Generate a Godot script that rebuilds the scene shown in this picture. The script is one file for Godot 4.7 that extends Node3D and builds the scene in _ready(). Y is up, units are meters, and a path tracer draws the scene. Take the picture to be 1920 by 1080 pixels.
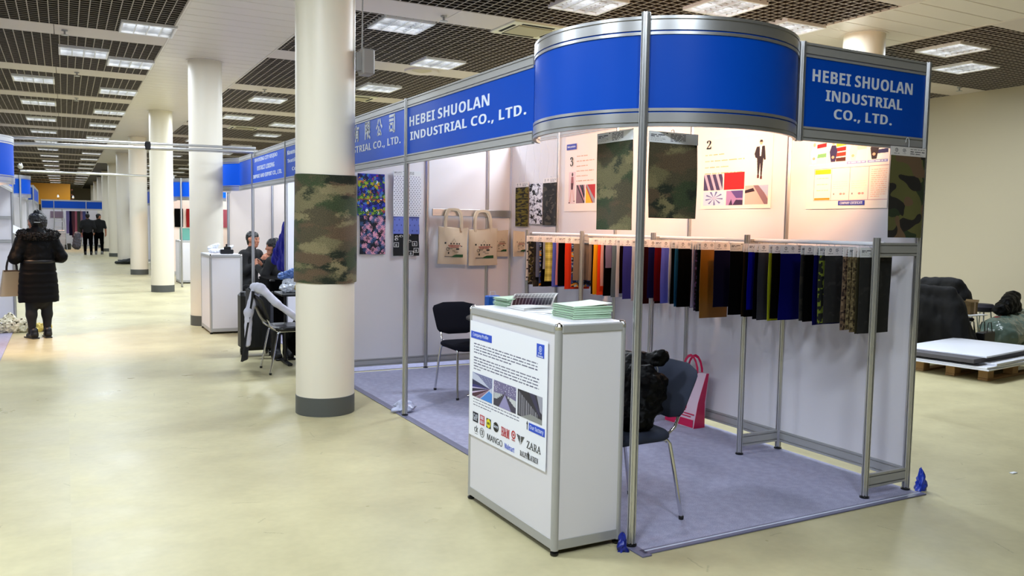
extends Node3D
# An exhibition hall with modular booths. x: right of the aisle, -z: down the aisle, metres.
const XF := 2.354   # front line of the right-hand row of booths
const XB := 4.354   # their back wall
const Z0 := -3.1135 # near end of the nearest booth
const TOP := 2.49   # height of the booth frames
const CEIL := 3.82
var M := {}
var T := {}
var cache := {}
var used := {}
var rng := RandomNumberGenerator.new()

func _ready() -> void:
	rng.seed = 20240611
	camera_and_light()
	textures()
	materials()
	hall()
	lamps()
	main_booth()
	swatch_rack()
	counter_and_brochures()
	booth_things()
	column_things()
	right_row()
	left_row()
	far_end()
	people()
	storage_corner()

func camera_and_light() -> void:
	var cam := Camera3D.new()
	cam.name = "camera"
	var yaw := deg_to_rad(28.389)
	var pitch := deg_to_rad(-4.233)
	var roll := deg_to_rad(0.986)
	var fw := Vector3(sin(yaw) * cos(pitch), sin(pitch), -cos(yaw) * cos(pitch))
	var r0 := Vector3(cos(yaw), 0, sin(yaw))
	var u0 := r0.cross(fw)
	var r := r0 * cos(roll) + u0 * sin(roll)
	var u := u0 * cos(roll) - r0 * sin(roll)
	cam.transform = Transform3D(Basis(r, u, -fw), Vector3(0, 1.517, 0))
	cam.fov = rad_to_deg(2.0 * atan(540.0 / 1553.0))
	cam.near = 0.05
	cam.far = 300.0
	add_child(cam)
	cam.current = true
	var we := WorldEnvironment.new()
	we.name = "hall_environment"
	var e := Environment.new()
	e.background_mode = Environment.BG_COLOR
	e.background_color = Color(0.5, 0.5, 0.5)
	e.tonemap_mode = Environment.TONE_MAPPER_LINEAR
	e.tonemap_exposure = 1.0
	e.sdfgi_enabled = true
	e.ssao_enabled = true
	e.ssil_enabled = true
	we.environment = e
	add_child(we)

# ------------------------------------------------------------------ mesh building
class MB:
	var v := PackedVector3Array()
	var n := PackedVector3Array()
	var t := PackedVector2Array()
	var ix := PackedInt32Array()
	var xf := Transform3D.IDENTITY

	func at(x := 0.0, y := 0.0, z := 0.0, b := Basis.IDENTITY) -> MB:
		xf = Transform3D(b, Vector3(x, y, z))
		return self

	func face(p: Array, out: Vector3, uvs: Array = []) -> void:
		var q := []
		for a in p: q.append(xf * a)
		var o := xf.basis * out
		var c: Vector3 = Vector3.ZERO
		for i in q.size():
			c += (q[i] as Vector3).cross(q[(i + 1) % q.size()])
		var uu := uvs.duplicate()
		if c.dot(o) < 0:
			q.reverse(); uu.reverse(); c = -c
		c = c.normalized()
		var s := v.size()
		for i in q.size():
			v.append(q[i]); n.append(c)
			t.append(uu[i] if uu.size() else Vector2.ZERO)
		for i in range(1, q.size() - 1):
			ix.append_array(PackedInt32Array([s, s + i + 1, s + i]))

	func box(c: Vector3, s: Vector3, bev := 0.0) -> MB:
		var h := s * 0.5
		bev = minf(bev, minf(h.x, minf(h.y, h.z)) * 0.49)
		var ax := [Vector3.RIGHT, Vector3.UP, Vector3.BACK]
		for i in 3:
			var a: Vector3 = ax[i]
			var b: Vector3 = ax[(i + 1) % 3]
			var d: Vector3 = ax[(i + 2) % 3]
			var hb: float = h[(i + 1) % 3] - bev
			var hd: float = h[(i + 2) % 3] - bev
			for sg in [-1.0, 1.0]:
				var m: Vector3 = c + a * (h[i] * sg)
				face([m + b * hb + d * hd, m - b * hb + d * hd, m - b * hb - d * hd, m + b * hb - d * hd], a * sg, [Vector2(1, 0), Vector2(0, 0), Vector2(0, 1), Vector2(1, 1)])
		if bev > 0.0:
			for i in 3:
				var a: Vector3 = ax[i]
				var b: Vector3 = ax[(i + 1) % 3]
				var d: Vector3 = ax[(i + 2) % 3]
				var ha: float = h[i] - bev
				var hb: float = h[(i + 1) % 3]
				var hd: float = h[(i + 2) % 3]
				for sb in [-1.0, 1.0]:
					for sd in [-1.0, 1.0]:
						var p1: Vector3 = c + b * (hb * sb) + d * ((hd - bev) * sd)
						var p2: Vector3 = c + b * ((hb - bev) * sb) + d * (hd * sd)
						face([p1 + a * ha, p1 - a * ha, p2 - a * ha, p2 + a * ha], b * sb + d * sd)
			for sx in [-1.0, 1.0]:
				for sy in [-1.0, 1.0]:
					for sz in [-1.0, 1.0]:
						var sv := Vector3(sx, sy, sz)
						var k := h - Vector3.ONE * bev
						face([c + sv * Vector3(h.x, k.y, k.z), c + sv * Vector3(k.x, h.y, k.z), c + sv * Vector3(k.x, k.y, h.z)], sv)
		return self

	func prism(pts: PackedVector2Array, z0: float, z1: float) -> MB:
		var p := pts.duplicate()
		if Geometry2D.is_polygon_clockwise(p): p.reverse()
		var k := p.size()
		for i in k:
			var a := p[i]
			var b := p[(i + 1) % k]
			var o := Vector3(b.y - a.y, a.x - b.x, 0)
			face([Vector3(a.x, a.y, z0), Vector3(b.x, b.y, z0), Vector3(b.x, b.y, z1), Vector3(a.x, a.y, z1)], o)
		var tri := Geometry2D.triangulate_polygon(p)
		for i in range(0, tri.size(), 3):
			var a := p[tri[i]]
			var b := p[tri[i + 1]]
			var c := p[tri[i + 2]]
			face([Vector3(a.x, a.y, z1), Vector3(b.x, b.y, z1), Vector3(c.x, c.y, z1)], Vector3.BACK)
			face([Vector3(a.x, a.y, z0), Vector3(b.x, b.y, z0), Vector3(c.x, c.y, z0)], Vector3.FORWARD)
		return self

	# rows of points; smooth. Rows run up, columns run counter-clockwise seen from outside (or flip).
	func patch(rows: Array, closed := false, flip := false, u1 := 1.0, v1 := 1.0) -> MB:
		var R := rows.size()
		var C: int = rows[0].size()
		var s := v.size()
		for i in R:
			for j in C:
				var p: Vector3 = rows[i][j]
				var jn := (j + 1) % C if closed else mini(j + 1, C - 1)
				var jp := (j - 1 + C) % C if closed else maxi(j - 1, 0)
				var dj: Vector3 = rows[i][jn] - rows[i][jp]
				var di: Vector3 = rows[mini(i + 1, R - 1)][j] - rows[maxi(i - 1, 0)][j]
				if di.length_squared() < 1e-14: di = Vector3.UP
				if dj.length_squared() < 1e-14:
					var alt := 1 if i == 0 else R - 2
					dj = rows[alt][jn] - rows[alt][jp]
				var nn := dj.cross(di).normalized()
				if flip: nn = -nn
				v.append(xf * p); n.append((xf.basis * nn).normalized())
				t.append(Vector2(u1 * j / float(C if closed else C - 1), v1 * (1.0 - i / float(R - 1))))
		var last := C if closed else C - 1
		for i in R - 1:
			for j in last:
				var a := s + i * C + j
				var b := s + i * C + (j + 1) % C
				var c := s + (i + 1) * C + (j + 1) % C
				var d := s + (i + 1) * C + j
				if flip: ix.append_array(PackedInt32Array([a, b, c, a, c, d]))
				else: ix.append_array(PackedInt32Array([a, c, b, a, d, c]))
		return self

	func fan(ring: PackedVector3Array, out: Vector3) -> void:
		var c := Vector3.ZERO
		for p in ring: c += p
		c /= ring.size()
		for j in ring.size():
			face([c, ring[j], ring[(j + 1) % ring.size()]], out)

	# a closed tube of rings, bottom to top, each counter-clockwise seen from above
	func loft(rings: Array, cap0 := true, cap1 := true, flip := false) -> MB:
		patch(rings, true, flip)
		var k := rings.size()
		var up := Vector3.ZERO
		for j in rings[0].size(): up += rings[k - 1][j] - rings[0][j]
		if cap0: fan(rings[0], -up)
		if cap1: fan(rings[k - 1], up)
		return self

	func lathe(prof: Array, seg := 32, cap0 := true, cap1 := true) -> MB:
		var rows := []
		for p in prof:
			var ring := PackedVector3Array()
			for j in seg:
				var a := -TAU * j / seg
				ring.append(Vector3(cos(a) * p.x, p.y, sin(a) * p.x))
			rows.append(ring)
		# each band on its own keeps the edges crisp
		for i in rows.size() - 1:
			patch([rows[i], rows[i + 1]], true)
		if cap0 and prof[0].x > 0.0: fan(rows[0], Vector3.DOWN)
		if cap1 and prof[-1].x > 0.0: fan(rows[-1], Vector3.UP)
		return self

	func tube(path: Array, r, seg := 8, closed := false) -> MB:
		var k := path.size()
		var rows := []
		var side := Vector3.ZERO
		for i in k:
			var d: Vector3
			if closed: d = path[(i + 1) % k] - path[(i - 1 + k) % k]
			else: d = path[mini(i + 1, k - 1)] - path[maxi(i - 1, 0)]
			d = d.normalized()
			if side == Vector3.ZERO:
				side = d.cross(Vector3.UP if absf(d.y) < 0.9 else Vector3.RIGHT).normalized()
			side = (side - d * side.dot(d)).normalized()
			var up := side.cross(d)
			var rr: float = r[i] if r is Array else r
			var ring := PackedVector3Array()
			for j in seg:
				var a := TAU * j / seg
				ring.append(path[i] + side * (cos(a) * rr) + up * (sin(a) * rr))
			rows.append(ring)
		if closed: rows.append(rows[0])
		patch(rows, true, true)
		if not closed:
			fan(rows[0], path[0] - path[1])
			fan(rows[-1], path[-1] - path[-2])
		return self

	# a cloth or paper of real thickness from a grid of points
	func sheet(rows: Array, th := 0.002, u1 := 1.0, v1 := 1.0) -> MB:
		var R := rows.size()
		var C: int = rows[0].size()
		var fr := []
		var bk := []
		for i in R:
			var a := PackedVector3Array()
			var b := PackedVector3Array()
			for j in C:
				var dj: Vector3 = rows[i][mini(j + 1, C - 1)] - rows[i][maxi(j - 1, 0)]
				var di: Vector3 = rows[mini(i + 1, R - 1)][j] - rows[maxi(i - 1, 0)][j]
				var nn := dj.cross(di).normalized()
				a.append(rows[i][j] + nn * th * 0.5)
				b.append(rows[i][j] - nn * th * 0.5)
			fr.append(a); bk.append(b)
		patch(fr, false, false, u1, v1)
		patch(bk, false, true, u1, v1)
		for i in R - 1:
			var o1: Vector3 = fr[i][0] - fr[i][1]
			face([fr[i][0], fr[i + 1][0], bk[i + 1][0], bk[i][0]], o1)
			face([fr[i][C - 1], fr[i + 1][C - 1], bk[i + 1][C - 1], bk[i][C - 1]], fr[i][C - 1] - fr[i][C - 2])
		for j in C - 1:
			face([fr[0][j], fr[0][j + 1], bk[0][j + 1], bk[0][j]], fr[0][j] - fr[1][j])
			face([fr[R - 1][j], fr[R - 1][j + 1], bk[R - 1][j + 1], bk[R - 1][j]], fr[R - 1][j] - fr[R - 2][j])
		return self

	# a section (dr, y) swept round an upright axis at (cx, cz)
	func arc(poly: PackedVector2Array, cx: float, cz: float, r: float, a0: float, a1: float, seg: int) -> MB:
		var k := poly.size()
		for e in k:
			var p := poly[e]
			var q := poly[(e + 1) % k]
			var r0 := PackedVector3Array()
			var r1 := PackedVector3Array()
			for i in seg + 1:
				var a := deg_to_rad(lerpf(a0, a1, i / float(seg)))
				r0.append(Vector3(cx + cos(a) * (r + p.x), p.y, cz + sin(a) * (r + p.x)))
				r1.append(Vector3(cx + cos(a) * (r + q.x), q.y, cz + sin(a) * (r + q.x)))
			var want := (q - p).orthogonal() # outward of a clockwise section in (dr, y)
			var am := deg_to_rad((a0 + a1) * 0.5)
			var out := Vector3(cos(am) * want.x, want.y, sin(am) * want.x)
			var m := seg / 2
			var nn := (r0[m + 1] - r0[m]).cross(r1[m] - r0[m])
			patch([r0, r1], false, nn.dot(out) < 0)
		return self

	func mesh() -> ArrayMesh:
		var a := []
		a.resize(Mesh.ARRAY_MAX)
		a[Mesh.ARRAY_VERTEX] = v
		a[Mesh.ARRAY_NORMAL] = n
		a[Mesh.ARRAY_TEX_UV] = t
		a[Mesh.ARRAY_INDEX] = ix
		var m := ArrayMesh.new()
		m.add_surface_from_arrays(Mesh.PRIMITIVE_TRIANGLES, a)
		return m

# ------------------------------------------------------------------ nodes
func numbered(called: String) -> String:
	used[called] = used.get(called, -1) + 1
	return called if used[called] == 0 else "%s_%03d" % [called, used[called]]

func obj(called: String, m, mat: Material, parent: Node = null, pos := Vector3.ZERO) -> MeshInstance3D:
	var o := MeshInstance3D.new()
	o.mesh = m.mesh() if m is MB else m
	o.material_override = mat
	o.position = pos
	if parent == null:
		o.name = numbered(called)
		add_child(o)
	else:
		o.name = called
		parent.add_child(o, true)
	return o

func tag(o: Node, label: String, category: String, group := "") -> Node:
	o.set_meta("label", label)
	o.set_meta("category", category)
	if group != "": o.set_meta("group", group)
	return o

func thing(called: String, label: String, category: String, pos := Vector3.ZERO, turn := 0.0, group := "") -> Node3D:
	var o := Node3D.new()
	o.name = numbered(called)
	add_child(o)
	o.position = pos
	o.rotation.y = turn
	tag(o, label, category, group)
	return o

func struct(o: Node, label := "") -> Node:
	o.set_meta("kind", "structure")
	if label != "": o.set_meta("label", label)
	return o

func copy(src: Node3D, label: String, pos: Vector3, turn := 0.0) -> Node3D:
	var base := String(src.name)
	var k := base.rfind("_")
	if k > 0 and base.substr(k + 1).is_valid_int(): base = base.substr(0, k)
	var c: Node3D = src.duplicate()
	c.name = numbered(base)
	add_child(c)
	c.position = pos
	c.rotation.y = turn
	if label != "": c.set_meta("label", label)
	return c

# flat cut-out letters standing proud of a board; x across, y up, z out of the board
func letters(parent: Node, called: String, text: String, w: float, h: float, pos: Vector3, b: Basis, mat: Material, font := "Droid Sans", bold := true, depth := 0.002) -> MeshInstance3D:
	var tm := TextMesh.new()
	var f := SystemFont.new()
	f.font_names = PackedStringArray([font])
	f.font_weight = 700 if bold else 400
	tm.font = f
	tm.font_size = 48
	tm.pixel_size = 0.01
	tm.depth = 0.02
	tm.curve_step = 1.5
	tm.text = text
	var bb := tm.get_aabb()
	var o := MeshInstance3D.new()
	o.mesh = tm
	o.material_override = mat
	o.name = called
	parent.add_child(o, true)
	var sx := w / maxf(bb.size.x, 0.001)
	var sy := h / maxf(bb.size.y, 0.001)
	var sz := depth / 0.02
	o.transform = Transform3D(Basis(b.x * sx, b.y * sy, b.z * sz), pos - b.x * sx * bb.get_center().x - b.y * sy * bb.get_center().y)
	return o

const FRONT := Basis(Vector3(0, 0, 1), Vector3(0, 1, 0), Vector3(-1, 0, 0)) # facing the aisle (-x)
const SIDE := Basis(Vector3(1, 0, 0), Vector3(0, 1, 0), Vector3(0, 0, 1))   # facing +z

# ------------------------------------------------------------------ textures
func noise(freq: float, oct := 3, sd := 1, kind := FastNoiseLite.TYPE_SIMPLEX_SMOOTH) -> FastNoiseLite:
	var f := FastNoiseLite.new()
	f.noise_type = kind
	f.seed = sd
	f.frequency = freq
	f.fractal_octaves = oct
	f.fractal_type = FastNoiseLite.FRACTAL_FBM if oct > 1 else FastNoiseLite.FRACTAL_NONE
	return f

func tex(im: Image) -> ImageTexture:
	return ImageTexture.create_from_image(im)

func canvas(w: int, h: int, c: Color) -> Image:
	var im := Image.create_empty(w, h, false, Image.FORMAT_RGB8)
	im.fill(c)
	return im

func poly(im: Image, pts: Array, c: Color) -> void:
	var y0 := 1e9
	var y1 := -1e9
	for p in pts:
		y0 = minf(y0, p.y); y1 = maxf(y1, p.y)
	for y in range(maxi(0, int(y0)), mini(im.get_height() - 1, int(y1)) + 1):
		var xs := []
		var yy := y + 0.5
		for i in pts.size():
			var a: Vector2 = pts[i]
			var b: Vector2 = pts[(i + 1) % pts.size()]
			if (a.y <= yy) != (b.y <= yy): xs.append(a.x + (yy - a.y) / (b.y - a.y) * (b.x - a.x))
		xs.sort()
		for i in range(0, xs.size() - 1, 2):
			var x0 := clampi(int(round(xs[i])), 0, im.get_width())
			var x1 := clampi(int(round(xs[i + 1])), 0, im.get_width())
			if x1 > x0: im.fill_rect(Rect2i(x0, y, x1 - x0, 1), c)

func disc(im: Image, c: Vector2, rx: float, ry: float, col: Color) -> void:
	var p := []
	for i in 20: p.append(c + Vector2(cos(TAU * i / 20) * rx, sin(TAU * i / 20) * ry))
	poly(im, p, col)

# rows of unreadable small print
func print_rows(im: Image, x0: int, y0: int, x1: int, rows: int, step: int, th: int, c: Color, last := 0.5) -> void:
	for r in rows:
		var x := x0
		var end := x1 if r < rows - 1 else int(lerpf(x0, x1, last))
		while x < end:
			var w := mini(rng.randi_range(th * 2, th * 9), end - x)
			var k := c.lightened(rng.randf() * 0.25)
			im.fill_rect(Rect2i(x, y0 + r * step, w, th), k)
			if w > th * 3: im.fill_rect(Rect2i(x + rng.randi_range(0, w - th), y0 + r * step - 1, th, 1), k)
			x += w + th + 1

# layered blots: each layer is [colour, noise frequency, threshold, stretch x, seed, octaves]
func camo(w: int, h: int, base: Color, layers: Array, grain := 0.0, soft := 0.0) -> ImageTexture:
	var im := canvas(w, h, base)
	var ns := []
	for l in layers: ns.append(noise(l[1], l[5], l[4]))
	var g := noise(0.35, 2, 77)
	for y in h:
		for x in w:
			var c := base
			for k in layers.size():
				var q: float = (ns[k] as FastNoiseLite).get_noise_2d(x * layers[k][3], y) - layers[k][2]
				if soft > 0.0: c = c.lerp(layers[k][0], smoothstep(-soft, soft, q + 0.35 * g.get_noise_2d(x * 0.25, y * 0.5) * soft * 3.0))
				elif q > 0.0: c = layers[k][0]
			if grain > 0.0:
				var d := g.get_noise_2d(x, y) * grain
				c = Color(c.r + d, c.g + d, c.b + d * 0.8)
			im.set_pixel(x, y, c)
	return tex(im)

func digital(w: int, h: int, base: Color, layers: Array) -> ImageTexture:
	var im := canvas(w, h, base)
	for l in layers:
		var ns := noise(l[1], 2, l[4])
		for y in range(0, h, 4):
			for x in range(0, w, 4):
				if ns.get_noise_2d(x, y * 1.6) > l[2]: im.fill_rect(Rect2i(x, y, 4, 4), l[0])
	return tex(im)

func textures() -> void:
	# worn concrete: cloudy, with scuffs
	var im := canvas(1024, 1024, Color.WHITE)
	var a := noise(0.004, 5, 3)
	var b := noise(0.02, 4, 9)
	var c := noise(0.09, 3, 5)
	for y in 1024:
		for x in 1024:
			var k := a.get_noise_2d(x, y) * 0.05 + b.get_noise_2d(x * 0.7, y) * 0.03 + c.get_noise_2d(x, y) * 0.015
			im.set_pixel(x, y, Color(0.715 + k, 0.68 + k, 0.535 + k * 0.8))
	for i in 150:
		var p := Vector2(rng.randf() * 1024, rng.randf() * 1024)
		var ang := rng.randf() * TAU
		var l := rng.randf_range(3, 26)
		var d := Vector2(cos(ang), sin(ang))
		for s in int(l):
			var q := p + d * s
			if q.x >= 0 and q.y >= 0 and q.x < 1024 and q.y < 1024:
				im.set_pixelv(Vector2i(q), im.get_pixelv(Vector2i(q)).darkened(0.12))
	T.floor = tex(im)
	im = canvas(512, 512, Color.WHITE)
	for y in 512:
		for x in 512:
			var k := clampf(0.36 + a.get_noise_2d(x * 2, y * 2) * 0.12 + b.get_noise_2d(x * 2, y * 2) * 0.06, 0.05, 1.0)
			im.set_pixel(x, y, Color(k, k, k))
	T.floor_rough = tex(im)
	# needle-felt carpet
	im = canvas(512, 512, Color.WHITE)
	var f1 := noise(0.3, 2, 11)
	var f2 := noise(0.02, 3, 12)
	for y in 512:
		for x in 512:
			var k := f1.get_noise_2d(x, y) * 0.16 + f2.get_noise_2d(x, y) * 0.04 + (rng.randf() - 0.5) * 0.05
			im.set_pixel(x, y, Color(0.60 + k, 0.60 + k, 0.70 + k))
	T.carpet = tex(im)
	# fabrics
	T.camo_forest = camo(320, 400, Color(0.30, 0.27, 0.19), [[Color(0.20, 0.25, 0.14), 0.005, 0.06, 0.7, 4, 5], [Color(0.44, 0.41, 0.29), 0.006, 0.16, 0.6, 8, 6], [Color(0.10, 0.13, 0.07), 0.0055, 0.24, 0.7, 15, 5], [Color(0.36, 0.29, 0.21), 0.009, 0.24, 0.35, 21, 5], [Color(0.50, 0.46, 0.33), 0.008, 0.34, 0.5, 27, 6]], 0.16, 0.10)
	T.camo_wood = camo(192, 320, Color(0.36, 0.35, 0.18), [[Color(0.14, 0.19, 0.08), 0.0075, 0.12, 0.6, 31, 2], [Color(0.09, 0.07, 0.05), 0.008, 0.18, 0.6, 35, 2], [Color(0.40, 0.31, 0.22), 0.008, 0.42, 0.7, 38, 1]])
	T.camo_night = camo(128, 192, Color(0.028, 0.027, 0.026), [[Color(0.12, 0.115, 0.11), 0.02, 0.22, 0.6, 41, 3], [Color(0.02, 0.02, 0.02), 0.02, 0.2, 0.8, 45, 2], [Color(0.06, 0.055, 0.04), 0.03, 0.3, 0.7, 47, 2]])
	T.camo_wall = camo(96, 224, Color(0.085, 0.08, 0.075), [[Color(0.27, 0.24, 0.21), 0.03, 0.12, 0.8, 48, 2], [Color(0.03, 0.03, 0.03), 0.03, 0.15, 0.8, 49, 2]])
	T.camo_brown = camo(128, 192, Color(0.09, 0.08, 0.07), [[Color(0.17, 0.15, 0.12), 0.025, 0.12, 0.8, 51, 2], [Color(0.06, 0.05, 0.05), 0.022, 0.18, 0.7, 52, 2]])
	T.camo_tiger = camo(96, 256, Color(0.43, 0.39, 0.10), [[Color(0.08, 0.08, 0.03), 0.05, 0.02, 0.35, 61, 2], [Color(0.26, 0.25, 0.07), 0.05, 0.3, 0.3, 62, 2]])
	T.camo_snow = camo(128, 256, Color(0.86, 0.86, 0.9), [[Color(0.04, 0.04, 0.06), 0.025, 0.16, 0.8, 71, 2], [Color(0.6, 0.6, 0.66), 0.05, 0.38, 0.8, 72, 1]])
	T.digital_brown = digital(128, 192, Color(0.42, 0.33, 0.25), [[Color(0.20, 0.14, 0.11), 0.04, 0.05, 1.0, 81], [Color(0.55, 0.46, 0.36), 0.05, 0.25, 1.0, 82]])
	T.digital_tan = digital(128, 192, Color(0.44, 0.38, 0.25), [[Color(0.25, 0.20, 0.12), 0.05, 0.08, 1.0, 83], [Color(0.58, 0.51, 0.36), 0.05, 0.25, 1.0, 84]])
	T.green_camo = digital(128, 192, Color(0.05, 0.07, 0.05), [[Color(0.52, 0.58, 0.16), 0.03, 0.12, 1.0, 85]])
	# flowers in blue, green and gold
	im = canvas(192, 256, Color(0.10, 0.12, 0.50))
	var cols := [Color(0.16, 0.18, 0.68), Color(0.10, 0.35, 0.20), Color(0.55, 0.68, 0.14), Color(0.80, 0.58, 0.10), Color(0.25, 0.45, 0.75), Color(0.55, 0.14, 0.30), Color(0.85, 0.9, 0.95), Color(0.06, 0.08, 0.28)]
	for i in 330:
		var p := Vector2(rng.randf() * 192, rng.randf() * 256)
		var band := int(p.y / 42.0) % 2
		var cc: Color = cols[rng.randi_range(0, 7)] if rng.randf() < 0.35 else (cols[[0, 4, 7][rng.randi_range(0, 2)]] if band == 0 else cols[[1, 2, 3, 1][rng.randi_range(0, 3)]])
		var pet := rng.randi_range(4, 6)
		for k in pet: disc(im, p + Vector2(cos(TAU * k / pet), sin(TAU * k / pet)) * 6.0, 4.4, 4.4, cc)
	for x in range(0, 192, 3): disc(im, Vector2(x, 158 + sin(x * 0.2) * 3), 2, 2.5, Color(0.6, 0.1, 0.25))
	T.floral = tex(im)
	# palms on pink
	im = canvas(192, 256, Color(0.07, 0.07, 0.13))
	for i in 60:
		var q := Vector2(rng.randf() * 192, rng.randf() * 256)
		poly(im, [q, q + Vector2(18, -14), q + Vector2(36, 2), q + Vector2(26, 24), q + Vector2(6, 22)], Color(0.86, 0.60, 0.70))
	for i in 46:
		var p := Vector2((i % 4) * 54 + (i / 4 % 2) * 27 + rng.randf() * 16, (i / 4) * 24 + rng.randf() * 12)
		var cc: Color = [Color(0.16, 0.29, 0.47), Color(0.06, 0.07, 0.13), Color(0.20, 0.36, 0.55)][i % 3]
		for k in 9:
			var an := TAU * k / 9 + rng.randf() * 0.3
			var d := Vector2(cos(an), sin(an))
			var w := d.orthogonal() * 2.6
			poly(im, [p, p + d * 10 + w, p + d * 25, p + d * 10 - w], cc)
	T.palms = tex(im)
	im = canvas(192, 256, Color(0.87, 0.87, 0.90))
	for y in range(6, 256, 12):
		for x in range(4 + (y / 12 % 2) * 9, 192, 19):
			im.fill_rect(Rect2i(x, y, 9, 2), Color(0.35, 0.35, 0.42))
			im.fill_rect(Rect2i(x + 3, y - 2, 4, 5), Color(0.28, 0.28, 0.35))
	T.sprigs = tex(im)
	im = canvas(128, 64, Color(0.42, 0.48, 0.80))
	for i in 18: disc(im, Vector2((i % 6) * 22 + (i / 6 % 2) * 11 + 6, (i / 6) * 20 + 12), 2.2, 3, Color(0.22, 0.27, 0.52))
	T.lilac_dots = tex(im)
	im = canvas(192, 160, Color(0.05, 0.05, 0.06))
	for i in 11:
		var p := Vector2i(rng.randi_range(0, 160), rng.randi_range(0, 130))
		if i % 3 == 0:
			im.fill_rect(Rect2i(p, Vector2i(38, 34)), Color(0.82, 0.82, 0.82))
			im.fill_rect(Rect2i(p + Vector2i(4, 4), Vector2i(30, 26)), Color(0.1, 0.1, 0.11))
			disc(im, Vector2(p) + Vector2(18, 19), 7, 9, Color(0.7, 0.7, 0.7))
		else:
			disc(im, Vector2(p) + Vector2(12, 10), 14, 9, Color(0.78, 0.78, 0.78))
			disc(im, Vector2(p) + Vector2(14, 12), 6, 6, Color(0.12, 0.12, 0.13))
	T.pictures = tex(im)
	im = canvas(96, 128, Color(0.78, 0.75, 0.35))
	for y in 128:
		for x in 96:
			var k := 0.0
			if x % 24 < 9: k -= 0.13
			if y % 26 < 9: k -= 0.11
			if x % 24 == 16 or y % 26 == 18: k += 0.16
			im.set_pixel(x, y, Color(0.80 + k, 0.78 + k, 0.38 + k * 0.7))
	T.plaid = tex(im)
	im = canvas(64, 128, Color(0.80, 0.80, 0.82))
	for i in 45: disc(im, Vector2((i % 5) * 13 + (i / 5 % 2) * 6 + 3, (i / 5) * 14 + 6), 2.5, 2.5, Color(0.07, 0.07, 0.08))
	T.dots = tex(im)
	T.dark_print = camo(64, 128, Color(0.05, 0.05, 0.05), [[Color(0.55, 0.53, 0.46), 0.09, 0.33, 1.0, 91, 1], [Color(0.25, 0.24, 0.10), 0.08, 0.3, 1.0, 92, 1]])
	T.blue_print = camo(64, 128, Color(0.05, 0.06, 0.12), [[Color(0.10, 0.20, 0.50), 0.05, 0.05, 1.0, 93, 1], [Color(0.75, 0.50, 0.12), 0.05, 0.4, 1.0, 94, 1], [Color(0.55, 0.65, 0.7), 0.09, 0.42, 1.0, 95, 1]])
	T.purple_print = camo(64, 128, Color(0.14, 0.06, 0.16), [[Color(0.45, 0.3, 0.5), 0.12, 0.3, 1.0, 96, 1]])
	# woven cloth relief, repeats over small areas
	im = canvas(64, 64, Color.WHITE)
	for y in 64:
		for x in 64:
			var k := 0.5 + 0.25 * sin(x * TAU / 4.0) * (1 if (y / 2) % 2 == 0 else -1) + rng.randf() * 0.1
			im.set_pixel(x, y, Color(k, k, k))
	T.weave = tex(im)
	# header card of the samples
	im = canvas(256, 56, Color(0.90, 0.88, 0.88))
	disc(im, Vector2(40, 22), 11, 12, Color(0.25, 0.25, 0.28))
	disc(im, Vector2(40, 22), 8, 9, Color(0.90, 0.88, 0.88))
	im.fill_rect(Rect2i(36, 16, 9, 3), Color(0.25, 0.25, 0.28))
	im.fill_rect(Rect2i(39, 16, 3, 14), Color(0.25, 0.25, 0.28))
	print_rows(im, 22, 42, 62, 1, 6, 3, Color(0.25, 0.25, 0.28), 1.0)
	for k in 6: poly(im, [Vector2(96, 22), Vector2(96 + cos(k * 1.05) * 15, 22 + sin(k * 1.05) * 15), Vector2(96 + cos(k * 1.05 + 0.5) * 12, 22 + sin(k * 1.05 + 0.5) * 12)], Color(0.35, 0.35, 0.38))
	print_rows(im, 84, 42, 110, 1, 6, 2, Color(0.45, 0.45, 0.48), 1.0)
	print_rows(im, 140, 10, 245, 1, 10, 4, Color(0.3, 0.3, 0.32), 1.0)
	print_rows(im, 140, 24, 245, 1, 10, 6, Color(0.22, 0.22, 0.24), 1.0)
	print_rows(im, 140, 38, 220, 1, 10, 5, Color(0.22, 0.22, 0.24), 1.0)
	print_rows(im, 140, 48, 240, 1, 10, 2, Color(0.5, 0.5, 0.52), 1.0)
	T.card = tex(im)
	im = canvas(256, 56, Color(0.86, 0.87, 0.88))
	print_rows(im, 8, 14, 80, 2, 8, 5, Color(0.25, 0.25, 0.28), 0.7)
	print_rows(im, 8, 32, 84, 3, 6, 2, Color(0.5, 0.5, 0.52), 0.8)
	print_rows(im, 110, 8, 190, 6, 7, 4, Color(0.35, 0.35, 0.38), 0.6)
	im.fill_rect(Rect2i(88, 4, 7, 5), Color(0.1, 0.1, 0.1))
	T.card_back = tex(im)
	# posters
	poster_pictures()

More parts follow.
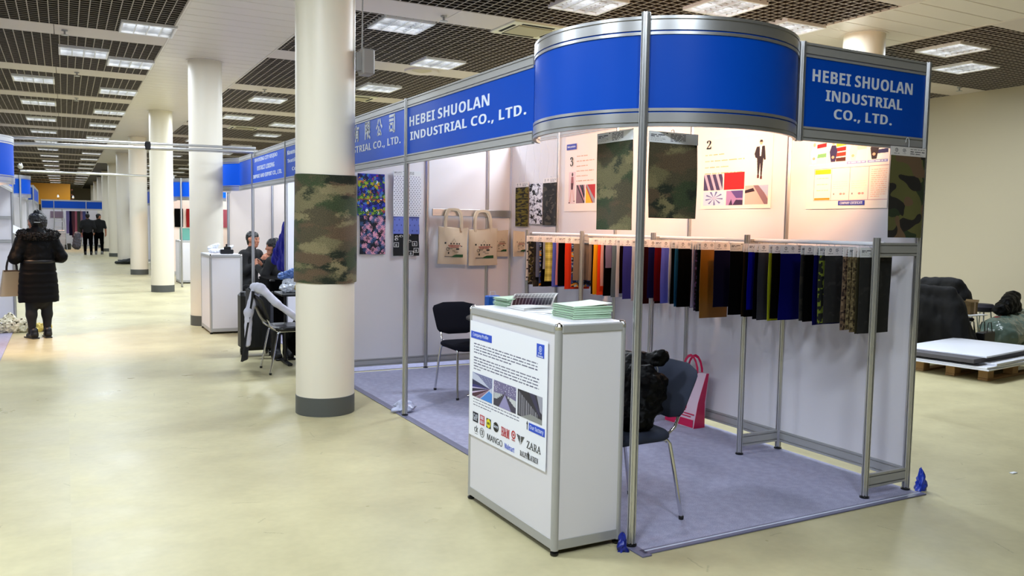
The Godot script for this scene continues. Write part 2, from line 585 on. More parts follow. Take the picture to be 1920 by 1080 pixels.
func poster_pictures() -> void:
	# three pictures of a dye works, spinning hall and loom
	var im := canvas(128, 80, Color(0.75, 0.77, 0.86))
	var vp := Vector2(116, 36)
	var ray := func(y0: float, y1: float, col: Color): poly(im, [Vector2(0, y0), vp, Vector2(0, y1)], col)
	poly(im, [Vector2(0, 0), Vector2(128, 0), Vector2(128, 30), vp, Vector2(40, 6)], Color(0.45, 0.46, 0.62))
	for k in 14: disc(im, Vector2(60 + k * 5, 6 + (k % 4) * 5), 1.6, 1.2, Color(0.9, 0.92, 0.98))
	ray.call(24.0, 40.0, Color(0.12, 0.13, 0.30)); ray.call(40.0, 50.0, Color(0.16, 0.16, 0.46)); ray.call(50.0, 55.0, Color(0.75, 0.72, 0.86)); ray.call(55.0, 66.0, Color(0.10, 0.08, 0.22)); ray.call(66.0, 72.0, Color(0.80, 0.74, 0.86)); ray.call(72.0, 90.0, Color(0.26, 0.09, 0.20))
	poly(im, [Vector2(0, 92), vp, Vector2(50, 80), Vector2(30, 80)], Color(0.55, 0.4, 0.5))
	poly(im, [Vector2(55, 80), Vector2(110, 44), Vector2(128, 50), Vector2(128, 80)], Color(0.25, 0.52, 0.86))
	T.works_a = tex(im)
	im = canvas(128, 80, Color(0.45, 0.42, 0.58))
	for k in 60: disc(im, Vector2(rng.randf() * 128, rng.randf() * 32), 1.8, 1.2, Color(0.85, 0.84, 0.92))
	poly(im, [Vector2(66, 34), Vector2(0, 44), Vector2(0, 80), Vector2(30, 80)], Color(0.20, 0.19, 0.27))
	poly(im, [Vector2(66, 34), Vector2(128, 46), Vector2(128, 80), Vector2(104, 80)], Color(0.24, 0.22, 0.31))
	poly(im, [Vector2(66, 34), Vector2(34, 80), Vector2(100, 80)], Color(0.58, 0.56, 0.74))
	for k in 4:
		var s := 0.35 + k * 0.22
		poly(im, [Vector2(66 - 62 * s, 34 + 4 * s), Vector2(66 - 42 * s, 34 + 6 * s), Vector2(66 - 42 * s, 34 + 22 * s), Vector2(66 - 62 * s, 34 + 24 * s)], Color(0.72, 0.74, 0.76))
		poly(im, [Vector2(66 + 46 * s, 34 + 6 * s), Vector2(66 + 66 * s, 34 + 8 * s), Vector2(66 + 66 * s, 34 + 30 * s), Vector2(66 + 46 * s, 34 + 24 * s)], Color(0.78, 0.79, 0.80))
	im.fill_rect(Rect2i(64, 26, 4, 6), Color(0.05, 0.05, 0.1))
	T.works_b = tex(im)
	im = canvas(128, 80, Color(0.14, 0.13, 0.19))
	for k in 26: im.fill_rect(Rect2i(4 + k * 4, 4 + k * 2, 1 + k % 2, 70 - k), Color(0.45 + 0.4 * (k % 3) / 2.0, 0.45 + 0.4 * (k % 3) / 2.0, 0.5 + 0.4 * (k % 3) / 2.0))
	poly(im, [Vector2(60, 0), Vector2(90, 0), Vector2(124, 60), Vector2(112, 56)], Color(0.20, 0.19, 0.32))
	poly(im, [Vector2(100, 0), Vector2(128, 0), Vector2(128, 50), Vector2(118, 44)], Color(0.62, 0.62, 0.68))
	poly(im, [Vector2(20, 80), Vector2(70, 62), Vector2(128, 66), Vector2(128, 80)], Color(0.55, 0.56, 0.56))
	T.works_c = tex(im)
	# company profile sheet: only the small print
	im = canvas(512, 448, Color(0.93, 0.94, 0.97))
	var ink := Color(0.30, 0.31, 0.42)
	print_rows(im, 30, 84, 455, 4, 11, 4, ink, 0.62)
	print_rows(im, 30, 137, 465, 5, 11, 4, ink, 0.12)
	print_rows(im, 30, 300, 350, 3, 11, 3, ink, 0.42)
	T.profile = tex(im)
	# "3": women's wear poster
	im = canvas(384, 400, Color(0.93, 0.89, 0.87))
	for k in 6: print_rows(im, 120, 108 + k * 26, 230 + (k % 2) * 60, 1, 8, 5, Color(0.80, 0.62, 0.52), 1.0)
	im.fill_rect(Rect2i(44, 190, 68, 170), Color(0.90, 0.79, 0.80))
	disc(im, Vector2(80, 204), 8, 10, Color(0.28, 0.18, 0.16))
	poly(im, [Vector2(70, 216), Vector2(90, 216), Vector2(94, 250), Vector2(88, 284), Vector2(68, 284), Vector2(66, 250)], Color(0.62, 0.36, 0.38))
	poly(im, [Vector2(68, 250), Vector2(90, 250), Vector2(88, 284), Vector2(68, 284)], Color(0.30, 0.12, 0.14))
	poly(im, [Vector2(68, 284), Vector2(76, 284), Vector2(66, 352), Vector2(50, 356)], Color(0.86, 0.68, 0.64))
	poly(im, [Vector2(80, 284), Vector2(88, 284), Vector2(104, 344), Vector2(98, 348)], Color(0.86, 0.68, 0.64))
	im.fill_rect(Rect2i(46, 352, 14, 5), Color(0.2, 0.1, 0.1)); im.fill_rect(Rect2i(98, 344, 10, 5), Color(0.2, 0.1, 0.1))
	im.fill_rect(Rect2i(124, 262, 84, 96), Color(0.55, 0.42, 0.46))
	for k in 5: poly(im, [Vector2(124 + k * 18, 262), Vector2(134 + k * 18, 262), Vector2(208, 352 - k * 20), Vector2(200, 358 - k * 12)], [Color(0.12, 0.10, 0.14), Color(0.80, 0.55, 0.6), Color(0.15, 0.12, 0.2)][k % 3])
	im.fill_rect(Rect2i(218, 262, 90, 96), Color(0.72, 0.16, 0.16))
	poly(im, [Vector2(218, 262), Vector2(232, 262), Vector2(308, 340), Vector2(308, 358), Vector2(290, 358)], Color(0.62, 0.60, 0.62))
	poly(im, [Vector2(218, 276), Vector2(218, 358), Vector2(282, 358)], Color(0.90, 0.72, 0.10))
	im.fill_rect(Rect2i(330, 130, 54, 110), Color(0.75, 0.45, 0.30))
	T.poster_women = tex(im)
	# "2": suits poster
	im = canvas(448, 400, Color(0.93, 0.89, 0.86))
	for k in 4: print_rows(im, 20, 84 + k * 36, [150, 280, 180, 270][k], 1, 8, 6, Color(0.78, 0.64, 0.50), 1.0)
	im.fill_rect(Rect2i(16, 200, 130, 92), Color(0.26, 0.22, 0.36))
	for k in 4: poly(im, [Vector2(16 + k * 40, 200), Vector2(34 + k * 40, 200), Vector2(66 + k * 40, 292), Vector2(50 + k * 40, 292)], Color(0.75, 0.66, 0.76))
	im.fill_rect(Rect2i(146, 200, 8, 92), Color(0.93, 0.89, 0.86))
	im.fill_rect(Rect2i(154, 196, 130, 96), Color(0.80, 0.10, 0.08))
	im.fill_rect(Rect2i(284, 196, 40, 96), Color(0.93, 0.89, 0.86))
	im.fill_rect(Rect2i(16, 300, 146, 80), Color(0.80, 0.80, 0.90))
	for k in 9:
		var an := TAU * k / 9
		poly(im, [Vector2(90, 338), Vector2(90 + cos(an) * 60, 338 + sin(an) * 40), Vector2(90 + cos(an + 0.22) * 60, 338 + sin(an + 0.22) * 40)], Color(0.36, 0.40, 0.62))
	im.fill_rect(Rect2i(162, 300, 10, 80), Color(0.93, 0.89, 0.86))
	im.fill_rect(Rect2i(172, 298, 106, 82), Color(0.62, 0.48, 0.68))
	poly(im, [Vector2(200, 298), Vector2(236, 340), Vector2(278, 340), Vector2(278, 298)], Color(0.34, 0.26, 0.52))
	poly(im, [Vector2(190, 380), Vector2(205, 345), Vector2(215, 380), Vector2(235, 350), Vector2(278, 352), Vector2(278, 380)], Color(0.22, 0.14, 0.28))
	im.fill_rect(Rect2i(290, 274, 140, 104), Color(0.80, 0.68, 0.66))
	poly(im, [Vector2(290, 300), Vector2(340, 288), Vector2(350, 306), Vector2(290, 316)], Color(0.18, 0.10, 0.12))
	poly(im, [Vector2(340, 274), Vector2(380, 274), Vector2(430, 350), Vector2(430, 378), Vector2(410, 378)], Color(0.52, 0.40, 0.44))
	poly(im, [Vector2(370, 274), Vector2(430, 274), Vector2(430, 340)], Color(0.66, 0.70, 0.82))
	var suit := Color(0.16, 0.11, 0.12)
	disc(im, Vector2(378, 44), 9, 13, Color(0.86, 0.66, 0.56)); poly(im, [Vector2(368, 42), Vector2(372, 30), Vector2(384, 30), Vector2(389, 42)], Color(0.2, 0.14, 0.12))
	poly(im, [Vector2(352, 66), Vector2(400, 64), Vector2(408, 138), Vector2(398, 140), Vector2(394, 128), Vector2(356, 128), Vector2(346, 124), Vector2(340, 104)], suit)
	poly(im, [Vector2(370, 62), Vector2(384, 62), Vector2(380, 118), Vector2(372, 118)], Color(0.92, 0.9, 0.9))
	poly(im, [Vector2(356, 126), Vector2(394, 126), Vector2(388, 226), Vector2(380, 226), Vector2(376, 150), Vector2(370, 218), Vector2(362, 218)], suit)
	im.fill_rect(Rect2i(360, 218, 12, 18), Color(0.3, 0.1, 0.08)); im.fill_rect(Rect2i(378, 226, 12, 16), Color(0.3, 0.1, 0.08))
	T.poster_suits = tex(im)
	# certificates poster
	im = canvas(512, 400, Color(0.94, 0.91, 0.88))
	var px := [6, 132, 258, 384]
	for k in 4:
		var x: int = px[k]
		im.fill_rect(Rect2i(x, 24, 118, 130), Color(0.92, 0.88, 0.86))
		var bolts: Array = [[Color(0.70, 0.12, 0.14), Color(0.92, 0.9, 0.9), Color(0.45, 0.68, 0.45)], [Color(0.70, 0.76, 0.14), Color(0.62, 0.12, 0.12), Color(0.82, 0.20, 0.12), Color(0.30, 0.14, 0.10)], [Color(0.90, 0.74, 0.64), Color(0.93, 0.82, 0.72)], [Color(0.85, 0.74, 0.80), Color(0.16, 0.08, 0.16), Color(0.14, 0.14, 0.34), Color(0.9, 0.88, 0.92)]][k]
		for j in bolts.size(): poly(im, [Vector2(x + 56, 34 + j * 28), Vector2(x + 118, 28 + j * 29), Vector2(x + 118, 50 + j * 29), Vector2(x + 56, 56 + j * 27)], bolts[j])
		var coat: Color = [Color(0.93, 0.93, 0.95), Color(0.20, 0.17, 0.32), Color(0.92, 0.86, 0.80), Color(0.13, 0.09, 0.12)][k]
		disc(im, Vector2(x + 38, 34), 8, 11, Color(0.85, 0.66, 0.56))
		poly(im, [Vector2(x + 26, 46), Vector2(x + 52, 46), Vector2(x + 64, 80), Vector2(x + 58, 110), Vector2(x + 52, 138), Vector2(x + 24, 138), Vector2(x + 18, 108), Vector2(x + 14, 80)], coat)
		disc(im, Vector2(x + 36, 112), 9, 8, Color(0.86, 0.64, 0.52))
		im.fill_rect(Rect2i(x, 142, 118, 14), Color(0.52, 0.56, 0.80) if k > 1 else Color(0.78, 0.8, 0.88))
		print_rows(im, x + 8, 146, x + 110, 1, 8, 5, Color(0.86, 0.88, 0.94), 1.0)
	im.fill_rect(Rect2i(50, 172, 460, 3), Color(0.70, 0.55, 0.60))
	im.fill_rect(Rect2i(50, 352, 460, 3), Color(0.70, 0.55, 0.60))
	for k in 4:
		var x := 50 + k * 115
		im.fill_rect(Rect2i(x, 172, 3, 182), Color(0.70, 0.55, 0.60))
		if k == 0:
			im.fill_rect(Rect2i(x + 6, 178, 104, 26), Color(0.95, 0.74, 0.10)); im.fill_rect(Rect2i(x + 6, 338, 104, 12), Color(0.93, 0.56, 0.14))
			for j in 3: print_rows(im, x + 20, 226 + j * 34, x + 96, 1, 8, 3, Color(0.90, 0.80, 0.45), 1.0)
		elif k == 3:
			print_rows(im, x + 16, 192, x + 108, 14, 11, 3, Color(0.90, 0.68, 0.58), 0.6)
		else:
			disc(im, Vector2(x + 20, 318), 4, 5, Color(0.45, 0.40, 0.44)); disc(im, Vector2(x + 64, 318), 9, 6, Color(0.82, 0.55, 0.55)); disc(im, Vector2(x + 84, 318), 8, 6, Color(0.82, 0.6, 0.6))
			print_rows(im, x + 14, 250, x + 104, 4, 12, 2, Color(0.90, 0.84, 0.72), 0.7)
	T.poster_certs = tex(im)

# ------------------------------------------------------------------ materials
func sm(c: Color, rough := 0.6, metal := 0.0) -> StandardMaterial3D:
	var m := StandardMaterial3D.new()
	m.albedo_color = c
	m.roughness = rough
	m.metallic = metal
	return m

func printed(t: Texture2D, rough := 0.6, cloth := false) -> StandardMaterial3D:
	var m := sm(Color.WHITE, rough)
	m.albedo_texture = t
	if cloth:
		m.rim_enabled = true
		m.rim = 0.06
	return m

func fabric(c: Color, rough := 0.9) -> StandardMaterial3D:
	var key := "fab" + c.to_html()
	if not M.has(key):
		var m := sm(c, rough)
		m.metallic_specular = 0.12 if c.get_luminance() < 0.15 else 0.35
		m.rim_enabled = true
		m.rim = 0.06
		m.heightmap_enabled = true
		m.heightmap_texture = T.weave
		m.heightmap_scale = 0.05
		m.uv1_triplanar = true
		m.uv1_scale = Vector3.ONE * 12.0
		M[key] = m
	return M[key]

func materials() -> void:
	var m := printed(T.floor, 1.0)
	m.uv1_triplanar = true
	m.uv1_world_triplanar = true
	m.uv1_scale = Vector3.ONE * 0.16
	m.roughness_texture = T.floor_rough
	m.roughness = 1.0
	m.metallic_specular = 0.26
	M.floor = m
	m = printed(T.carpet, 0.95)
	m.uv1_triplanar = true
	m.uv1_world_triplanar = true
	m.uv1_scale = Vector3.ONE * 1.4
	m.heightmap_enabled = true
	m.heightmap_texture = T.carpet
	m.heightmap_scale = 0.3
	M.carpet = m
	M.tape = sm(Color(0.42, 0.42, 0.52), 0.35)
	M.film = sm(Color(0.80, 0.82, 0.90), 0.15)
	M.alu = sm(Color(0.80, 0.80, 0.80), 0.30, 0.85)
	M.alu_soft = sm(Color(0.70, 0.70, 0.70), 0.45, 0.4)
	M.chrome = sm(Color(0.85, 0.85, 0.86), 0.12, 1.0)
	M.white_panel = sm(Color(0.86, 0.85, 0.87), 0.42)
	M.cream_panel = sm(Color(0.88, 0.83, 0.79), 0.45)
	M.blue = sm(Color(0.0, 0.28, 0.72), 0.42)
	M.blue.metallic_specular = 0.3
	M.blue_light = sm(Color(0.02, 0.32, 0.82), 0.42)
	M.blue_light.metallic_specular = 0.3
	M.letter = sm(Color(0.86, 0.89, 0.95), 0.6)
	M.column = sm(Color(0.92, 0.89, 0.82), 0.42)
	M.column_base = sm(Color(0.33, 0.34, 0.33), 0.5)
	M.wall = sm(Color(0.73, 0.69, 0.59), 0.7)
	M.wall_low = sm(Color(0.75, 0.72, 0.65), 0.65)
	M.plank = sm(Color(0.84, 0.81, 0.77), 0.35)
	M.band = sm(Color(0.80, 0.76, 0.73), 0.5)
	M.grid = sm(Color(0.20, 0.18, 0.16), 0.6)  # dark tone paints the shade of the open cells onto the blade sides
	M.grid_edge = sm(Color(0.62, 0.58, 0.54), 0.5)  # paler lower edges, kept out of the shade painted on the sides
	M.void = sm(Color(0.05, 0.045, 0.04), 0.9)
	M.lamp_frame = sm(Color(0.92, 0.92, 0.92), 0.4)
	M.louvre = sm(Color(0.88, 0.89, 0.9), 0.3, 0.3)
	m = sm(Color(0.95, 0.95, 0.95), 0.5)
	m.emission_enabled = true
	m.emission = Color(0.95, 0.97, 1.0)
	m.emission_energy_multiplier = 3.2
	M.glow = m
	m = sm(Color(1, 0.95, 0.85), 0.5)
	m.emission_enabled = true
	m.emission = Color(1.0, 0.86, 0.66)
	m.emission_energy_multiplier = 3.0
	M.warm_glow = m
	M.black_plastic = sm(Color(0.03, 0.03, 0.035), 0.4)
	M.grey_plastic = sm(Color(0.55, 0.54, 0.53), 0.5)
	M.upholstery = fabric(Color(0.10, 0.10, 0.13))
	M.upholstery_blue = fabric(Color(0.17, 0.19, 0.25))
	M.puffer = sm(Color(0.010, 0.010, 0.014), 0.55)
	M.puffer.metallic_specular = 0.25
	M.paper = sm(Color(0.90, 0.91, 0.93), 0.6)
	M.gap = sm(Color(0.02, 0.02, 0.02), 0.9)
	M.green_cover = sm(Color(0.50, 0.72, 0.58), 0.35)
	M.pages = sm(Color(0.80, 0.80, 0.79), 0.8)
	M.canvas = fabric(Color(0.78, 0.72, 0.63))
	M.pine = sm(Color(0.62, 0.48, 0.30), 0.75)
	M.skin = sm(Color(0.72, 0.48, 0.37), 0.55)
	M.hair = sm(Color(0.018, 0.014, 0.013), 0.45)
	M.black_cloth = fabric(Color(0.016, 0.016, 0.018))
	m = sm(Color(0.9, 0.93, 0.98, 0.35), 0.3)
	m.transparency = BaseMaterial3D.TRANSPARENCY_ALPHA
	M.clear_wrap = m

# ------------------------------------------------------------------ hall shell
func hall() -> void:
	var f := MB.new().box(Vector3(1.0, -0.1, -31), Vector3(25, 0.2, 80.4))
	struct(obj("floor", f, M.floor), "polished beige concrete floor of the exhibition hall")
	var slab := Node3D.new()
	slab.name = "ceiling"
	add_child(slab)
	struct(slab, "dark open-cell grid ceiling crossed by pale bands and white plank strips")
	obj("slab", MB.new().box(Vector3(1.0, 4.5, -31), Vector3(25, 0.2, 80.4)), M.void, slab)
	# walls
	struct(obj("wall_right", MB.new().box(Vector3(13.15, 2.2, -31), Vector3(0.2, 4.4, 80)), M.wall), "plain cream wall on the right of the hall")
	struct(obj("wall_left", MB.new().box(Vector3(-11.2, 2.2, -31), Vector3(0.2, 4.4, 80)), M.wall), "left wall of the hall")
	struct(obj("wall_front", MB.new().box(Vector3(1, 2.2, 9.05), Vector3(24.4, 4.4, 0.2)), M.wall), "wall behind the camera")
	struct(obj("wall_back", MB.new().box(Vector3(1, 2.2, -71), Vector3(24.4, 4.4, 0.2)), M.wall), "far end wall of the hall")
	# plank strips over the column rows
	for cx in [-4.53, 1.87, 8.27]:
		var hw := 0.65 if cx < 5 else 0.7
		var pm := MB.new().box(Vector3.ZERO, Vector3(hw * 2, 0.03, 0.290), 0.004).mesh()
		var z := 8.7
		var near: bool = cx > 0
		while z > -38.0:
			if not (z > -2.0 and near) and (near or z < -6.0):
				obj("plank", pm, M.plank, slab, Vector3(cx, CEIL + 0.015, z))
			z -= 0.3
		obj("plank_strip", MB.new().box(Vector3(cx, CEIL + 0.04, -31), Vector3(hw * 2, 0.02, 79.8)), M.grid, slab)
		var lip := MB.new()
		for s in [-1.0, 1.0]: lip.box(Vector3(cx + s * (hw + 0.012), CEIL + 0.03, -31), Vector3(0.024, 0.07, 79.8), 0.003)
		obj("edge_trim", lip, M.plank, slab)
	# bands and cell grids between them
	var lanes := [[-11.1, -5.2], [-3.86, 1.2], [2.54, 7.55], [8.99, 13.05]]
	for L in lanes:
		var x0: float = L[0]
		var x1: float = L[1]
		for k in range(-4, 20):
			var zc := -8.57 - 3.15 * k
			if zc > 8.0 or zc < -69: continue
			# a band is a row of pale panels with open joints
			var cells := 4 if zc > -30 else 1
			var w := (x1 - x0) / cells
			for c in cells:
				obj("band_panel", MB.new().box(Vector3(x0 + w * (c + 0.5), CEIL + 0.012, zc), Vector3(w - 0.006, 0.03, 0.59), 0.003), M.band, slab)
			# the grid of the bay that follows
			var za := zc - 0.3
			var zb := zc - 2.85
			if x0 < -5.0 and zc > -8: continue
			if zb < -69: continue
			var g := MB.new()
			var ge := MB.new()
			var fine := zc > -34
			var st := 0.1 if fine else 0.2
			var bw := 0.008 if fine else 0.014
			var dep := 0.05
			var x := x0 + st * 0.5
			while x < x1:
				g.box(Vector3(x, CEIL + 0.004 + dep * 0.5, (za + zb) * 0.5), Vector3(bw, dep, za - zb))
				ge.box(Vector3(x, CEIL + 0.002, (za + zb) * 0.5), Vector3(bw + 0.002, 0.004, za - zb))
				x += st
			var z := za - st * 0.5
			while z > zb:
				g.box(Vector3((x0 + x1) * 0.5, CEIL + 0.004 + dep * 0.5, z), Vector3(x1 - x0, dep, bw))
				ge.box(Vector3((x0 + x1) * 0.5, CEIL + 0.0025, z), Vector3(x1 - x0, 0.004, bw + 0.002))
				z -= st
			var gr := obj("cell_grid", g, M.grid, slab)  # blade sides coloured as if in shade
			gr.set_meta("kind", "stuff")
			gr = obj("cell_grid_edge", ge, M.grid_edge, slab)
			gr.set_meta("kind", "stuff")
	# columns
	var cm := MB.new().lathe([Vector2(0.231, 0.145), Vector2(0.231, CEIL)], 48, false, false).mesh()
	var bm := MB.new().lathe([Vector2(0.234, 0.0), Vector2(0.234, 0.145), Vector2(0.229, 0.149)], 48, false, true).mesh()
	var rm := MB.new().lathe([Vector2(0.26, CEIL - 0.006), Vector2(0.26, CEIL + 0.002), Vector2(0.22, CEIL + 0.002)], 48, true, false).mesh()
	var names := ["nearest round white column, wrapped in a camouflage cloth", "second round white column, behind the far white counter", "third round column down the aisle, slim in view", "fourth round column down the aisle", "fifth round column, with a dark bag at its foot", "sixth round column, beside the two walking men", "seventh round column down the aisle", "eighth round column down the aisle", "ninth round column down the aisle", "last column of the row beside the aisle"]
	for k in 10:
		var o := thing("column", names[k], "column", Vector3(1.835, 0, -6.55 - 6.3 * k), 0.0, "round columns along the aisle")
		obj("shaft", cm, M.column, o)
		obj("base_band", bm, M.column_base, o)
		obj("ceiling_ring", rm, M.plank, o)
	var right := thing("column", "round cream column whose top shows above the right-hand sign", "column", Vector3(8.27, 0, -6.75))
	obj("shaft", cm, M.column, right); obj("base_band", bm, M.column_base, right); obj("ceiling_ring", rm, M.plank, right)

# ------------------------------------------------------------------ ceiling lamps and fittings
func lamps() -> void:
	var frame := MB.new()
	for s in [-1.0, 1.0]:
		frame.box(Vector3(s * 0.292, 0.0, 0), Vector3(0.024, 0.05, 0.608), 0.004)
		frame.box(Vector3(0, 0.0, s * 0.292), Vector3(0.56, 0.05, 0.024), 0.004)
	var fm := frame.mesh()
	var lv := MB.new()
	for i in range(1, 4):
		lv.box(Vector3(-0.28 + i * 0.14, 0.0, 0), Vector3(0.010, 0.045, 0.56))
	var lvm := lv.mesh()
	var cr := MB.new()
	for i in range(1, 7):
		cr.box(Vector3(0, 0.004, -0.28 + i * 0.08), Vector3(0.56, 0.035, 0.004))
	var crm := cr.mesh()
	var dm := MB.new().box(Vector3(0, 0.03, 0), Vector3(0.575, 0.008, 0.575)).mesh()
	var spots := []
	for p in [[0.93, -11.04, 0], [0.28, -13.03, 0], [0.9, -13.56, 0], [-0.4, -15.98, 0], [0.9, -16.65, 0], [-0.4, -19.1, 0], [0.9, -19.9, 0], [-0.42, -22.2, 0], [0.88, -22.7, 0],
			[3.46, -9.2, 1], [4.71, -11.04, 1], [4.71, -13.56, 1], [4.78, -7.3, 1], [6.01, -6.63, 1], [7.26, -6.99, 1], [3.4, -16.05, 1], [3.4, -19.1, 1], [4.6, -19.9, 1], [4.75, -22.5, 1], [6.2, -12.6, 1], [6.2, -16.3, 1],
			[9.77, -6.66, 2], [10.96, -7.27, 2], [10.2, -10.5, 2], [11.2, -13.5, 2], [10.0, -17.0, 2]]: spots.append(p)
	var said := ["nearest ceiling lamp over the aisle, against the plank strip", "ceiling lamp of the second bay over the aisle, left one", "ceiling lamp of the second bay over the aisle, against the plank strip", "ceiling lamp of the third bay over the aisle, left one", "ceiling lamp of the third bay over the aisle, against the plank strip", "ceiling lamp of the fourth bay over the aisle, left one", "ceiling lamp of the fourth bay over the aisle, against the plank strip", "ceiling lamp of the fifth bay over the aisle, left one", "ceiling lamp of the fifth bay over the aisle, against the plank strip",
		"pinkish-lit ceiling lamp just right of the wrapped column's top", "ceiling lamp above the lettered front fascia, behind the first pale band", "ceiling lamp over the middle front post, smaller and farther back", "large ceiling lamp at the top edge, left of the front corner post", "large ceiling lamp at the top edge, right of the front corner post", "ceiling lamp mostly hidden by the right end of the curved fascia", "ceiling lamp seen left of the wrapped column, nearer one", "ceiling lamp seen left of the wrapped column, farther one", "small ceiling lamp over the lettered fascia of the third booth", "ceiling lamp low above the third booth's fascia", "ceiling lamp over the back of the second booth, hidden by fascias", "ceiling lamp over the back of the third booth, hidden by fascias",
		"upper of the two ceiling lamps in the bay right of the right-hand sign", "lower of the two ceiling lamps in the bay right of the right-hand sign", "ceiling lamp in the right bay hidden behind the right-hand sign", "ceiling lamp deep in the right bay, hidden by the booth", "ceiling lamp farthest back in the right bay"]
	var ords := ["sixth", "seventh", "eighth", "ninth", "tenth", "eleventh", "twelfth", "thirteenth", "fourteenth", "fifteenth", "sixteenth", "seventeenth"]
	for k in range(5, 17):
		for lane in [[-0.43, 0.88, "over the aisle"], [3.4, 4.72, "over the right-hand booths"]]:
			spots.append([lane[0], -9.6 - 3.15 * k, 3]); said.append("small distant ceiling lamp of the %s bay %s, left one" % [ords[k - 5], lane[2]])
			spots.append([lane[1], -10.5 - 3.15 * k, 3]); said.append("small distant ceiling lamp of the %s bay %s, right one" % [ords[k - 5], lane[2]])
	for k in range(0, 5):
		spots.append([-2.9, -10.1 - 6.3 * k, 4]); said.append("ceiling lamp over the left booths, %s from the camera" % ["first", "second", "third", "fourth", "fifth"][k])
	for p in [[0.2, -4.4, "added unseen ceiling lamp overhead in front of the counter"], [0.2, -1.3, "added unseen ceiling lamp overhead above the camera"], [1.5, -0.1, "unseen ceiling lamp added right of the camera to light the counter side"], [-2.4, -6.9, "added ceiling lamp high on the left, beyond the picture edge"], [-2.4, -2.8, "added unseen ceiling lamp high on the left, level with the camera"]]:  # unseen lamps added to brighten the near floor and the counter
		spots.append([p[0], p[1], 5]); said.append(p[2])
	var power := [0.53, 1.25, 0.48, 0.28, 0.5, 1.15]
	for i in spots.size():
		var p = spots[i]
		var o := thing("ceiling_lamp", said[i], "ceiling lamp", Vector3(p[0], CEIL - 0.004, p[1]), 0.0, "square louvred lamps in the %s" % ["aisle ceiling", "ceiling over the booths", "right bay", "far ceiling", "left bay", "near ceiling, added for light"][p[2]])
		obj("frame", fm, M.lamp_frame, o)
		obj("diffuser", dm, M.glow, o)
		if p[1] > -32.0:
			obj("louvre", lvm, M.louvre, o)
			obj("cross_louvre", crm, M.louvre, o)
		var l := AreaLight3D.new()
		l.name = "lamp_light"
		o.add_child(l, true)
		l.area_size = Vector2(0.55, 0.55)
		l.area_normalize_energy = true
		l.light_color = Color(0.91, 0.955, 1.0)
		l.light_energy = LAMP * power[p[2]]
		l.shadow_enabled = true
		l.set("area_range", 60.0)
		l.position = Vector3(0, -0.03, 0)
		l.rotation.x = -PI / 2
	# air-conditioning cassettes set into the bands
	for p in [[4.8, -8.6, 0], [4.7, -14.85, 1], [3.9, -21.15, 2]]:
		var o := thing("air_conditioner", ["square ceiling cassette vent left of the curved blue sign", "ceiling cassette vent behind the wrapped column", "small ceiling cassette vent far down the right side"][p[2]], "air vent", Vector3(p[0], CEIL - 0.03, p[1]), 0.0)
		var c := MB.new()
		c.box(Vector3(0, 0.02, 0), Vector3(0.68, 0.03, 0.62), 0.008)
		obj("casing", c, sm(Color(0.86, 0.85, 0.76), 0.45), o)
		obj("grille", MB.new().box(Vector3(0, -0.002, 0), Vector3(0.44, 0.012, 0.38), 0.004), sm(Color(0.66, 0.63, 0.52), 0.5), o)
		for s in [-1.0, 1.0]:
			obj("slot", MB.new().box(Vector3(0, 0.003, s * 0.245), Vector3(0.42, 0.008, 0.035)), M.gap, o)
			obj("slot", MB.new().box(Vector3(s * 0.275, 0.003, 0), Vector3(0.035, 0.008, 0.36)), M.gap, o)
	var rd := thing("round_vent", "round ceiling diffuser in the pale band above the blue fascia", "air vent", Vector3(4.74, CEIL, -11.72))
	obj("rim", MB.new().lathe([Vector2(0.16, -0.004), Vector2(0.25, -0.03), Vector2(0.26, -0.01), Vector2(0.26, 0.0)], 40, false, false), M.band, rd)
	obj("cone", MB.new().lathe([Vector2(0.0, -0.03), Vector2(0.06, -0.03), Vector2(0.15, -0.006)], 40, false, false), M.wall, rd)
	# sprinklers
	var sp := MB.new().lathe([Vector2(0.035, 0.0), Vector2(0.035, -0.012), Vector2(0.012, -0.016), Vector2(0.012, -0.05), Vector2(0.045, -0.054), Vector2(0.045, -0.060), Vector2(0.0, -0.062)], 16, false, false).mesh()
	for p in [[0.05, -11.7, "ceiling sprinkler in the first pale band over the aisle"], [0.22, -14.9, "ceiling sprinkler in the second pale band over the aisle"], [0.25, -18.0, "ceiling sprinkler in the third pale band over the aisle"], [3.72, -8.57, "ceiling sprinkler in the pale band left of the cassette vent"], [3.1, -14.87, "ceiling sprinkler in the pale band left of the wrapped column"], [12.4, -8.3, "ceiling sprinkler near the cream right wall"]]:
		tag(obj("sprinkler", sp, M.alu_soft, null, Vector3(p[0], CEIL - 0.004, p[1])), p[2], "sprinkler", "small ceiling sprinklers")
const LAMP := 8.6

# ------------------------------------------------------------------ modular booth parts
func post_mesh(h: float) -> ArrayMesh:
	var key := "post%.3f" % h
	if not cache.has(key):
		var p := PackedVector2Array()
		for i in 8:
			var a := TAU * i / 8
			var o := Vector2(cos(a), sin(a))
			var s := Vector2(-o.y, o.x)
			for q in [[-0.0083, 0.02], [-0.0034, 0.02], [-0.0034, 0.0105], [0.0034, 0.0105], [0.0034, 0.02]]:
				p.append(o * q[1] + s * q[0])
		var mb := MB.new()
		mb.xf = Transform3D(Basis(Vector3.RIGHT, Vector3(0, 0, -1), Vector3.UP), Vector3.ZERO)
		mb.prism(p, 0.0, h)
		cache[key] = mb.mesh()
	return cache[key]

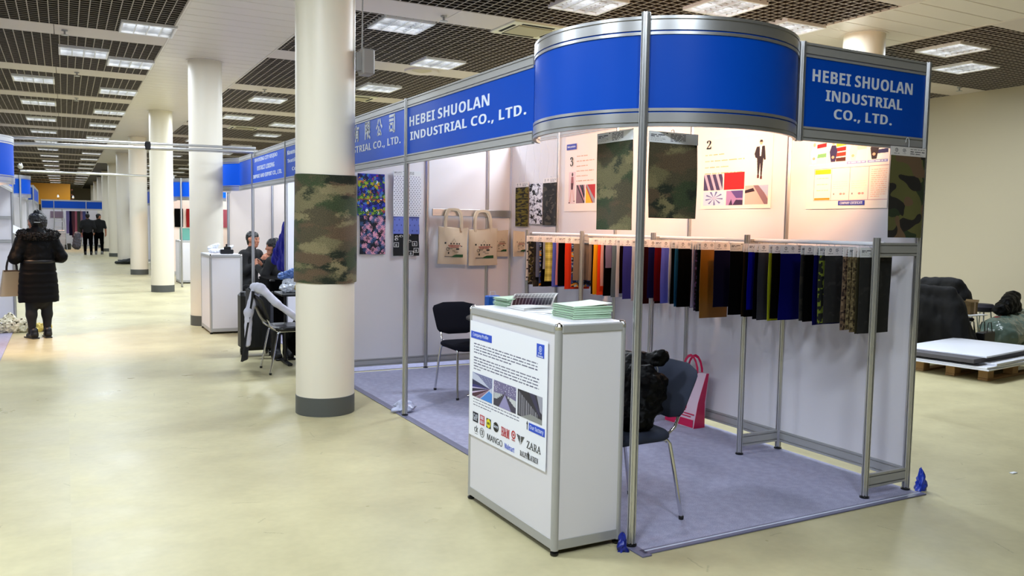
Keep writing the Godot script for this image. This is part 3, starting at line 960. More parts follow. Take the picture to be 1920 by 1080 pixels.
func post(b: Node, x: float, z: float, y0 := 0.021, y1 := TOP) -> Node3D:
	var o := obj("post", post_mesh(y1 - y0), M.alu, b, Vector3(x, y0, z))
	if y0 < 0.1:
		obj("foot", MB.new().lathe([Vector2(0.026, -0.014), Vector2(0.026, -0.006), Vector2(0.012, -0.004), Vector2(0.012, 0.0)], 16), M.black_plastic, o)
	return o

func rail_section(h: float, t := 0.018) -> PackedVector2Array:
	var y := h * 0.5
	var g := h * 0.30
	var w := 0.0034
	var d := 0.0075
	return PackedVector2Array([Vector2(-t / 2, -y), Vector2(t / 2, -y), Vector2(t / 2, -g - w), Vector2(t / 2 - d, -g - w), Vector2(t / 2 - d, -g + w), Vector2(t / 2, -g + w), Vector2(t / 2, g - w), Vector2(t / 2 - d, g - w), Vector2(t / 2 - d, g + w), Vector2(t / 2, g + w), Vector2(t / 2, y),
		Vector2(-t / 2, y), Vector2(-t / 2, g + w), Vector2(-t / 2 + d, g + w), Vector2(-t / 2 + d, g - w), Vector2(-t / 2, g - w), Vector2(-t / 2, -g + w), Vector2(-t / 2 + d, -g + w), Vector2(-t / 2 + d, -g - w), Vector2(-t / 2, -g - w)])

func rail(b: Node, p: Vector3, q: Vector3, h := 0.08, m: Material = null) -> MeshInstance3D:
	var l := p.distance_to(q) - 0.04
	var key := "rail%.3f_%.3f" % [l, h]
	if not cache.has(key): cache[key] = MB.new().prism(rail_section(h), -l / 2, l / 2).mesh()
	var o := obj("rail", cache[key], m if m else M.alu_soft, b, (p + q) * 0.5)
	var d := (q - p).normalized()
	o.basis = Basis(Vector3.UP.cross(d), Vector3.UP, d)
	return o

func panel(b: Node, p: Vector3, q: Vector3, y0: float, y1: float, m: Material, called := "wall_panel") -> MeshInstance3D:
	var l := p.distance_to(q) - 0.03
	var key := "panel%.3f_%.3f" % [l, y1 - y0]
	if not cache.has(key): cache[key] = MB.new().box(Vector3.ZERO, Vector3(0.005, y1 - y0, l), 0.001).mesh()
	var c := (p + q) * 0.5
	var o := obj(called, cache[key], m, b, Vector3(c.x, (y0 + y1) * 0.5, c.z))
	var d := (q - p).normalized()
	o.basis = Basis(Vector3.UP.cross(d), Vector3.UP, d)
	return o

# a wall of panels from post to post; the posts themselves are added apart
func wall(b: Node, p: Vector3, q: Vector3, bays: int, m: Material, y1 := TOP) -> void:
	for i in bays:
		var a := p.lerp(q, i / float(bays))
		var c := p.lerp(q, (i + 1) / float(bays))
		panel(b, a, c, 0.135, y1 - 0.04, m)
		rail(b, a + Vector3.UP * 0.1, c + Vector3.UP * 0.1)
		rail(b, a + Vector3.UP * (y1 - 0.04), c + Vector3.UP * (y1 - 0.04))

func fascia(b: Node, p: Vector3, q: Vector3, m: Material) -> MeshInstance3D:
	rail(b, p + Vector3.UP * 2.452, q + Vector3.UP * 2.452, 0.072)
	rail(b, p + Vector3.UP * 2.026, q + Vector3.UP * 2.026, 0.072)
	return panel(b, p, q, 2.055, 2.43, m, "fascia_panel")

func curved_fascia(b: Node, cx: float, cz: float, r: float, a0: float, a1: float, m: Material) -> void:
	var seg := 48
	var sheet := PackedVector2Array([Vector2(-0.003, 2.05), Vector2(-0.003, 2.43), Vector2(0.003, 2.43), Vector2(0.003, 2.05)])
	obj("curved_fascia_panel", MB.new().arc(sheet, cx, cz, r, a0, a1, seg), m, b)
	for y in [2.447, 2.031]:
		var s := PackedVector2Array()
		for p in rail_section(0.084): s.append(Vector2(p.x, p.y + y))
		s.reverse() # clockwise
		obj("curved_rail", MB.new().arc(s, cx, cz, r, a0, a1, seg), M.alu, b)

func strokes(parent: Node, called: String, glyphs: Array, size: float, step: float, pos: Vector3, b: Basis, mat: Material) -> void:
	# each glyph: polylines in a 10 x 10 box, drawn with a broad nib
	for gi in glyphs.size():
		var mb := MB.new()
		for line in glyphs[gi]:
			for i in line.size() - 1:
				var p: Vector2 = line[i] / 10.0 * size
				var q: Vector2 = line[i + 1] / 10.0 * size
				var d := (q - p).normalized()
				var w := d.orthogonal() * size * 0.072
				p -= d * size * 0.03; q += d * size * 0.03
				mb.prism(PackedVector2Array([p + w, p - w, q - w, q + w]), 0.0, 0.002)
		var o := obj(called, mb, mat, parent, pos + b.x * step * gi)
		o.basis = b

func v2(a: Array) -> Array:
	var r := []
	for i in range(0, a.size(), 2): r.append(Vector2(a[i], a[i + 1]))
	return r

func spotlight(b_label: String, pos: Vector3, aim: Vector3, energy: float, angle: float, mount: Vector3, grp := "") -> void:
	var o := thing("spotlight", b_label, "spotlight", pos, 0.0, grp)
	var d := (aim - pos).normalized()
	var bs := Basis(d.cross(Vector3.UP).normalized(), d.cross(Vector3.UP).normalized().cross(d), -d)
	var mb := MB.new()
	mb.xf = Transform3D(bs * Basis(Vector3.RIGHT, -PI / 2), Vector3.ZERO)
	mb.lathe([Vector2(0.025, -0.10), Vector2(0.035, -0.09), Vector2(0.05, -0.02), Vector2(0.055, 0.02), Vector2(0.05, 0.02), Vector2(0.045, -0.01)], 24, true, false)
	obj("shade", mb, sm(Color(0.85, 0.85, 0.85), 0.4), o)
	var g := MB.new()
	g.xf = mb.xf
	g.lathe([Vector2(0.0, -0.012), Vector2(0.044, -0.012), Vector2(0.044, -0.006), Vector2(0.0, -0.004)], 20, false, false)
	obj("bulb", g, M.warm_glow, o)
	obj("arm", MB.new().tube([-d * 0.09, -d * 0.12 + Vector3(0, 0.03, 0), mount - pos], 0.008, 8), M.black_plastic, o)
	if energy > 0.0:
		var l := SpotLight3D.new()
		l.name = "spot_beam"
		o.add_child(l, true)
		l.position = d * 0.03
		l.basis = bs
		l.light_color = Color(1.0, 0.76, 0.55)
		l.light_energy = energy
		l.spot_angle = angle
		l.spot_angle_attenuation = 0.8
		l.spot_range = 30.0
		l.spot_attenuation = 2.0
		l.light_size = 0.04
		l.shadow_enabled = true

# ------------------------------------------------------------------ the nearest booth
func main_booth() -> void:
	var b := thing("exhibition_booth", "nearest exhibition booth, with curved blue corner fascia and white panel walls", "booth")
	var zf := Z0 - 5.0
	# posts
	for z in [Z0, Z0 - 3.0, zf]: post(b, XF, z, 0.021, TOP + 0.012 if z == Z0 else TOP)
	for i in 6: post(b, XB, Z0 - i)
	post(b, XF + 1.0, zf); post(b, 4.06, zf)
	post(b, XF + 1.0, Z0, 1.985, TOP)
	# back wall and left partition
	wall(b, Vector3(XB, 0, Z0), Vector3(XB, 0, zf), 5, M.white_panel)
	wall(b, Vector3(XF, 0, zf), Vector3(XF + 1, 0, zf), 1, M.white_panel)
	wall(b, Vector3(XF + 1, 0, zf), Vector3(4.06, 0, zf), 1, M.white_panel)
	wall(b, Vector3(4.06, 0, zf), Vector3(XB, 0, zf), 1, M.white_panel)
	# flat bar across the partition
	obj("hanging_bar", MB.new().box(Vector3(3.86, 1.655, zf + 0.045), Vector3(0.93, 0.075, 0.02), 0.003), M.alu, b)
	# front and side fascias
	var far := fascia(b, Vector3(XF, 0, zf), Vector3(XF, 0, Z0 - 3), M.blue_light)
	var mid := fascia(b, Vector3(XF, 0, Z0 - 3), Vector3(XF, 0, Z0 - 1), M.blue)
	var side := fascia(b, Vector3(XF + 1, 0, Z0), Vector3(XB, 0, Z0), M.blue)
	curved_fascia(b, XF + 0.5, Z0 - 0.5, 0.685, 225.0, 45.0, M.blue)
	# lettering, kept in the panels' own frames
	put_letters(mid, "HEBEI SHUOLAN", 1.363, 0.073, Vector3(XF - 0.004, 2.307, -5.368), FRONT)
	put_letters(mid, "INDUSTRIAL CO., LTD.", 1.82, 0.073, Vector3(XF - 0.004, 2.190, -5.122), FRONT)
	put_letters(far, "INDUSTRIAL CO., LTD.", 1.62, 0.070, Vector3(XF - 0.004, 2.186, -7.05), FRONT)
	put_letters(side, "HEBEI SHUOLAN", 0.795, 0.062, Vector3(3.829, 2.328, Z0 + 0.004), SIDE)
	put_letters(side, "INDUSTRIAL", 0.61, 0.056, Vector3(3.84, 2.233, Z0 + 0.004), SIDE)
	put_letters(side, "CO., LTD.", 0.462, 0.062, Vector3(3.833, 2.138, Z0 + 0.004), SIDE)
	var ye := [v2([3.6, 9, 3.6, 1]), v2([6.4, 9, 6.4, 1]), v2([0.4, 0.8, 9.6, 0.8]), v2([1, 7, 2.2, 3]), v2([9, 7, 7.8, 3])]
	var you := [v2([0.6, 8, 9.4, 8]), v2([4.6, 9.8, 3.2, 6.4, 0.6, 3.6]), v2([3.2, 6, 3.2, 0.4]), v2([3.2, 6, 8.2, 6, 8.2, 0.6, 6.8, 0.6]), v2([3.2, 4.3, 8.2, 4.3]), v2([3.2, 2.6, 8.2, 2.6])]
	var xian := [v2([1, 9.4, 1, 0.3]), v2([1, 9.4, 3.4, 9.4, 2.3, 6.8, 3.5, 4.6, 2, 3.6]), v2([4.8, 9.4, 8.8, 9.4, 8.8, 5.6, 4.8, 5.6]), v2([4.8, 7.5, 8.8, 7.5]), v2([4.8, 9.4, 4.8, 0.6, 6.2, 1.4]), v2([6, 5.4, 7.4, 2.2, 9.6, 0.4]), v2([9.2, 4.4, 7.2, 3])]
	var gong := [v2([3.6, 9.2, 2.6, 6.6, 0.5, 4.6]), v2([6.2, 9.2, 7.4, 6.6, 9.6, 4.6]), v2([4.4, 5.2, 2.4, 1, 7.6, 1.4]), v2([6, 3.4, 8.2, 0.6])]
	var si := [v2([1, 9.2, 9, 9.2, 9, 0.8, 7, 0.8]), v2([1, 7, 7.2, 7]), v2([1.6, 4.9, 6.6, 4.9, 6.6, 1.6, 1.6, 1.6, 1.6, 4.9])]
	var fi := far.transform.affine_inverse()
	strokes(far, "character", [ye, you, xian, gong, si], 0.15, 0.308, fi * Vector3(XF - 0.0035, 2.258, -7.745), fi.basis * FRONT, M.letter)
	# floor covering
	var carpet := thing("carpet", "lilac-grey needle-felt carpet covering the floor of the nearest booth", "carpet")
	obj("felt", MB.new().box(Vector3(3.365, 0.003, -5.56), Vector3(2.02, 0.006, 5.09)), M.carpet, carpet)
	var tape := MB.new()
	tape.box(Vector3(XF - 0.005, 0.004, -5.55), Vector3(0.055, 0.008, 5.14), 0.002)
	obj("edge_tape", tape, M.tape, carpet)
	tape = MB.new()
	tape.box(Vector3(3.37, 0.004, -3.025), Vector3(2.04, 0.008, 0.05), 0.002)
	obj("edge_tape", tape, M.tape, carpet)
	obj("shiny_edge", MB.new().box(Vector3(3.37, 0.0055, -3.03), Vector3(2.0, 0.008, 0.012), 0.002), M.film, carpet)
	# blue tape and film scraps at the feet of the posts
	tag(obj("tape_scrap", crumple(Vector3(0.028, 0.12, 0.028), 3), sm(Color(0.12, 0.25, 0.75), 0.3), null, Vector3(4.44, 0.0, -3.075)), "upright scrap of blue tape at the foot of the right rear post", "tape")
	tag(obj("tape_scrap", crumple(Vector3(0.022, 0.085, 0.022), 5), sm(Color(0.10, 0.16, 0.55), 0.3), null, Vector3(2.285, 0.0, -3.09)), "scrap of blue tape between the counter and the front corner post", "tape")
	tag(obj("film_scrap", crumple(Vector3(0.09, 0.09, 0.07), 8), sm(Color(0.75, 0.77, 0.88), 0.2), null, Vector3(2.40, 0.006, -6.26)), "crumpled clear film beside the middle front post", "plastic film")
	# spotlights inside the fascia wash the back wall
	spotlight("warm spotlight behind the right-hand fascia, aimed at the certificates", Vector3(3.42, 2.30, -3.42), Vector3(4.33, 2.16, -4.08), 1.0 * SPOT, 50.0, Vector3(3.42, 2.42, -3.15), "booth spotlights")
	spotlight("warm spotlight behind the curved fascia, aimed at the poster numbered two", Vector3(3.15, 2.33, -4.35), Vector3(4.33, 2.1, -5.2), 0.8 * SPOT, 50.0, Vector3(2.75, 2.42, -4.25), "booth spotlights")
	spotlight("warm spotlight behind the front fascia, aimed at the poster numbered three", Vector3(3.0, 2.33, -5.2), Vector3(4.33, 2.05, -6.25), 0.9 * SPOT, 50.0, Vector3(2.38, 2.44, -5.2), "booth spotlights")

const SPOT := 3.5

func put_letters(parent: Node3D, text: String, w: float, h: float, pos: Vector3, b: Basis) -> void:
	var o := letters(parent, "lettering", text, w, h, pos, b, M.letter)
	o.transform = parent.transform.affine_inverse() * o.transform

func crumple(s: Vector3, sd: int) -> ArrayMesh:
	var nz := noise(1.0, 2, sd)
	var rows := []
	for i in 11:
		var ring := PackedVector3Array()
		var f := i / 10.0
		var r := sqrt(maxf(0.0, 1.0 - pow(f, 1.6))) + 0.02
		for j in 18:
			var a := -TAU * j / 18
			var k := 1.0 + 0.9 * nz.get_noise_3d(cos(a) * 1.6, f * 2.2, sin(a) * 1.6)
			ring.append(Vector3(cos(a) * s.x * r * k, s.y * f * (1.0 + 0.25 * nz.get_noise_2d(a, f)), sin(a) * s.z * r * k))
		rows.append(ring)
	return MB.new().loft(rows).mesh()

# ------------------------------------------------------------------ hanging samples
# a sample: header card with a hook, and cloth below it. Origin at the top middle of the card, facing +z.
func sample(called: String, label: String, cat: String, group: String, pos: Vector3, turn: float, w: float, card_h: float, drop: float, mat: Material, card: Material, wave := 0.004, hook := 0.03) -> Node3D:
	var o := thing(called, label, cat, pos, turn, group)
	if card_h > 0.0:
		var cb := MB.new().box(Vector3(0, -card_h / 2, 0), Vector3(w + 0.006, card_h, 0.003), 0.0008)
		obj("header_card", cb, card, o)
	var rows := []
	var ph := rng.randf() * TAU
	var lean := rng.randf_range(-0.5, 0.5) * wave
	for i in 9:
		var f := i / 8.0
		var r := PackedVector3Array()
		for j in 9:
			var u := j / 8.0
			var k := 1.0 - f
			r.append(Vector3((u - 0.5) * w * (1.0 - 0.02 * sin(k * 5.0 + ph)), -card_h - drop * k + 0.003, wave * sin(u * 7.0 + ph) * k + lean * k))
		rows.append(r)
	obj("cloth", MB.new().sheet(rows, 0.0025), mat, o)
	if hook > 0.0:
		var hk := [Vector3(0, -0.004, 0), Vector3(0, hook * 0.6, 0)]
		for i in 7: hk.append(Vector3(0, hook * 0.6 + sin(PI * i / 6) * hook * 0.5, -0.010 + cos(PI * i / 6) * 0.010))
		obj("hook", MB.new().tube(hk, 0.0018, 5), M.paper, o)
	return o

const SWATCHES := [
	["dotted white swatch", "t:dots", -6.996, 0.998],
	["cream-flecked black swatch", "t:dark_print", -6.954, 0.960],
	["brown-black printed swatch", "t:camo_brown", -6.851, 0.947],
	["grey-blue short swatch", ".36,.40,.52", -6.810, 1.041],
	["navy patterned swatch", "t:blue_print", -6.740, 0.955],
	["long black swatch", ".015,.015,.02", -6.705, 0.957],
	["pale blue-grey swatch", ".55,.58,.68", -6.671, 1.124],
	["yellow-green plaid swatch", "t:plaid", -6.632, 1.012],
	["periwinkle blue swatch", ".30,.36,.75", -6.507, 0.967],
	["dusty pink swatch", ".72,.48,.55", -6.441, 0.991],
	["wide black swatch", ".01,.01,.012", -6.404, 0.984],
	["orange-red swatch", ".75,.18,.05", -6.277, 0.964],
	["blue and gold floral swatch", "t:blue_print", -6.180, 0.991],
	["taupe folded swatch", ".42,.37,.33", -6.148, 1.052],
	["second taupe swatch", ".46,.40,.36", -5.901, 1.065],
	["dark brown swatch", ".07,.04,.04", -5.860, 0.955],
	["bright yellow swatch", ".80,.58,.03", -5.836, 0.952],
	["bright orange swatch", ".85,.22,.03", -5.772, 0.953],
	["pale pink slanted swatch", ".80,.62,.62", -5.725, 1.033],
	["long matt black swatch", ".012,.012,.016", -5.678, 0.952],
	["short lilac-grey swatch", ".44,.40,.52", -5.655, 1.187],
	["grey-teal swatch", ".36,.42,.46", -5.572, 0.952],
	["off-white swatch", ".76,.76,.80", -5.505, 0.957],
	["maroon-black swatch", ".07,.02,.04", -5.461, 0.991],
	["indigo swatch", ".19,.19,.50", -5.403, 0.949],
	["white-edged black swatch", ".70,.72,.78", -5.303, 0.945],
	["deep maroon swatch", ".16,.03,.05", -5.180, 0.931],
	["navy swatch", ".07,.07,.25", -5.082, 0.984],
	["wine red swatch", ".34,.03,.06", -5.008, 0.967],
	["soft periwinkle swatch", ".34,.37,.74", -4.925, 0.958],
	["thin white swatch", ".72,.74,.82", -4.838, 0.966],
	["matt black swatch", ".012,.012,.014", -4.813, 0.964],
	["teal blue swatch", ".06,.32,.48", -4.771, 0.948],
	["jet black swatch", ".008,.008,.012", -4.735, 0.948],
	["brown-black swatch", ".06,.03,.03", -4.600, 0.957],
	["lilac-white swatch", ".68,.64,.74", -4.583, 0.962],
	["purple dotted swatch", "t:purple_print", -4.549, 0.939],
	["teal-black swatch", ".02,.05,.06", -4.527, 0.937],
	["mustard satin swatch, the longest", "s:.52,.33,.03", -4.493, 0.892],
	["dark navy shorter swatch", ".04,.04,.14", -4.357, 0.983],
	["ink black swatch", ".008,.008,.01", -4.191, 0.945],
	["brown-green swatch", ".14,.10,.04", -4.078, 0.947],
	["soot black swatch", ".01,.012,.014", -4.055, 0.947],
	["royal blue swatch", ".02,.03,.50", -4.033, 0.997],
	["blue-black swatch", ".012,.012,.03", -3.976, 0.940],
	["dark grey fading swatch", ".16,.16,.20", -3.939, 0.937],
	["lime-edged swatch", ".60,.62,.05", -3.851, 0.943],
	["flat black swatch", ".01,.01,.012", -3.824, 0.959],
	["cobalt blue swatch", ".02,.03,.30", -3.749, 0.958],
	["grey-green camouflage swatch", "t:camo_brown", -3.592, 0.971],
	["black twill swatch", ".01,.01,.01", -3.563, 0.968],
	["long dark blue swatch", ".02,.03,.28", -3.498, 0.956],
	["lime and black camouflage swatch", "t:green_camo", -3.458, 0.970],
	["dark night camouflage swatch", "t:camo_night", -3.411, 0.975],
	["brown digital camouflage swatch", "t:digital_brown", -3.282, 0.950],
	["tan digital camouflage swatch", "t:digital_tan", -3.245, 0.957],
	["sand digital camouflage swatch", "t:digital_tan", -3.213, 0.946],
	["olive swatch", ".20,.18,.10", -3.184, 0.941],
	["big black camouflage swatch at the near end", "t:camo_night", -3.163, 0.943],
]

func swatch_rack() -> void:
	var rack := thing("display_rack", "aluminium sample rack standing along the back wall of the nearest booth", "rack")
	var bx := 4.06
	for i in 5:
		post(rack, 3.995, Z0 - i - (0.0 if i < 4 else -0.03), 0.021, 1.49)
		rail(rack, Vector3(3.995, 0.1, Z0 - i), Vector3(XB, 0.1, Z0 - i))
		rail(rack, Vector3(3.995, 1.425, Z0 - i), Vector3(XB, 1.425, Z0 - i), 0.075)
	obj("hanging_rod", MB.new().tube([Vector3(bx, 1.455, Z0 + 0.0), Vector3(bx, 1.455, -7.10)], 0.0125, 14), M.paper, rack)
	var card := printed(T.card, 0.6)
	var back := printed(T.card_back, 0.6)
	var prev := ""
	for k in SWATCHES.size():
		var s = SWATCHES[k]
		var spec: String = s[1]
		var m: Material
		if spec.begins_with("t:"):
			m = printed(T[spec.substr(2)], 0.85, true)
		else:
			var satin := spec.begins_with("s:")
			var a := spec.trim_prefix("s:").split(",")
			var c := Color(float(a[0]), float(a[1]), float(a[2]))
			m = fabric(c, 0.9) if not satin else sm(c, 0.35)
		var label := ("%s on the rack" % s[0]) + (", first at the far end" if prev == "" else ", right of the %s" % prev.split(",")[0])
		if k == SWATCHES.size() - 1: label = "big black camouflage swatch hanging at the near end of the rack"
		prev = s[0]
		var z: float = s[2]
		var tight: bool = (k > 0 and absf(z - SWATCHES[k - 1][2]) < 0.04) or (k < SWATCHES.size() - 1 and absf(z - SWATCHES[k + 1][2]) < 0.04)
		var w := 0.262
		var turn := 0.0 if tight else rng.randf_range(-0.06, 0.06)
		sample("fabric_swatch", label, "fabric sample", "fabric samples hanging on the rack", Vector3(3.93 + w / 2, 1.432, z), turn, w, 0.054, 1.378 - float(s[3]), m, card if k % 3 != 1 else back, 0.003 if tight else 0.007, 0.03)

# ------------------------------------------------------------------ the white counter with the company sheet
func counter(label: String, x0: float, x1: float, z0: float, z1: float, h: float) -> Node3D:
	var o := thing("counter", label, "counter")
	var r := 0.019
	for c in [[x0, z0], [x1, z0], [x0, z1], [x1, z1]]:
		var cx: float = c[0] + (r if c[0] == x0 else -r)
		var cz: float = c[1] + (r if c[1] == z0 else -r)
		var ps := obj("corner_post", MB.new().lathe([Vector2(r, 0.0), Vector2(r, h - 0.055)], 20), M.alu_soft, o, Vector3(cx, 0.025, cz))
		obj("foot", MB.new().lathe([Vector2(0.016, -0.025), Vector2(0.02, -0.018), Vector2(0.02, -0.012), Vector2(0.008, -0.008), Vector2(0.008, 0.0)], 16), M.black_plastic, ps)
		obj("corner_cap", MB.new().lathe([Vector2(r + 0.001, h - 0.055), Vector2(r + 0.002, h - 0.04), Vector2(r * 0.8, h - 0.028), Vector2(0.006, h - 0.023), Vector2(0.0, h - 0.0225)], 20, true, false), M.chrome, ps)
	var t := 0.012
	for s in [[x0 + 0.009, true], [x1 - 0.009, true], [z0 + 0.009, false], [z1 - 0.009, false]]:
		var along: bool = s[1]
		var c := Vector3(s[0], 0, (z0 + z1) / 2) if along else Vector3((x0 + x1) / 2, 0, s[0])
		var l := (z1 - z0 if along else x1 - x0) - 2 * r - 0.012
		var sz := func(y: float, th: float) -> Vector3: return Vector3(th, y, l) if along else Vector3(l, y, th)
		obj("side_panel", MB.new().box(c + Vector3(0, (0.075 + h - 0.04) / 2, 0), sz.call(h - 0.115, 0.008), 0.001), M.white_panel, o)
		obj("bottom_rail", MB.new().box(c + Vector3(0, 0.052, 0), sz.call(0.05, t), 0.004), M.alu_soft, o)
		obj("top_rail", MB.new().box(c + Vector3(0, h - 0.026, 0), sz.call(0.042, 0.024), 0.011), M.alu_soft, o)
	obj("top", MB.new().box(Vector3((x0 + x1) / 2, h - 0.012, (z0 + z1) / 2), Vector3(x1 - x0 - 0.03, 0.018, z1 - z0 - 0.03), 0.003), M.white_panel, o)
	return o

func flat(parent: Node, called: String, z0: float, z1: float, y0: float, y1: float, x: float, m: Material, th := 0.0008) -> MeshInstance3D:
	return obj(called, MB.new().box(Vector3(x, (y0 + y1) / 2, (z0 + z1) / 2), Vector3(th, y1 - y0, absf(z1 - z0))), m, parent)

# a picture on a board facing -x, seen the right way round from the aisle
func picture(parent: Node, called: String, z0: float, z1: float, y0: float, y1: float, x: float, m: Material, th := 0.001) -> MeshInstance3D:
	var o := obj(called, MB.new().box(Vector3.ZERO, Vector3(z1 - z0, y1 - y0, th)), m, parent, Vector3(x, (y0 + y1) / 2, (z0 + z1) / 2))
	o.basis = FRONT
	return o

func ring(parent: Node, called: String, z: float, y: float, x: float, r0: float, r1: float, sy: float, m: Material) -> void:
	var mb := MB.new()
	for i in 28:
		var a := TAU * i / 28
		var b := TAU * (i + 1) / 28
		var q := []
		for w in [[a, r0], [b, r0], [b, r1], [a, r1]]: q.append(Vector3(x, y + sin(w[0]) * w[1] * sy, z + cos(w[0]) * w[1]))
		if r0 <= 0.0: q.remove_at(0)
		mb.face(q, Vector3.LEFT)
	obj(called, mb, m, parent)

func counter_and_brochures() -> void:
	counter("white display counter with the company profile sheet, standing outside the nearest booth", 1.95, 2.338, -4.10, -3.168, 1.083)
	var px := 1.949
	var p := thing("company_profile_sheet", "white company profile sheet with small print, factory pictures and brand marks on the counter front", "poster")
	# the lower edge curls away from the panel
	var rows := []
	for i in 10:
		var f := i / 9.0
		var r := PackedVector3Array()
		for j in 8:
			var u := j / 7.0
			var y := 0.372 + 0.632 * f + 0.02 * u * (1.0 - f) - 0.012 * u
			r.append(Vector3(px - 0.001 - 0.0006 * pow(1.0 - f, 40.0), y, -4.075 + 0.83 * u))
		rows.append(r)
	obj("sheet", MB.new().sheet(rows, 0.0006), printed(T.profile, 0.45), p)
	var x := px - 0.0022
	for q in [[-4.039, -3.801, T.works_a], [-3.783, -3.541, T.works_b], [-3.524, -3.286, T.works_c]]:
		picture(p, "picture", q[0], q[1], 0.593, 0.724, x, printed(q[2], 0.45))
	var tagblue := sm(Color(0.13, 0.30, 0.78), 0.45)
	var navy := sm(Color(0.05, 0.07, 0.17), 0.5)
	var red := sm(Color(0.72, 0.08, 0.14), 0.5)
	var ink := sm(Color(0.05, 0.05, 0.07), 0.5)
	var yellow := sm(Color(0.88, 0.84, 0.10), 0.5)
	var lx := x - 0.0008
	flat(p, "heading_tag", -4.062, -3.815, 0.910, 0.948, x, tagblue)
	letters(p, "print", "Company Profile", 0.185, 0.024, Vector3(lx, 0.929, -3.947), FRONT, M.letter, "Droid Sans", false, 0.0006)
	flat(p, "logo_tag", -3.347, -3.277, 0.908, 0.972, x, tagblue)
	ring(p, "emblem", -3.312, 0.949, lx, 0.011, 0.014, 1.0, M.letter)
	letters(p, "print", "S", 0.010, 0.013, Vector3(lx, 0.949, -3.312), FRONT, M.letter, "Droid Sans", true, 0.0006)
	strokes(p, "character", [[v2([1, 9, 9, 9]), v2([5, 9, 5, 1]), v2([1, 5, 9, 5])], [v2([2, 9, 2, 1]), v2([2, 5, 8, 5]), v2([8, 9, 5, 1])]], 0.011, 0.018, Vector3(lx, 0.922, -3.327), FRONT, M.letter)
	letters(p, "print", "Shuolan", 0.05, 0.009, Vector3(lx, 0.915, -3.312), FRONT, M.letter, "Droid Sans", true, 0.0006)
	flat(p, "caption_tag", -3.408, -3.258, 0.541, 0.579, x, tagblue)
	letters(p, "print", "Our factory", 0.128, 0.026, Vector3(lx, 0.559, -3.333), FRONT, M.letter, "Droid Sans", false, 0.0006)
	var ar := MB.new()
	ar.face([Vector3(lx, 0.586, -3.424), Vector3(lx, 0.568, -3.432), Vector3(lx, 0.568, -3.416)], Vector3.LEFT)
	ar.face([Vector3(lx, 0.568, -3.427), Vector3(lx, 0.542, -3.427), Vector3(lx, 0.542, -3.421), Vector3(lx, 0.568, -3.421)], Vector3.LEFT)
	obj("arrow", ar, navy, p)
	# brand marks
	flat(p, "mark", -4.027, -3.963, 0.455, 0.508, x, navy)
	letters(p, "print", "GAP", 0.050, 0.034, Vector3(lx, 0.482, -3.995), FRONT, M.letter, "Droid Serif", false, 0.0006)
	flat(p, "mark", -3.940, -3.886, 0.455, 0.508, x, red)
	letters(p, "print", "UNI", 0.038, 0.019, Vector3(lx, 0.494, -3.913), FRONT, M.letter, "Droid Sans", true, 0.0006)
	letters(p, "print", "QLO", 0.040, 0.020, Vector3(lx, 0.469, -3.913), FRONT, M.letter, "Droid Sans", true, 0.0006)
	flat(p, "mark", -3.862, -3.810, 0.455, 0.506, x, ink)
	ring(p, "mark", -3.836, 0.481, lx, 0.0, 0.024, 1.0, yellow)
	letters(p, "print", "LIDL", 0.036, 0.012, Vector3(lx - 0.0006, 0.481, -3.836), FRONT, navy, "Droid Sans", true, 0.0006)
	ring(p, "mark", -3.751, 0.480, lx, 0.0, 0.030, 0.85, ink)
	letters(p, "print", "Gerry", 0.052, 0.020, Vector3(lx - 0.0006, 0.481, -3.751), FRONT, M.letter, "Droid Serif", true, 0.0006)
	letters(p, "print", "H&M", 0.088, 0.046, Vector3(lx, 0.475, -3.647), FRONT, red, "Droid Serif", true, 0.0006)
	ring(p, "mark", -3.560, 0.484, lx, 0.014, 0.021, 1.0, red)
	ring(p, "mark", -3.560, 0.484, lx, 0.0, 0.007, 1.0, red)
	letters(p, "print", "target", 0.034, 0.007, Vector3(lx, 0.456, -3.560), FRONT, red, "Droid Sans", true, 0.0006)
	var eg := MB.new()
	for i in 6:
		var w := 0.040 - i * 0.0062
		for s in [-1.0, 1.0]:
			var yy := 0.498 - i * 0.0078
			eg.face([Vector3(lx, yy, -3.488 + s * w), Vector3(lx, yy - 0.0055, -3.488 + s * (w - 0.004)), Vector3(lx, yy - 0.0095, -3.488 + s * 0.004), Vector3(lx, yy - 0.0035, -3.488 + s * 0.004)], Vector3.LEFT)
	obj("mark", eg, ink, p)
	letters(p, "print", "ZARA", 0.134, 0.036, Vector3(lx, 0.470, -3.357), FRONT, ink, "Droid Serif", false, 0.0006)
	letters(p, "print", "ck", 0.042, 0.036, Vector3(lx, 0.420, -3.983), FRONT, ink, "Droid Sans", false, 0.0006)
	flat(p, "mark", -4.0, -3.966, 0.392, 0.394, x, ink)
	ring(p, "mark", -3.911, 0.415, lx, 0.025, 0.028, 0.9, ink)
	letters(p, "print", "CK", 0.034, 0.028, Vector3(lx, 0.415, -3.911), FRONT, ink, "Droid Sans", false, 0.0006)
	letters(p, "print", "MANGO", 0.172, 0.032, Vector3(lx, 0.409, -3.763), FRONT, ink, "Droid Sans", false, 0.0006)
	letters(p, "print", "Walmart", 0.105, 0.028, Vector3(lx, 0.409, -3.601), FRONT, tagblue, "Droid Sans", false, 0.0006)
	letters(p, "print", "RALPH", 0.075, 0.026, Vector3(lx, 0.412, -3.452), FRONT, ink, "Droid Serif", false, 0.0006)
	letters(p, "print", "LAUREN", 0.088, 0.026, Vector3(lx, 0.412, -3.357), FRONT, ink, "Droid Serif", false, 0.0006)
	var rd := MB.new()
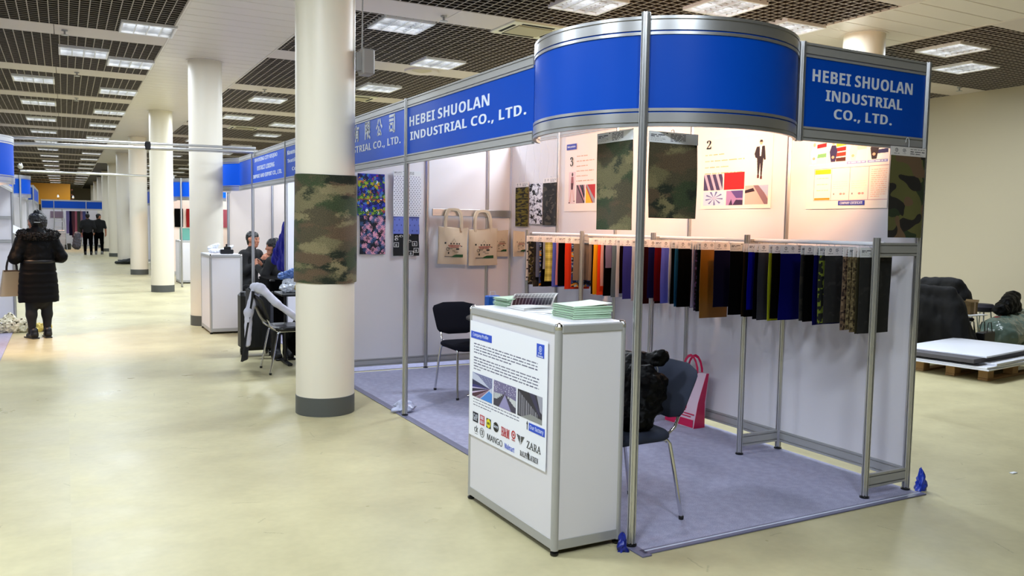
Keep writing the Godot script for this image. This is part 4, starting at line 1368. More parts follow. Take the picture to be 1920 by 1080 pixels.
	rd.face([Vector3(lx, 0.438, -3.410), Vector3(lx, 0.425, -3.415), Vector3(lx, 0.392, -3.407), Vector3(lx, 0.405, -3.400), Vector3(lx, 0.43, -3.402)], Vector3.LEFT)
	obj("mark", rd, ink, p)
	# folders and papers on the top
	var top := 1.081
	var cover := func(w: float, d: float) -> ArrayMesh: return MB.new().box(Vector3(0, 0.0012, 0), Vector3(w, 0.0012, d), 0.0003).mesh()
	var green := sm(Color(0.74, 0.86, 0.74), 0.35)
	var where := ["lowest of the near folder stack", "second from the bottom of the near folder stack", "third from the bottom of the near folder stack", "fourth from the bottom of the near folder stack", "second from the top of the near folder stack", "uppermost of the near folder stack, slightly open"]
	for k in 6:
		var f := thing("folder", "pale green brochure folder on the counter, " + where[k], "folder", Vector3(2.225 + rng.randf_range(-0.006, 0.006), top + 0.0105 * k, -3.40 + rng.randf_range(-0.006, 0.006)), rng.randf_range(-0.03, 0.03), "near stack of folders on the counter")
		folder(f, 0.222, 0.20, green, 0.012 if k == 5 else 0.003)
	where = ["lowest of the far folder stack", "second of the far folder stack", "third of the far folder stack", "topmost of the far folder stack"]
	for k in 4:
		var f := thing("folder", "pale green brochure folder at the back of the counter, " + where[k], "folder", Vector3(2.20 + rng.randf_range(-0.006, 0.006), top + 0.0125 * k, -4.01 + rng.randf_range(-0.004, 0.004)), 0.12 + rng.randf_range(-0.04, 0.04), "far stack of folders on the counter")
		folder(f, 0.22, 0.15, green, 0.006)
	var ob := thing("sample_book", "open colour sample book lying on the counter, its dark striped page lifted", "sample book", Vector3(2.19, top, -3.83))
	obj("cover", MB.new().box(Vector3(0, 0.004, 0), Vector3(0.2, 0.008, 0.19), 0.002), M.pages, ob)
	var im := canvas(128, 64, Color(0.66, 0.64, 0.62))
	for i in 12:
		im.fill_rect(Rect2i(4 + i * 10, 4, 9, 26), Color.from_hsv(fmod(0.97 + i * 0.01, 1.0), 0.3, 0.26 - i * 0.008))
		im.fill_rect(Rect2i(4 + i * 10, 32, 9, 28), Color.from_hsv(0.97 - i * 0.025, 0.85, 0.17 - i * 0.008))
	var pg := []
	for i in 8:
		var f := i / 7.0
		var r := PackedVector3Array()
		for j in 8:
			var u := j / 7.0
			var lo := Vector3(-0.09, 0.009, -0.07).lerp(Vector3(0.11, 0.014, 0.03), u)
			var up := Vector3(-0.02, 0.069, -0.15).lerp(Vector3(0.23, 0.071, -0.10), u)
			r.append(lo.lerp(up, f) + Vector3(0, 0.012 * sin(f * PI), 0))
		pg.append(r)
	obj("lifted_page", MB.new().sheet(pg, 0.001), printed(tex(im), 0.5), ob)
	var low := []
	for i in 5:
		var r := PackedVector3Array()
		for j in 6: r.append(Vector3(-0.095 + 0.19 * j / 5.0, 0.010 + 0.006 * sin(j / 5.0 * PI), 0.09 - 0.16 * i / 4.0))
		low.append(r)
	obj("page_block", MB.new().sheet(low, 0.006), M.pages, ob)
	var sh := thing("leaflet", "white leaflet under the near folder stack on the counter", "leaflet", Vector3(2.21, top, -3.58), 0.35)
	obj("paper", MB.new().box(Vector3(0, 0.0008, 0), Vector3(0.20, 0.0012, 0.13)), M.paper, sh)
	obj("print", MB.new().box(Vector3(-0.06, 0.0016, 0.01), Vector3(0.03, 0.0006, 0.09)), navy, sh)
	tag(obj("loose_sheet", MB.new().box(Vector3(0, 0.0006, 0), Vector3(0.2, 0.001, 0.12)), M.paper, null, Vector3(2.20, top, -3.72)), "white loose sheet on the counter beside the open sample book", "paper")

func folder(f: Node3D, w: float, d: float, m: Material, gape: float) -> void:
	obj("back_cover", MB.new().box(Vector3(0, 0.0012, 0), Vector3(w, 0.0016, d), 0.0004), m, f)
	obj("pages", MB.new().box(Vector3(0.002, 0.0050, 0.001), Vector3(w - 0.01, 0.0058, d - 0.008), 0.001), M.pages, f)
	var rows := []
	for i in 5:
		var r := PackedVector3Array()
		for j in 5:
			var u := j / 4.0
			r.append(Vector3(-w / 2 + w * u, 0.009 + gape * u * u, d / 2 - d * i / 4.0))
		rows.append(r)
	obj("front_cover", MB.new().sheet(rows, 0.0012), m, f)
	obj("spine", MB.new().box(Vector3(0, 0.0052, d / 2 + 0.0008), Vector3(w, 0.0072, 0.0014), 0.0005), m, f)

# ------------------------------------------------------------------ chairs, table, bags in the booth
# visitor chair: origin on the floor under the middle of the seat, sitter faces +z
func chair(label: String, pos: Vector3, turn: float, group: String, up: Material, metal: Material) -> Node3D:
	var o := thing("chair", label, "chair", pos, turn, group)
	# seat: a rounded pad with a turned-down front edge
	var rows := []
	var hx := 0.235
	var hz := 0.21
	var ringf := func(y: float, k: float) -> PackedVector3Array:
		var r := PackedVector3Array()
		for j in 36:
			var a := -TAU * j / 36
			var c := cos(a)
			var s := sin(a)
			var e := 0.42
			var x := signf(c) * pow(absf(c), e) * hx * k
			var z := signf(s) * pow(absf(s), e) * hz * k
			r.append(Vector3(x, y - 0.02 * pow(maxf(0.0, z / hz), 3.0), z))
		return r
	for q in [[0.425, 0.86], [0.428, 0.95], [0.440, 1.0], [0.458, 1.0], [0.470, 0.95], [0.474, 0.80]]: rows.append(ringf.call(q[0], q[1]))
	obj("seat", MB.new().loft(rows), up, o)
	# backrest: curved upright pad, wider at the top
	var br := []
	for i in 13:
		var f := i / 12.0
		var r := PackedVector3Array()
		var half := (0.205 + 0.03 * f) * (1.0 - 0.55 * pow(absf(f * 2 - 1), 9.0))
		var th := 0.022 * (1.0 - 0.7 * pow(absf(f * 2 - 1), 6.0))
		for j in 28:
			var a := -TAU * j / 28
			var x := signf(cos(a)) * pow(absf(cos(a)), 0.6) * half
			var z := sin(a) * th
			r.append(Vector3(x, 0.512 + 0.285 * f, -0.275 - 0.115 * f + 0.10 * x * x / 0.05 * 0.35 + z))
		br.append(r)
	obj("backrest", MB.new().loft(br), up, o)
	for s in [-1.0, 1.0]:
		obj("leg", MB.new().tube([Vector3(s * 0.225, 0.012, 0.235), Vector3(s * 0.215, 0.25, 0.205), Vector3(s * 0.205, 0.405, 0.185), Vector3(s * 0.20, 0.428, 0.165), Vector3(s * 0.20, 0.43, 0.10)], 0.0105, 10), metal, o)
		obj("leg", MB.new().tube([Vector3(s * 0.225, 0.012, -0.26), Vector3(s * 0.215, 0.25, -0.215), Vector3(s * 0.205, 0.405, -0.185), Vector3(s * 0.20, 0.428, -0.165), Vector3(s * 0.20, 0.43, -0.08)], 0.0105, 10), metal, o)
		obj("side_bar", MB.new().tube([Vector3(s * 0.20, 0.43, 0.165), Vector3(s * 0.20, 0.43, -0.165)], 0.0105, 8), metal, o)
		obj("back_bracket", MB.new().tube([Vector3(s * 0.17, 0.43, -0.10), Vector3(s * 0.17, 0.44, -0.19), Vector3(s * 0.17, 0.48, -0.245), Vector3(s * 0.17, 0.58, -0.285)], 0.009, 8), metal, o)
		for z in [0.235, -0.26]:
			obj("foot", MB.new().lathe([Vector2(0.013, 0.0), Vector2(0.014, 0.016), Vector2(0.012, 0.02)], 12), M.black_plastic, o, Vector3(s * 0.225, 0, z))
	obj("cross_bar", MB.new().tube([Vector3(-0.2, 0.42, -0.165), Vector3(0.2, 0.42, -0.165)], 0.009, 8), metal, o)
	obj("cross_bar", MB.new().tube([Vector3(-0.2, 0.42, 0.165), Vector3(0.2, 0.42, 0.165)], 0.009, 8), metal, o)
	return o

# soft heaps and garments from blobs joined by a smooth minimum, meshed as surface nets
# bones: [a, b, radius at a, radius at b, (optional) squash vector]
func blob(bones: Array, cell: float, k: float, ripple := 0.0, freq := 20.0, sd := 1, stretch := Vector3.ONE) -> MB:
	var lo := Vector3.ONE * 1e9
	var hi := -lo
	for b in bones:
		var r: float = maxf(b[2], b[3]) + ripple + k * 0.3
		for p in [b[0], b[1]]:
			lo = lo.min(p - Vector3.ONE * r); hi = hi.max(p + Vector3.ONE * r)
	lo -= Vector3.ONE * cell * 2.0; hi += Vector3.ONE * cell * 2.0
	var nx := int((hi.x - lo.x) / cell) + 2
	var ny := int((hi.y - lo.y) / cell) + 2
	var nz := int((hi.z - lo.z) / cell) + 2
	var F := PackedFloat32Array()
	F.resize(nx * ny * nz)
	F.fill(10.0)
	for b in bones:
		var pa: Vector3 = b[0]
		var ab: Vector3 = b[1] - pa
		var l2 := maxf(ab.length_squared(), 1e-9)
		var ra: float = b[2]
		var rb: float = b[3]
		var sq: Vector3 = b[4] if b.size() > 4 else Vector3.ONE
		var inv := Vector3.ONE / sq
		var ms := minf(sq.x, minf(sq.y, sq.z))
		var m := maxf(ra, rb) + k * 1.2 + cell * 2.0
		var bl: Vector3 = (b[0] as Vector3).min(b[1]) - Vector3.ONE * m - lo
		var bh: Vector3 = (b[0] as Vector3).max(b[1]) + Vector3.ONE * m - lo
		for iy in range(maxi(0, int(bl.y / cell)), mini(ny, int(bh.y / cell) + 2)):
			for iz in range(maxi(0, int(bl.z / cell)), mini(nz, int(bh.z / cell) + 2)):
				var at := (iy * nz + iz) * nx
				for ixx in range(maxi(0, int(bl.x / cell)), mini(nx, int(bh.x / cell) + 2)):
					var p := lo + Vector3(ixx, iy, iz) * cell
					var h := clampf((p - pa).dot(ab) / l2, 0.0, 1.0)
					var d := ((p - pa - ab * h) * inv).length() * (ms if ms < 1.0 else 1.0)
					d -= lerpf(ra, rb, h) * (ms if ms < 1.0 else 1.0)
					var o := F[at + ixx]
					var e := maxf(k - absf(o - d), 0.0) / k
					F[at + ixx] = minf(o, d) - e * e * k * 0.25
	if ripple > 0.0:
		var ns := noise(1.0, 2, sd)
		for iy in ny:
			for iz in nz:
				for ixx in nx:
					var i := (iy * nz + iz) * nx + ixx
					if absf(F[i]) < 0.05:
						var p := (lo + Vector3(ixx, iy, iz) * cell) * freq * stretch
						F[i] += ns.get_noise_3dv(p * 0.1) * ripple * 2.0
	var mb := MB.new()
	var id := PackedInt32Array()
	id.resize(nx * ny * nz)
	id.fill(-1)
	var sx := 1
	var szz := nx
	var sy := nx * nz
	var corner := [0, sx, szz, sx + szz, sy, sy + sx, sy + szz, sy + sx + szz]
	var off := [Vector3(0, 0, 0), Vector3(1, 0, 0), Vector3(0, 0, 1), Vector3(1, 0, 1), Vector3(0, 1, 0), Vector3(1, 1, 0), Vector3(0, 1, 1), Vector3(1, 1, 1)]
	var edges := [[0, 1], [2, 3], [4, 5], [6, 7], [0, 2], [1, 3], [4, 6], [5, 7], [0, 4], [1, 5], [2, 6], [3, 7]]
	for iy in ny - 1:
		for iz in nz - 1:
			for ixx in nx - 1:
				var i := (iy * nz + iz) * nx + ixx
				if F[i] > cell * 2.5 or F[i] < -cell * 2.5: continue
				var mask := 0
				for c in 8:
					if F[i + corner[c]] < 0.0: mask |= 1 << c
				if mask == 0 or mask == 255: continue
				var s := Vector3.ZERO
				var cnt := 0
				for e in edges:
					var fa := F[i + corner[e[0]]]
					var fb := F[i + corner[e[1]]]
					if (fa < 0.0) != (fb < 0.0):
						s += (off[e[0]] as Vector3).lerp(off[e[1]], fa / (fa - fb)); cnt += 1
				s /= cnt
				var g := Vector3(F[i + sx] - F[i], F[i + sy] - F[i], F[i + szz] - F[i]) + Vector3(F[i + corner[7]] - F[i + corner[6]], F[i + corner[7]] - F[i + corner[3]], F[i + corner[7]] - F[i + corner[5]])
				id[i] = mb.v.size()
				mb.v.append(lo + (Vector3(ixx, iy, iz) + s) * cell)
				mb.n.append(g.normalized())
				mb.t.append(Vector2.ZERO)
	for iy in range(1, ny - 1):
		for iz in range(1, nz - 1):
			for ixx in range(1, nx - 1):
				var i := (iy * nz + iz) * nx + ixx
				var f0 := F[i]
				if absf(f0) > cell * 2.5: continue
				for ax in 3:
					var st: int = [sx, sy, szz][ax]
					var f1 := F[i + st]
					if (f0 < 0.0) == (f1 < 0.0): continue
					var u: int = [sy, szz, sx][ax]
					var w: int = [szz, sx, sy][ax]
					var a := id[i]
					var b := id[i - u]
					var c := id[i - u - w]
					var d := id[i - w]
					if a < 0 or b < 0 or c < 0 or d < 0: continue
					if f0 < 0.0: mb.ix.append_array(PackedInt32Array([a, c, b, a, d, c]))
					else: mb.ix.append_array(PackedInt32Array([a, b, c, a, c, d]))
	return mb

func board(called: String, label: String, z0: float, z1: float, y0: float, y1: float, t: Texture2D) -> Node3D:
	var o := thing(called, label, "poster")
	var rows := []
	for i in 5:
		var r := PackedVector3Array()
		for j in 7:
			var u := j / 6.0
			var f := i / 4.0
			r.append(Vector3(XB - 0.006 - 0.004 * pow(1.0 - f, 3.0) * absf(sin(u * 5.0)), y0 + (y1 - y0) * f, z0 + (z1 - z0) * u))
		rows.append(r)
	obj("sheet", MB.new().sheet(rows, 0.0008), printed(t, 0.5), o)
	return o

func booth_things() -> void:
	# posters on the back wall
	var ink := sm(Color(0.05, 0.04, 0.05), 0.5)
	var tagblue := sm(Color(0.20, 0.24, 0.66), 0.5)
	var p3 := board("poster", "poster with the number 3, a walking woman and fabric pictures", -6.99, -6.317, 1.676, 2.40, T.poster_women)
	letters(p3, "print", "3", 0.052, 0.088, Vector3(XB - 0.012, 2.155, -6.862), FRONT, ink, "Droid Serif", true, 0.0008)
	flat(p3, "heading_tag", -6.955, -6.78, 2.27, 2.325, XB - 0.012, tagblue)
	letters(p3, "print", "Main products", 0.14, 0.026, Vector3(XB - 0.013, 2.297, -6.868), FRONT, M.letter, "Droid Sans", true, 0.0006)
	var p2 := board("poster", "poster with the number 2, a man in a dark suit and a red cloth picture", -4.988, -4.262, 1.677, 2.2, T.poster_suits)
	letters(p2, "print", "2", 0.05, 0.065, Vector3(XB - 0.012, 2.165, -4.912), FRONT, ink, "Droid Serif", true, 0.0008)
	var pc := board("poster", "poster with four shop pictures above a row of certificates", -3.951, -3.327, 1.667, 2.124, T.poster_certs)
	flat(pc, "caption_tag", -3.685, -3.487, 1.689, 1.717, XB - 0.012, tagblue)
	letters(pc, "print", "COMPANY CERTIFICATE", 0.17, 0.016, Vector3(XB - 0.013, 1.703, -3.586), FRONT, M.letter, "Droid Sans", true, 0.0006)
	# cloths hung at the front corner
	var back := printed(T.card_back, 0.6)
	var card := printed(T.card, 0.6)
	var forest := printed(T.camo_forest, 0.9, true)
	forest.albedo_color = Color(0.88, 0.88, 0.84)
	forest.uv1_scale = Vector3(0.55, 0.6, 1)
	var forest2 := printed(T.camo_forest, 0.9, true)
	forest2.albedo_color = Color(0.88, 0.88, 0.84)
	forest2.uv1_scale = Vector3(0.55, 0.5, 1)
	forest2.uv1_offset = Vector3(0.42, 0.35, 0)
	sample("camouflage_cloth", "woodland camouflage cloth hanging from the curved fascia, left of the front corner post", "fabric sample", "", Vector3(XF - 0.012, 1.984, -3.318), -PI / 2, 0.29, 0.052, 0.425, forest, back, 0.010, 0.0)
	sample("camouflage_cloth", "darker woodland camouflage cloth hanging from the curved fascia, right of the front corner post", "fabric sample", "", Vector3(2.526, 1.97, Z0 + 0.012), 0.0, 0.288, 0.052, 0.352, forest2, back, 0.008, 0.012)
	sample("camouflage_cloth", "four-colour camouflage cloth on a clear hanger under the right-hand sign", "fabric sample", "", Vector3(4.185, 2.0, Z0 + 0.03), 0.0, 0.296, 0.05, 0.46, printed(T.camo_wood, 0.9, true), card, 0.010, 0.05)
	# three samples on the far part of the back wall
	var g := "camouflage samples on the back wall"
	for q in [["tiger-striped yellow and black camouflage sample on the back wall", -7.815, 0.275, "camo_tiger", 0.05, 1.99, 0.42], ["black and white snow camouflage sample on the back wall", -7.512, 0.27, "camo_snow", 0.0, 1.965, 0.42], ["dark night camouflage sample on the back wall, nearest of three", -7.235, 0.262, "camo_wall", 0.05, 2.015, 0.43]]:
		var s := sample("wall_sample", q[0], "fabric sample", g, Vector3(XB - 0.03, q[5], q[1]), -PI / 2, q[2], q[4], q[6], printed(T[q[3]], 0.9, true), card, 0.006, 0.012)
		for dx in [-0.08, 0.07]:
			obj("string", MB.new().tube([Vector3(dx, -0.01, 0), Vector3(dx * 0.6 + 0.02, 0.22, -0.004), Vector3(dx * 1.3, 2.4 - q[5], -0.008)], 0.0012, 4), M.paper, s)
	# cloths on the left partition
	var pz := Z0 - 5.0 + 0.018
	sample("wall_sample", "blue, green and gold flowered cloth on the left partition wall", "fabric sample", "printed cloths on the left partition", Vector3(2.738, 2.022, pz), 0.0, 0.29, 0.0, 0.42, printed(T.floral, 0.85, true), card, 0.005, 0.0)
	sample("wall_sample", "pink cloth with blue palm leaves, below the flowered cloth", "fabric sample", "printed cloths on the left partition", Vector3(2.757, 1.60, pz - 0.004), 0.0, 0.27, 0.0, 0.39, printed(T.palms, 0.85, true), card, 0.005, 0.0)
	sample("wall_sample", "white cloth with rows of small sprigs on the left partition", "fabric sample", "printed cloths on the left partition", Vector3(3.122, 2.07, pz + 0.006), 0.0, 0.30, 0.05, 0.42, printed(T.sprigs, 0.85, true), back, 0.005, 0.0)
	sample("wall_sample", "lavender dotted cloth under the white sprigged cloth", "fabric sample", "printed cloths on the left partition", Vector3(3.118, 1.60, pz), 0.0, 0.285, 0.0, 0.18, printed(T.lilac_dots, 0.85, true), card, 0.004, 0.0)
	sample("wall_sample", "black and white picture-printed cloth, lowest on the left partition", "fabric sample", "printed cloths on the left partition", Vector3(3.12, 1.425, pz - 0.004), 0.0, 0.283, 0.0, 0.23, printed(T.pictures, 0.85, true), card, 0.004, 0.0)
	# cotton bags on the bar
	for q in [["cream cotton tote bag with a printed emblem, left of the two on the bar", 3.615, 1.495, 0.345, 0.385, 0.20, -0.03], ["cream cotton tote bag with a printed emblem, right of the two on the bar", 3.962, 1.485, 0.35, 0.39, 0.20, 0.02]]:
		tote(q[0], Vector3(q[1], q[2], pz + 0.085), q[3], q[4], q[5], q[6], "cotton bags hung on the flat bar")
	for q in [["small cream cotton pouch, left of the two hanging beside the tote bags", 4.19, 1.475, 0.19, 0.285], ["small cream cotton pouch, right of the two, next to the rack", 4.30, 1.47, 0.17, 0.27]]:
		tote(q[0], Vector3(q[1], q[2], pz + (0.06 if q[1] < 4.25 else 0.30)), q[3], q[4], 0.0, 0.0, "cotton pouches")
	# chairs and table
	chair("black chair with a dark jacket heaped on it, beside the front corner post", Vector3(2.55, 0.006, -3.52), -PI / 2, "chairs in the nearest booth", M.upholstery_blue, M.chrome)
	chair("black upholstered chair standing behind the counter near the left partition", Vector3(3.20, 0.006, -6.70), 0.0, "chairs in the nearest booth", M.upholstery, M.chrome)
	var t := thing("round_table", "small round black table, mostly hidden behind the counter", "table", Vector3(3.47, 0.006, -6.38))
	obj("table_top", MB.new().lathe([Vector2(0.40, 0.690), Vector2(0.42, 0.698), Vector2(0.42, 0.712), Vector2(0.405, 0.72), Vector2(0.0, 0.72)], 48, true, false), M.black_plastic, t)
	obj("column_leg", MB.new().lathe([Vector2(0.03, 0.03), Vector2(0.03, 0.69)], 20), M.chrome, t)
	for k in 4:
		var d := Vector3(cos(TAU * k / 4 + 0.4), 0, sin(TAU * k / 4 + 0.4))
		obj("foot_bar", MB.new().tube([d * 0.02 + Vector3(0, 0.035, 0), d * 0.3 + Vector3(0, 0.028, 0), d * 0.40 + Vector3(0, 0.014, 0)], 0.014, 8), M.chrome, t)
	var bb := thing("paper_bag", "small blue paper bag on the round table, just showing behind the counter", "bag", Vector3(3.27, 0.727, -6.40))
	obj("bag_body", MB.new().box(Vector3(0, 0.095, 0), Vector3(0.13, 0.19, 0.07), 0.01), sm(Color(0.08, 0.36, 0.74), 0.5), bb)
	obj("handle", MB.new().tube([Vector3(-0.03, 0.185, 0), Vector3(-0.02, 0.225, 0), Vector3(0.02, 0.225, 0), Vector3(0.03, 0.185, 0)], 0.003, 6), M.paper, bb)
	# jacket heaped on the near chair, hood over the backrest
	var bones := []
	var c := Vector3(2.55, 0.0, -3.52)
	for k in 4: bones.append([c + Vector3(0.02 + 0.025 * k, 0.545 + 0.062 * k, -0.15), c + Vector3(0.02 + 0.025 * k, 0.545 + 0.062 * k, 0.10 - 0.015 * k), 0.088 - 0.006 * k, 0.082 - 0.006 * k])
	bones.append([c + Vector3(0.06, 0.56, -0.12), c + Vector3(0.16, 0.74, -0.06), 0.10, 0.085])
	bones.append([c + Vector3(0.12, 0.78, -0.16), c + Vector3(0.15, 0.80, -0.02), 0.070, 0.062])
	bones.append([c + Vector3(0.08, 0.745, -0.10), c + Vector3(0.12, 0.755, 0.07), 0.066, 0.060])
	bones.append([c + Vector3(0.15, 0.80, -0.02), c + Vector3(0.21, 0.835, 0.06), 0.052, 0.036])
	bones.append([c + Vector3(0.21, 0.835, 0.06), c + Vector3(0.20, 0.865, 0.09), 0.034, 0.022])
	bones.append([c + Vector3(0.24, 0.85, 0.08), c + Vector3(0.215, 0.83, 0.07), 0.022, 0.026])
	for k in 4: bones.append([c + Vector3(0.17 - 0.012 * k * k, 0.72 - 0.062 * k, 0.115 + 0.012 * k), c + Vector3(0.10 - 0.012 * k * k, 0.725 - 0.066 * k, 0.15), 0.050, 0.046])
	bones.append([c + Vector3(-0.08, 0.525, -0.12), c + Vector3(-0.12, 0.525, 0.10), 0.062, 0.058])
	bones.append([c + Vector3(-0.20, 0.50, -0.12), c + Vector3(-0.22, 0.32, -0.10), 0.06, 0.05, Vector3(0.7, 1, 1.2)])
	var j := thing("jacket", "black quilted jacket heaped on the chair beside the front corner post", "jacket")
	obj("body", blob(bones, 0.009, 0.022, 0.006, 170.0, 4, Vector3(1, 1.4, 1)), M.puffer, j)
	obj("zip", MB.new().tube([c + Vector3(0.19, 0.80, 0.075), c + Vector3(0.185, 0.775, 0.09), c + Vector3(0.175, 0.755, 0.098)], 0.004, 6), M.chrome, j)
	# pink and white bag against the back wall
	var bag := thing("shopping_bag", "pink and white shopping bag leaning on the back wall behind the near chair", "bag", Vector3(4.235, 0.006, -4.93), 0.0)
	bag.basis = Basis(Vector3(0, 0, 1), -0.02) * Basis(Vector3.UP, -PI / 2 + 0.05)
	var pink := sm(Color(0.78, 0.06, 0.30), 0.4)
	var white := sm(Color(0.84, 0.74, 0.80), 0.4)
	obj("front", MB.new().sheet([PackedVector3Array([Vector3(-0.19, 0.0, 0.06), Vector3(0, 0.0, 0.065), Vector3(0.13, 0.0, 0.06)]), PackedVector3Array([Vector3(-0.18, 0.2, 0.045), Vector3(0, 0.2, 0.05), Vector3(0.15, 0.2, 0.045)]), PackedVector3Array([Vector3(-0.17, 0.42, 0.012), Vector3(0, 0.42, 0.014), Vector3(0.19, 0.43, 0.012)])], 0.002), white, bag)
	obj("back", MB.new().sheet([PackedVector3Array([Vector3(-0.19, 0.0, -0.05), Vector3(0.13, 0.0, -0.05)]), PackedVector3Array([Vector3(-0.18, 0.2, -0.035), Vector3(0.15, 0.2, -0.035)]), PackedVector3Array([Vector3(-0.17, 0.42, -0.012), Vector3(0.19, 0.43, -0.012)])], 0.002), white, bag)
	obj("gusset", MB.new().sheet([PackedVector3Array([Vector3(0.13, 0.0, 0.06), Vector3(0.135, 0.0, -0.05)]), PackedVector3Array([Vector3(0.152, 0.2, 0.045), Vector3(0.14, 0.2, -0.035)]), PackedVector3Array([Vector3(0.192, 0.43, 0.012), Vector3(0.192, 0.43, -0.012)])], 0.003), pink, bag)
	obj("base_band", MB.new().box(Vector3(-0.03, 0.035, 0.064), Vector3(0.31, 0.06, 0.004), 0.001), pink, bag)
	for k in 2: obj("stripe", MB.new().box(Vector3(0.04 + k * 0.035, 0.085 + k * 0.02, 0.060), Vector3(0.11, 0.008, 0.004)), pink, bag)
	var lg := MB.new()
	for q in [[Vector3(-0.05, 0.14, 0.054), Vector3(0.03, 0.14, 0.055), 0.018], [Vector3(0.03, 0.14, 0.055), Vector3(0.045, 0.30, 0.034), 0.008], [Vector3(0.045, 0.30, 0.034), Vector3(0.02, 0.33, 0.03), 0.008], [Vector3(0.02, 0.33, 0.03), Vector3(-0.015, 0.30, 0.035), 0.008], [Vector3(-0.015, 0.30, 0.035), Vector3(-0.03, 0.21, 0.046), 0.008], [Vector3(-0.05, 0.21, 0.047), Vector3(0.03, 0.22, 0.046), 0.016]]: lg.tube([q[0], q[1]], q[2], 8)
	obj("emblem", lg, pink, bag)
	for s in [-1.0, 1.0]:
		var hp := []
		for k in 9:
			var a := PI * k / 8
			hp.append(Vector3(0.03 - cos(a) * 0.07 - s * 0.01, 0.40 + sin(a) * 0.135, s * 0.014))
		var hr := []
		for w in 2:
			var r := PackedVector3Array()
			for q in hp: r.append(q + Vector3(0, 0, 0) + (q - Vector3(0.03, 0.42, q.z)).normalized() * (0.022 * w))
			hr.append(r)
		obj("handle", MB.new().sheet(hr, 0.002), pink, bag)

func tote(label: String, pos: Vector3, w: float, h: float, loop: float, tilt: float, group: String) -> void:
	var o := thing("tote_bag" if loop > 0.0 else "cotton_pouch", label, "bag", pos, 0.0, group)
	o.rotation.z = tilt
	var rows := []
	var ph := rng.randf() * 6.0
	for i in 12:
		var f := i / 11.0
		var r := PackedVector3Array()
		var th := 0.014 * sin(PI * clampf(f * 0.9 + 0.05, 0, 1)) + 0.003
		for j in 32:
			var a := -TAU * j / 32
			var x := signf(cos(a)) * pow(absf(cos(a)), 0.35) * w * 0.5 * (1.0 - 0.03 * sin(f * 3.0))
			var z := signf(sin(a)) * pow(absf(sin(a)), 0.6) * th + 0.006 * sin(x * 22.0 + f * 5.0 + ph)
			r.append(Vector3(x, -h * (1.0 - f) + 0.008 * sin(x * 14.0 + ph) * f, z))
		rows.append(r)
	obj("bag_body", MB.new().loft(rows), M.canvas, o)
	if loop > 0.0:
		for s in [-1.0, 1.0]:
			var hp := []
			for k in 15:
				var a := PI * k / 14
				var x := -cos(a)
				hp.append(Vector3(signf(x) * pow(absf(x), 0.55) * w * 0.27, -0.03 + loop * pow(sin(a), 0.5) * 1.12, s * 0.010 + (0.0 if s > 0 else -0.03) * sin(a)))
			var a0 := PackedVector3Array()
			var a1 := PackedVector3Array()
			for k in 15:
				var t: Vector3 = (hp[mini(k + 1, 14)] - hp[maxi(k - 1, 0)]).normalized()
				var q := Vector3(-t.y, t.x, 0) * 0.013
				a0.append(hp[k] - q); a1.append(hp[k] + q)
			obj("handle", MB.new().sheet([a0, a1] if s > 0 else [a0, a1], 0.003), M.canvas, o)
	# printed emblem: roof, rows of lettering, a green hill
	var ink := sm(Color(0.10, 0.09, 0.08), 0.8)
	var red := sm(Color(0.55, 0.16, 0.14), 0.8)
	var green := sm(Color(0.04, 0.25, 0.08), 0.8)
	var k := w / 0.35
	var zf := 0.030
	var pr := MB.new()
	var bar := func(m: MB, x: float, y: float, ww: float, hh: float): m.box(Vector3(x * k, (y - 0.39) * h / 0.39, zf), Vector3(ww * k, hh * k, 0.001))
	bar.call(pr, -0.10, 0.225, 0.018, 0.018)
	for q in [[-0.035, 0.22], [0.0, 0.222], [0.035, 0.22], [0.062, 0.22]]: bar.call(pr, q[0], q[1], 0.014, 0.016)
	for q in [[0.045, 0.165, 0.035, 0.016], [-0.04, 0.168, 0.05, 0.005], [0.0, 0.145, 0.03, 0.005], [-0.06, 0.12, 0.014, 0.022], [0.03, 0.13, 0.05, 0.004], [0.09, 0.195, 0.012, 0.012]]: bar.call(pr, q[0], q[1], q[2], q[3])
	for i in 16:
		var a := TAU * i / 16
		bar.call(pr, -0.07 + cos(a) * 0.016, 0.162 + sin(a) * 0.016, 0.006, 0.005)
	for i in 5: bar.call(pr, (i - 2) * 0.008, 0.246 + 0.012 * (2 - absi(i - 2)), 0.007, 0.004)
	bar.call(pr, -0.06, 0.082, 0.09, 0.006)
	obj("print", pr, ink, o)
	var rr := MB.new()
	for i in 9: bar.call(rr, -0.06 + i * 0.0165, 0.200, 0.012, 0.012)
	for i in 7: bar.call(rr, -0.05 + i * 0.0165, 0.184, 0.013, 0.009)
	obj("print", rr, red, o)
	var gr := MB.new()
	gr.xf = Transform3D(Basis.IDENTITY, Vector3(0, -h, zf))
	var sc := h / 0.39
	gr.prism(PackedVector2Array([Vector2(-0.03 * k, 0.078 * sc), Vector2(0.11 * k, 0.078 * sc), Vector2(0.11 * k, 0.108 * sc), Vector2(0.03 * k, 0.106 * sc), Vector2(0.0, 0.095 * sc)]), 0.0, 0.001)
	obj("print", gr, green, o)

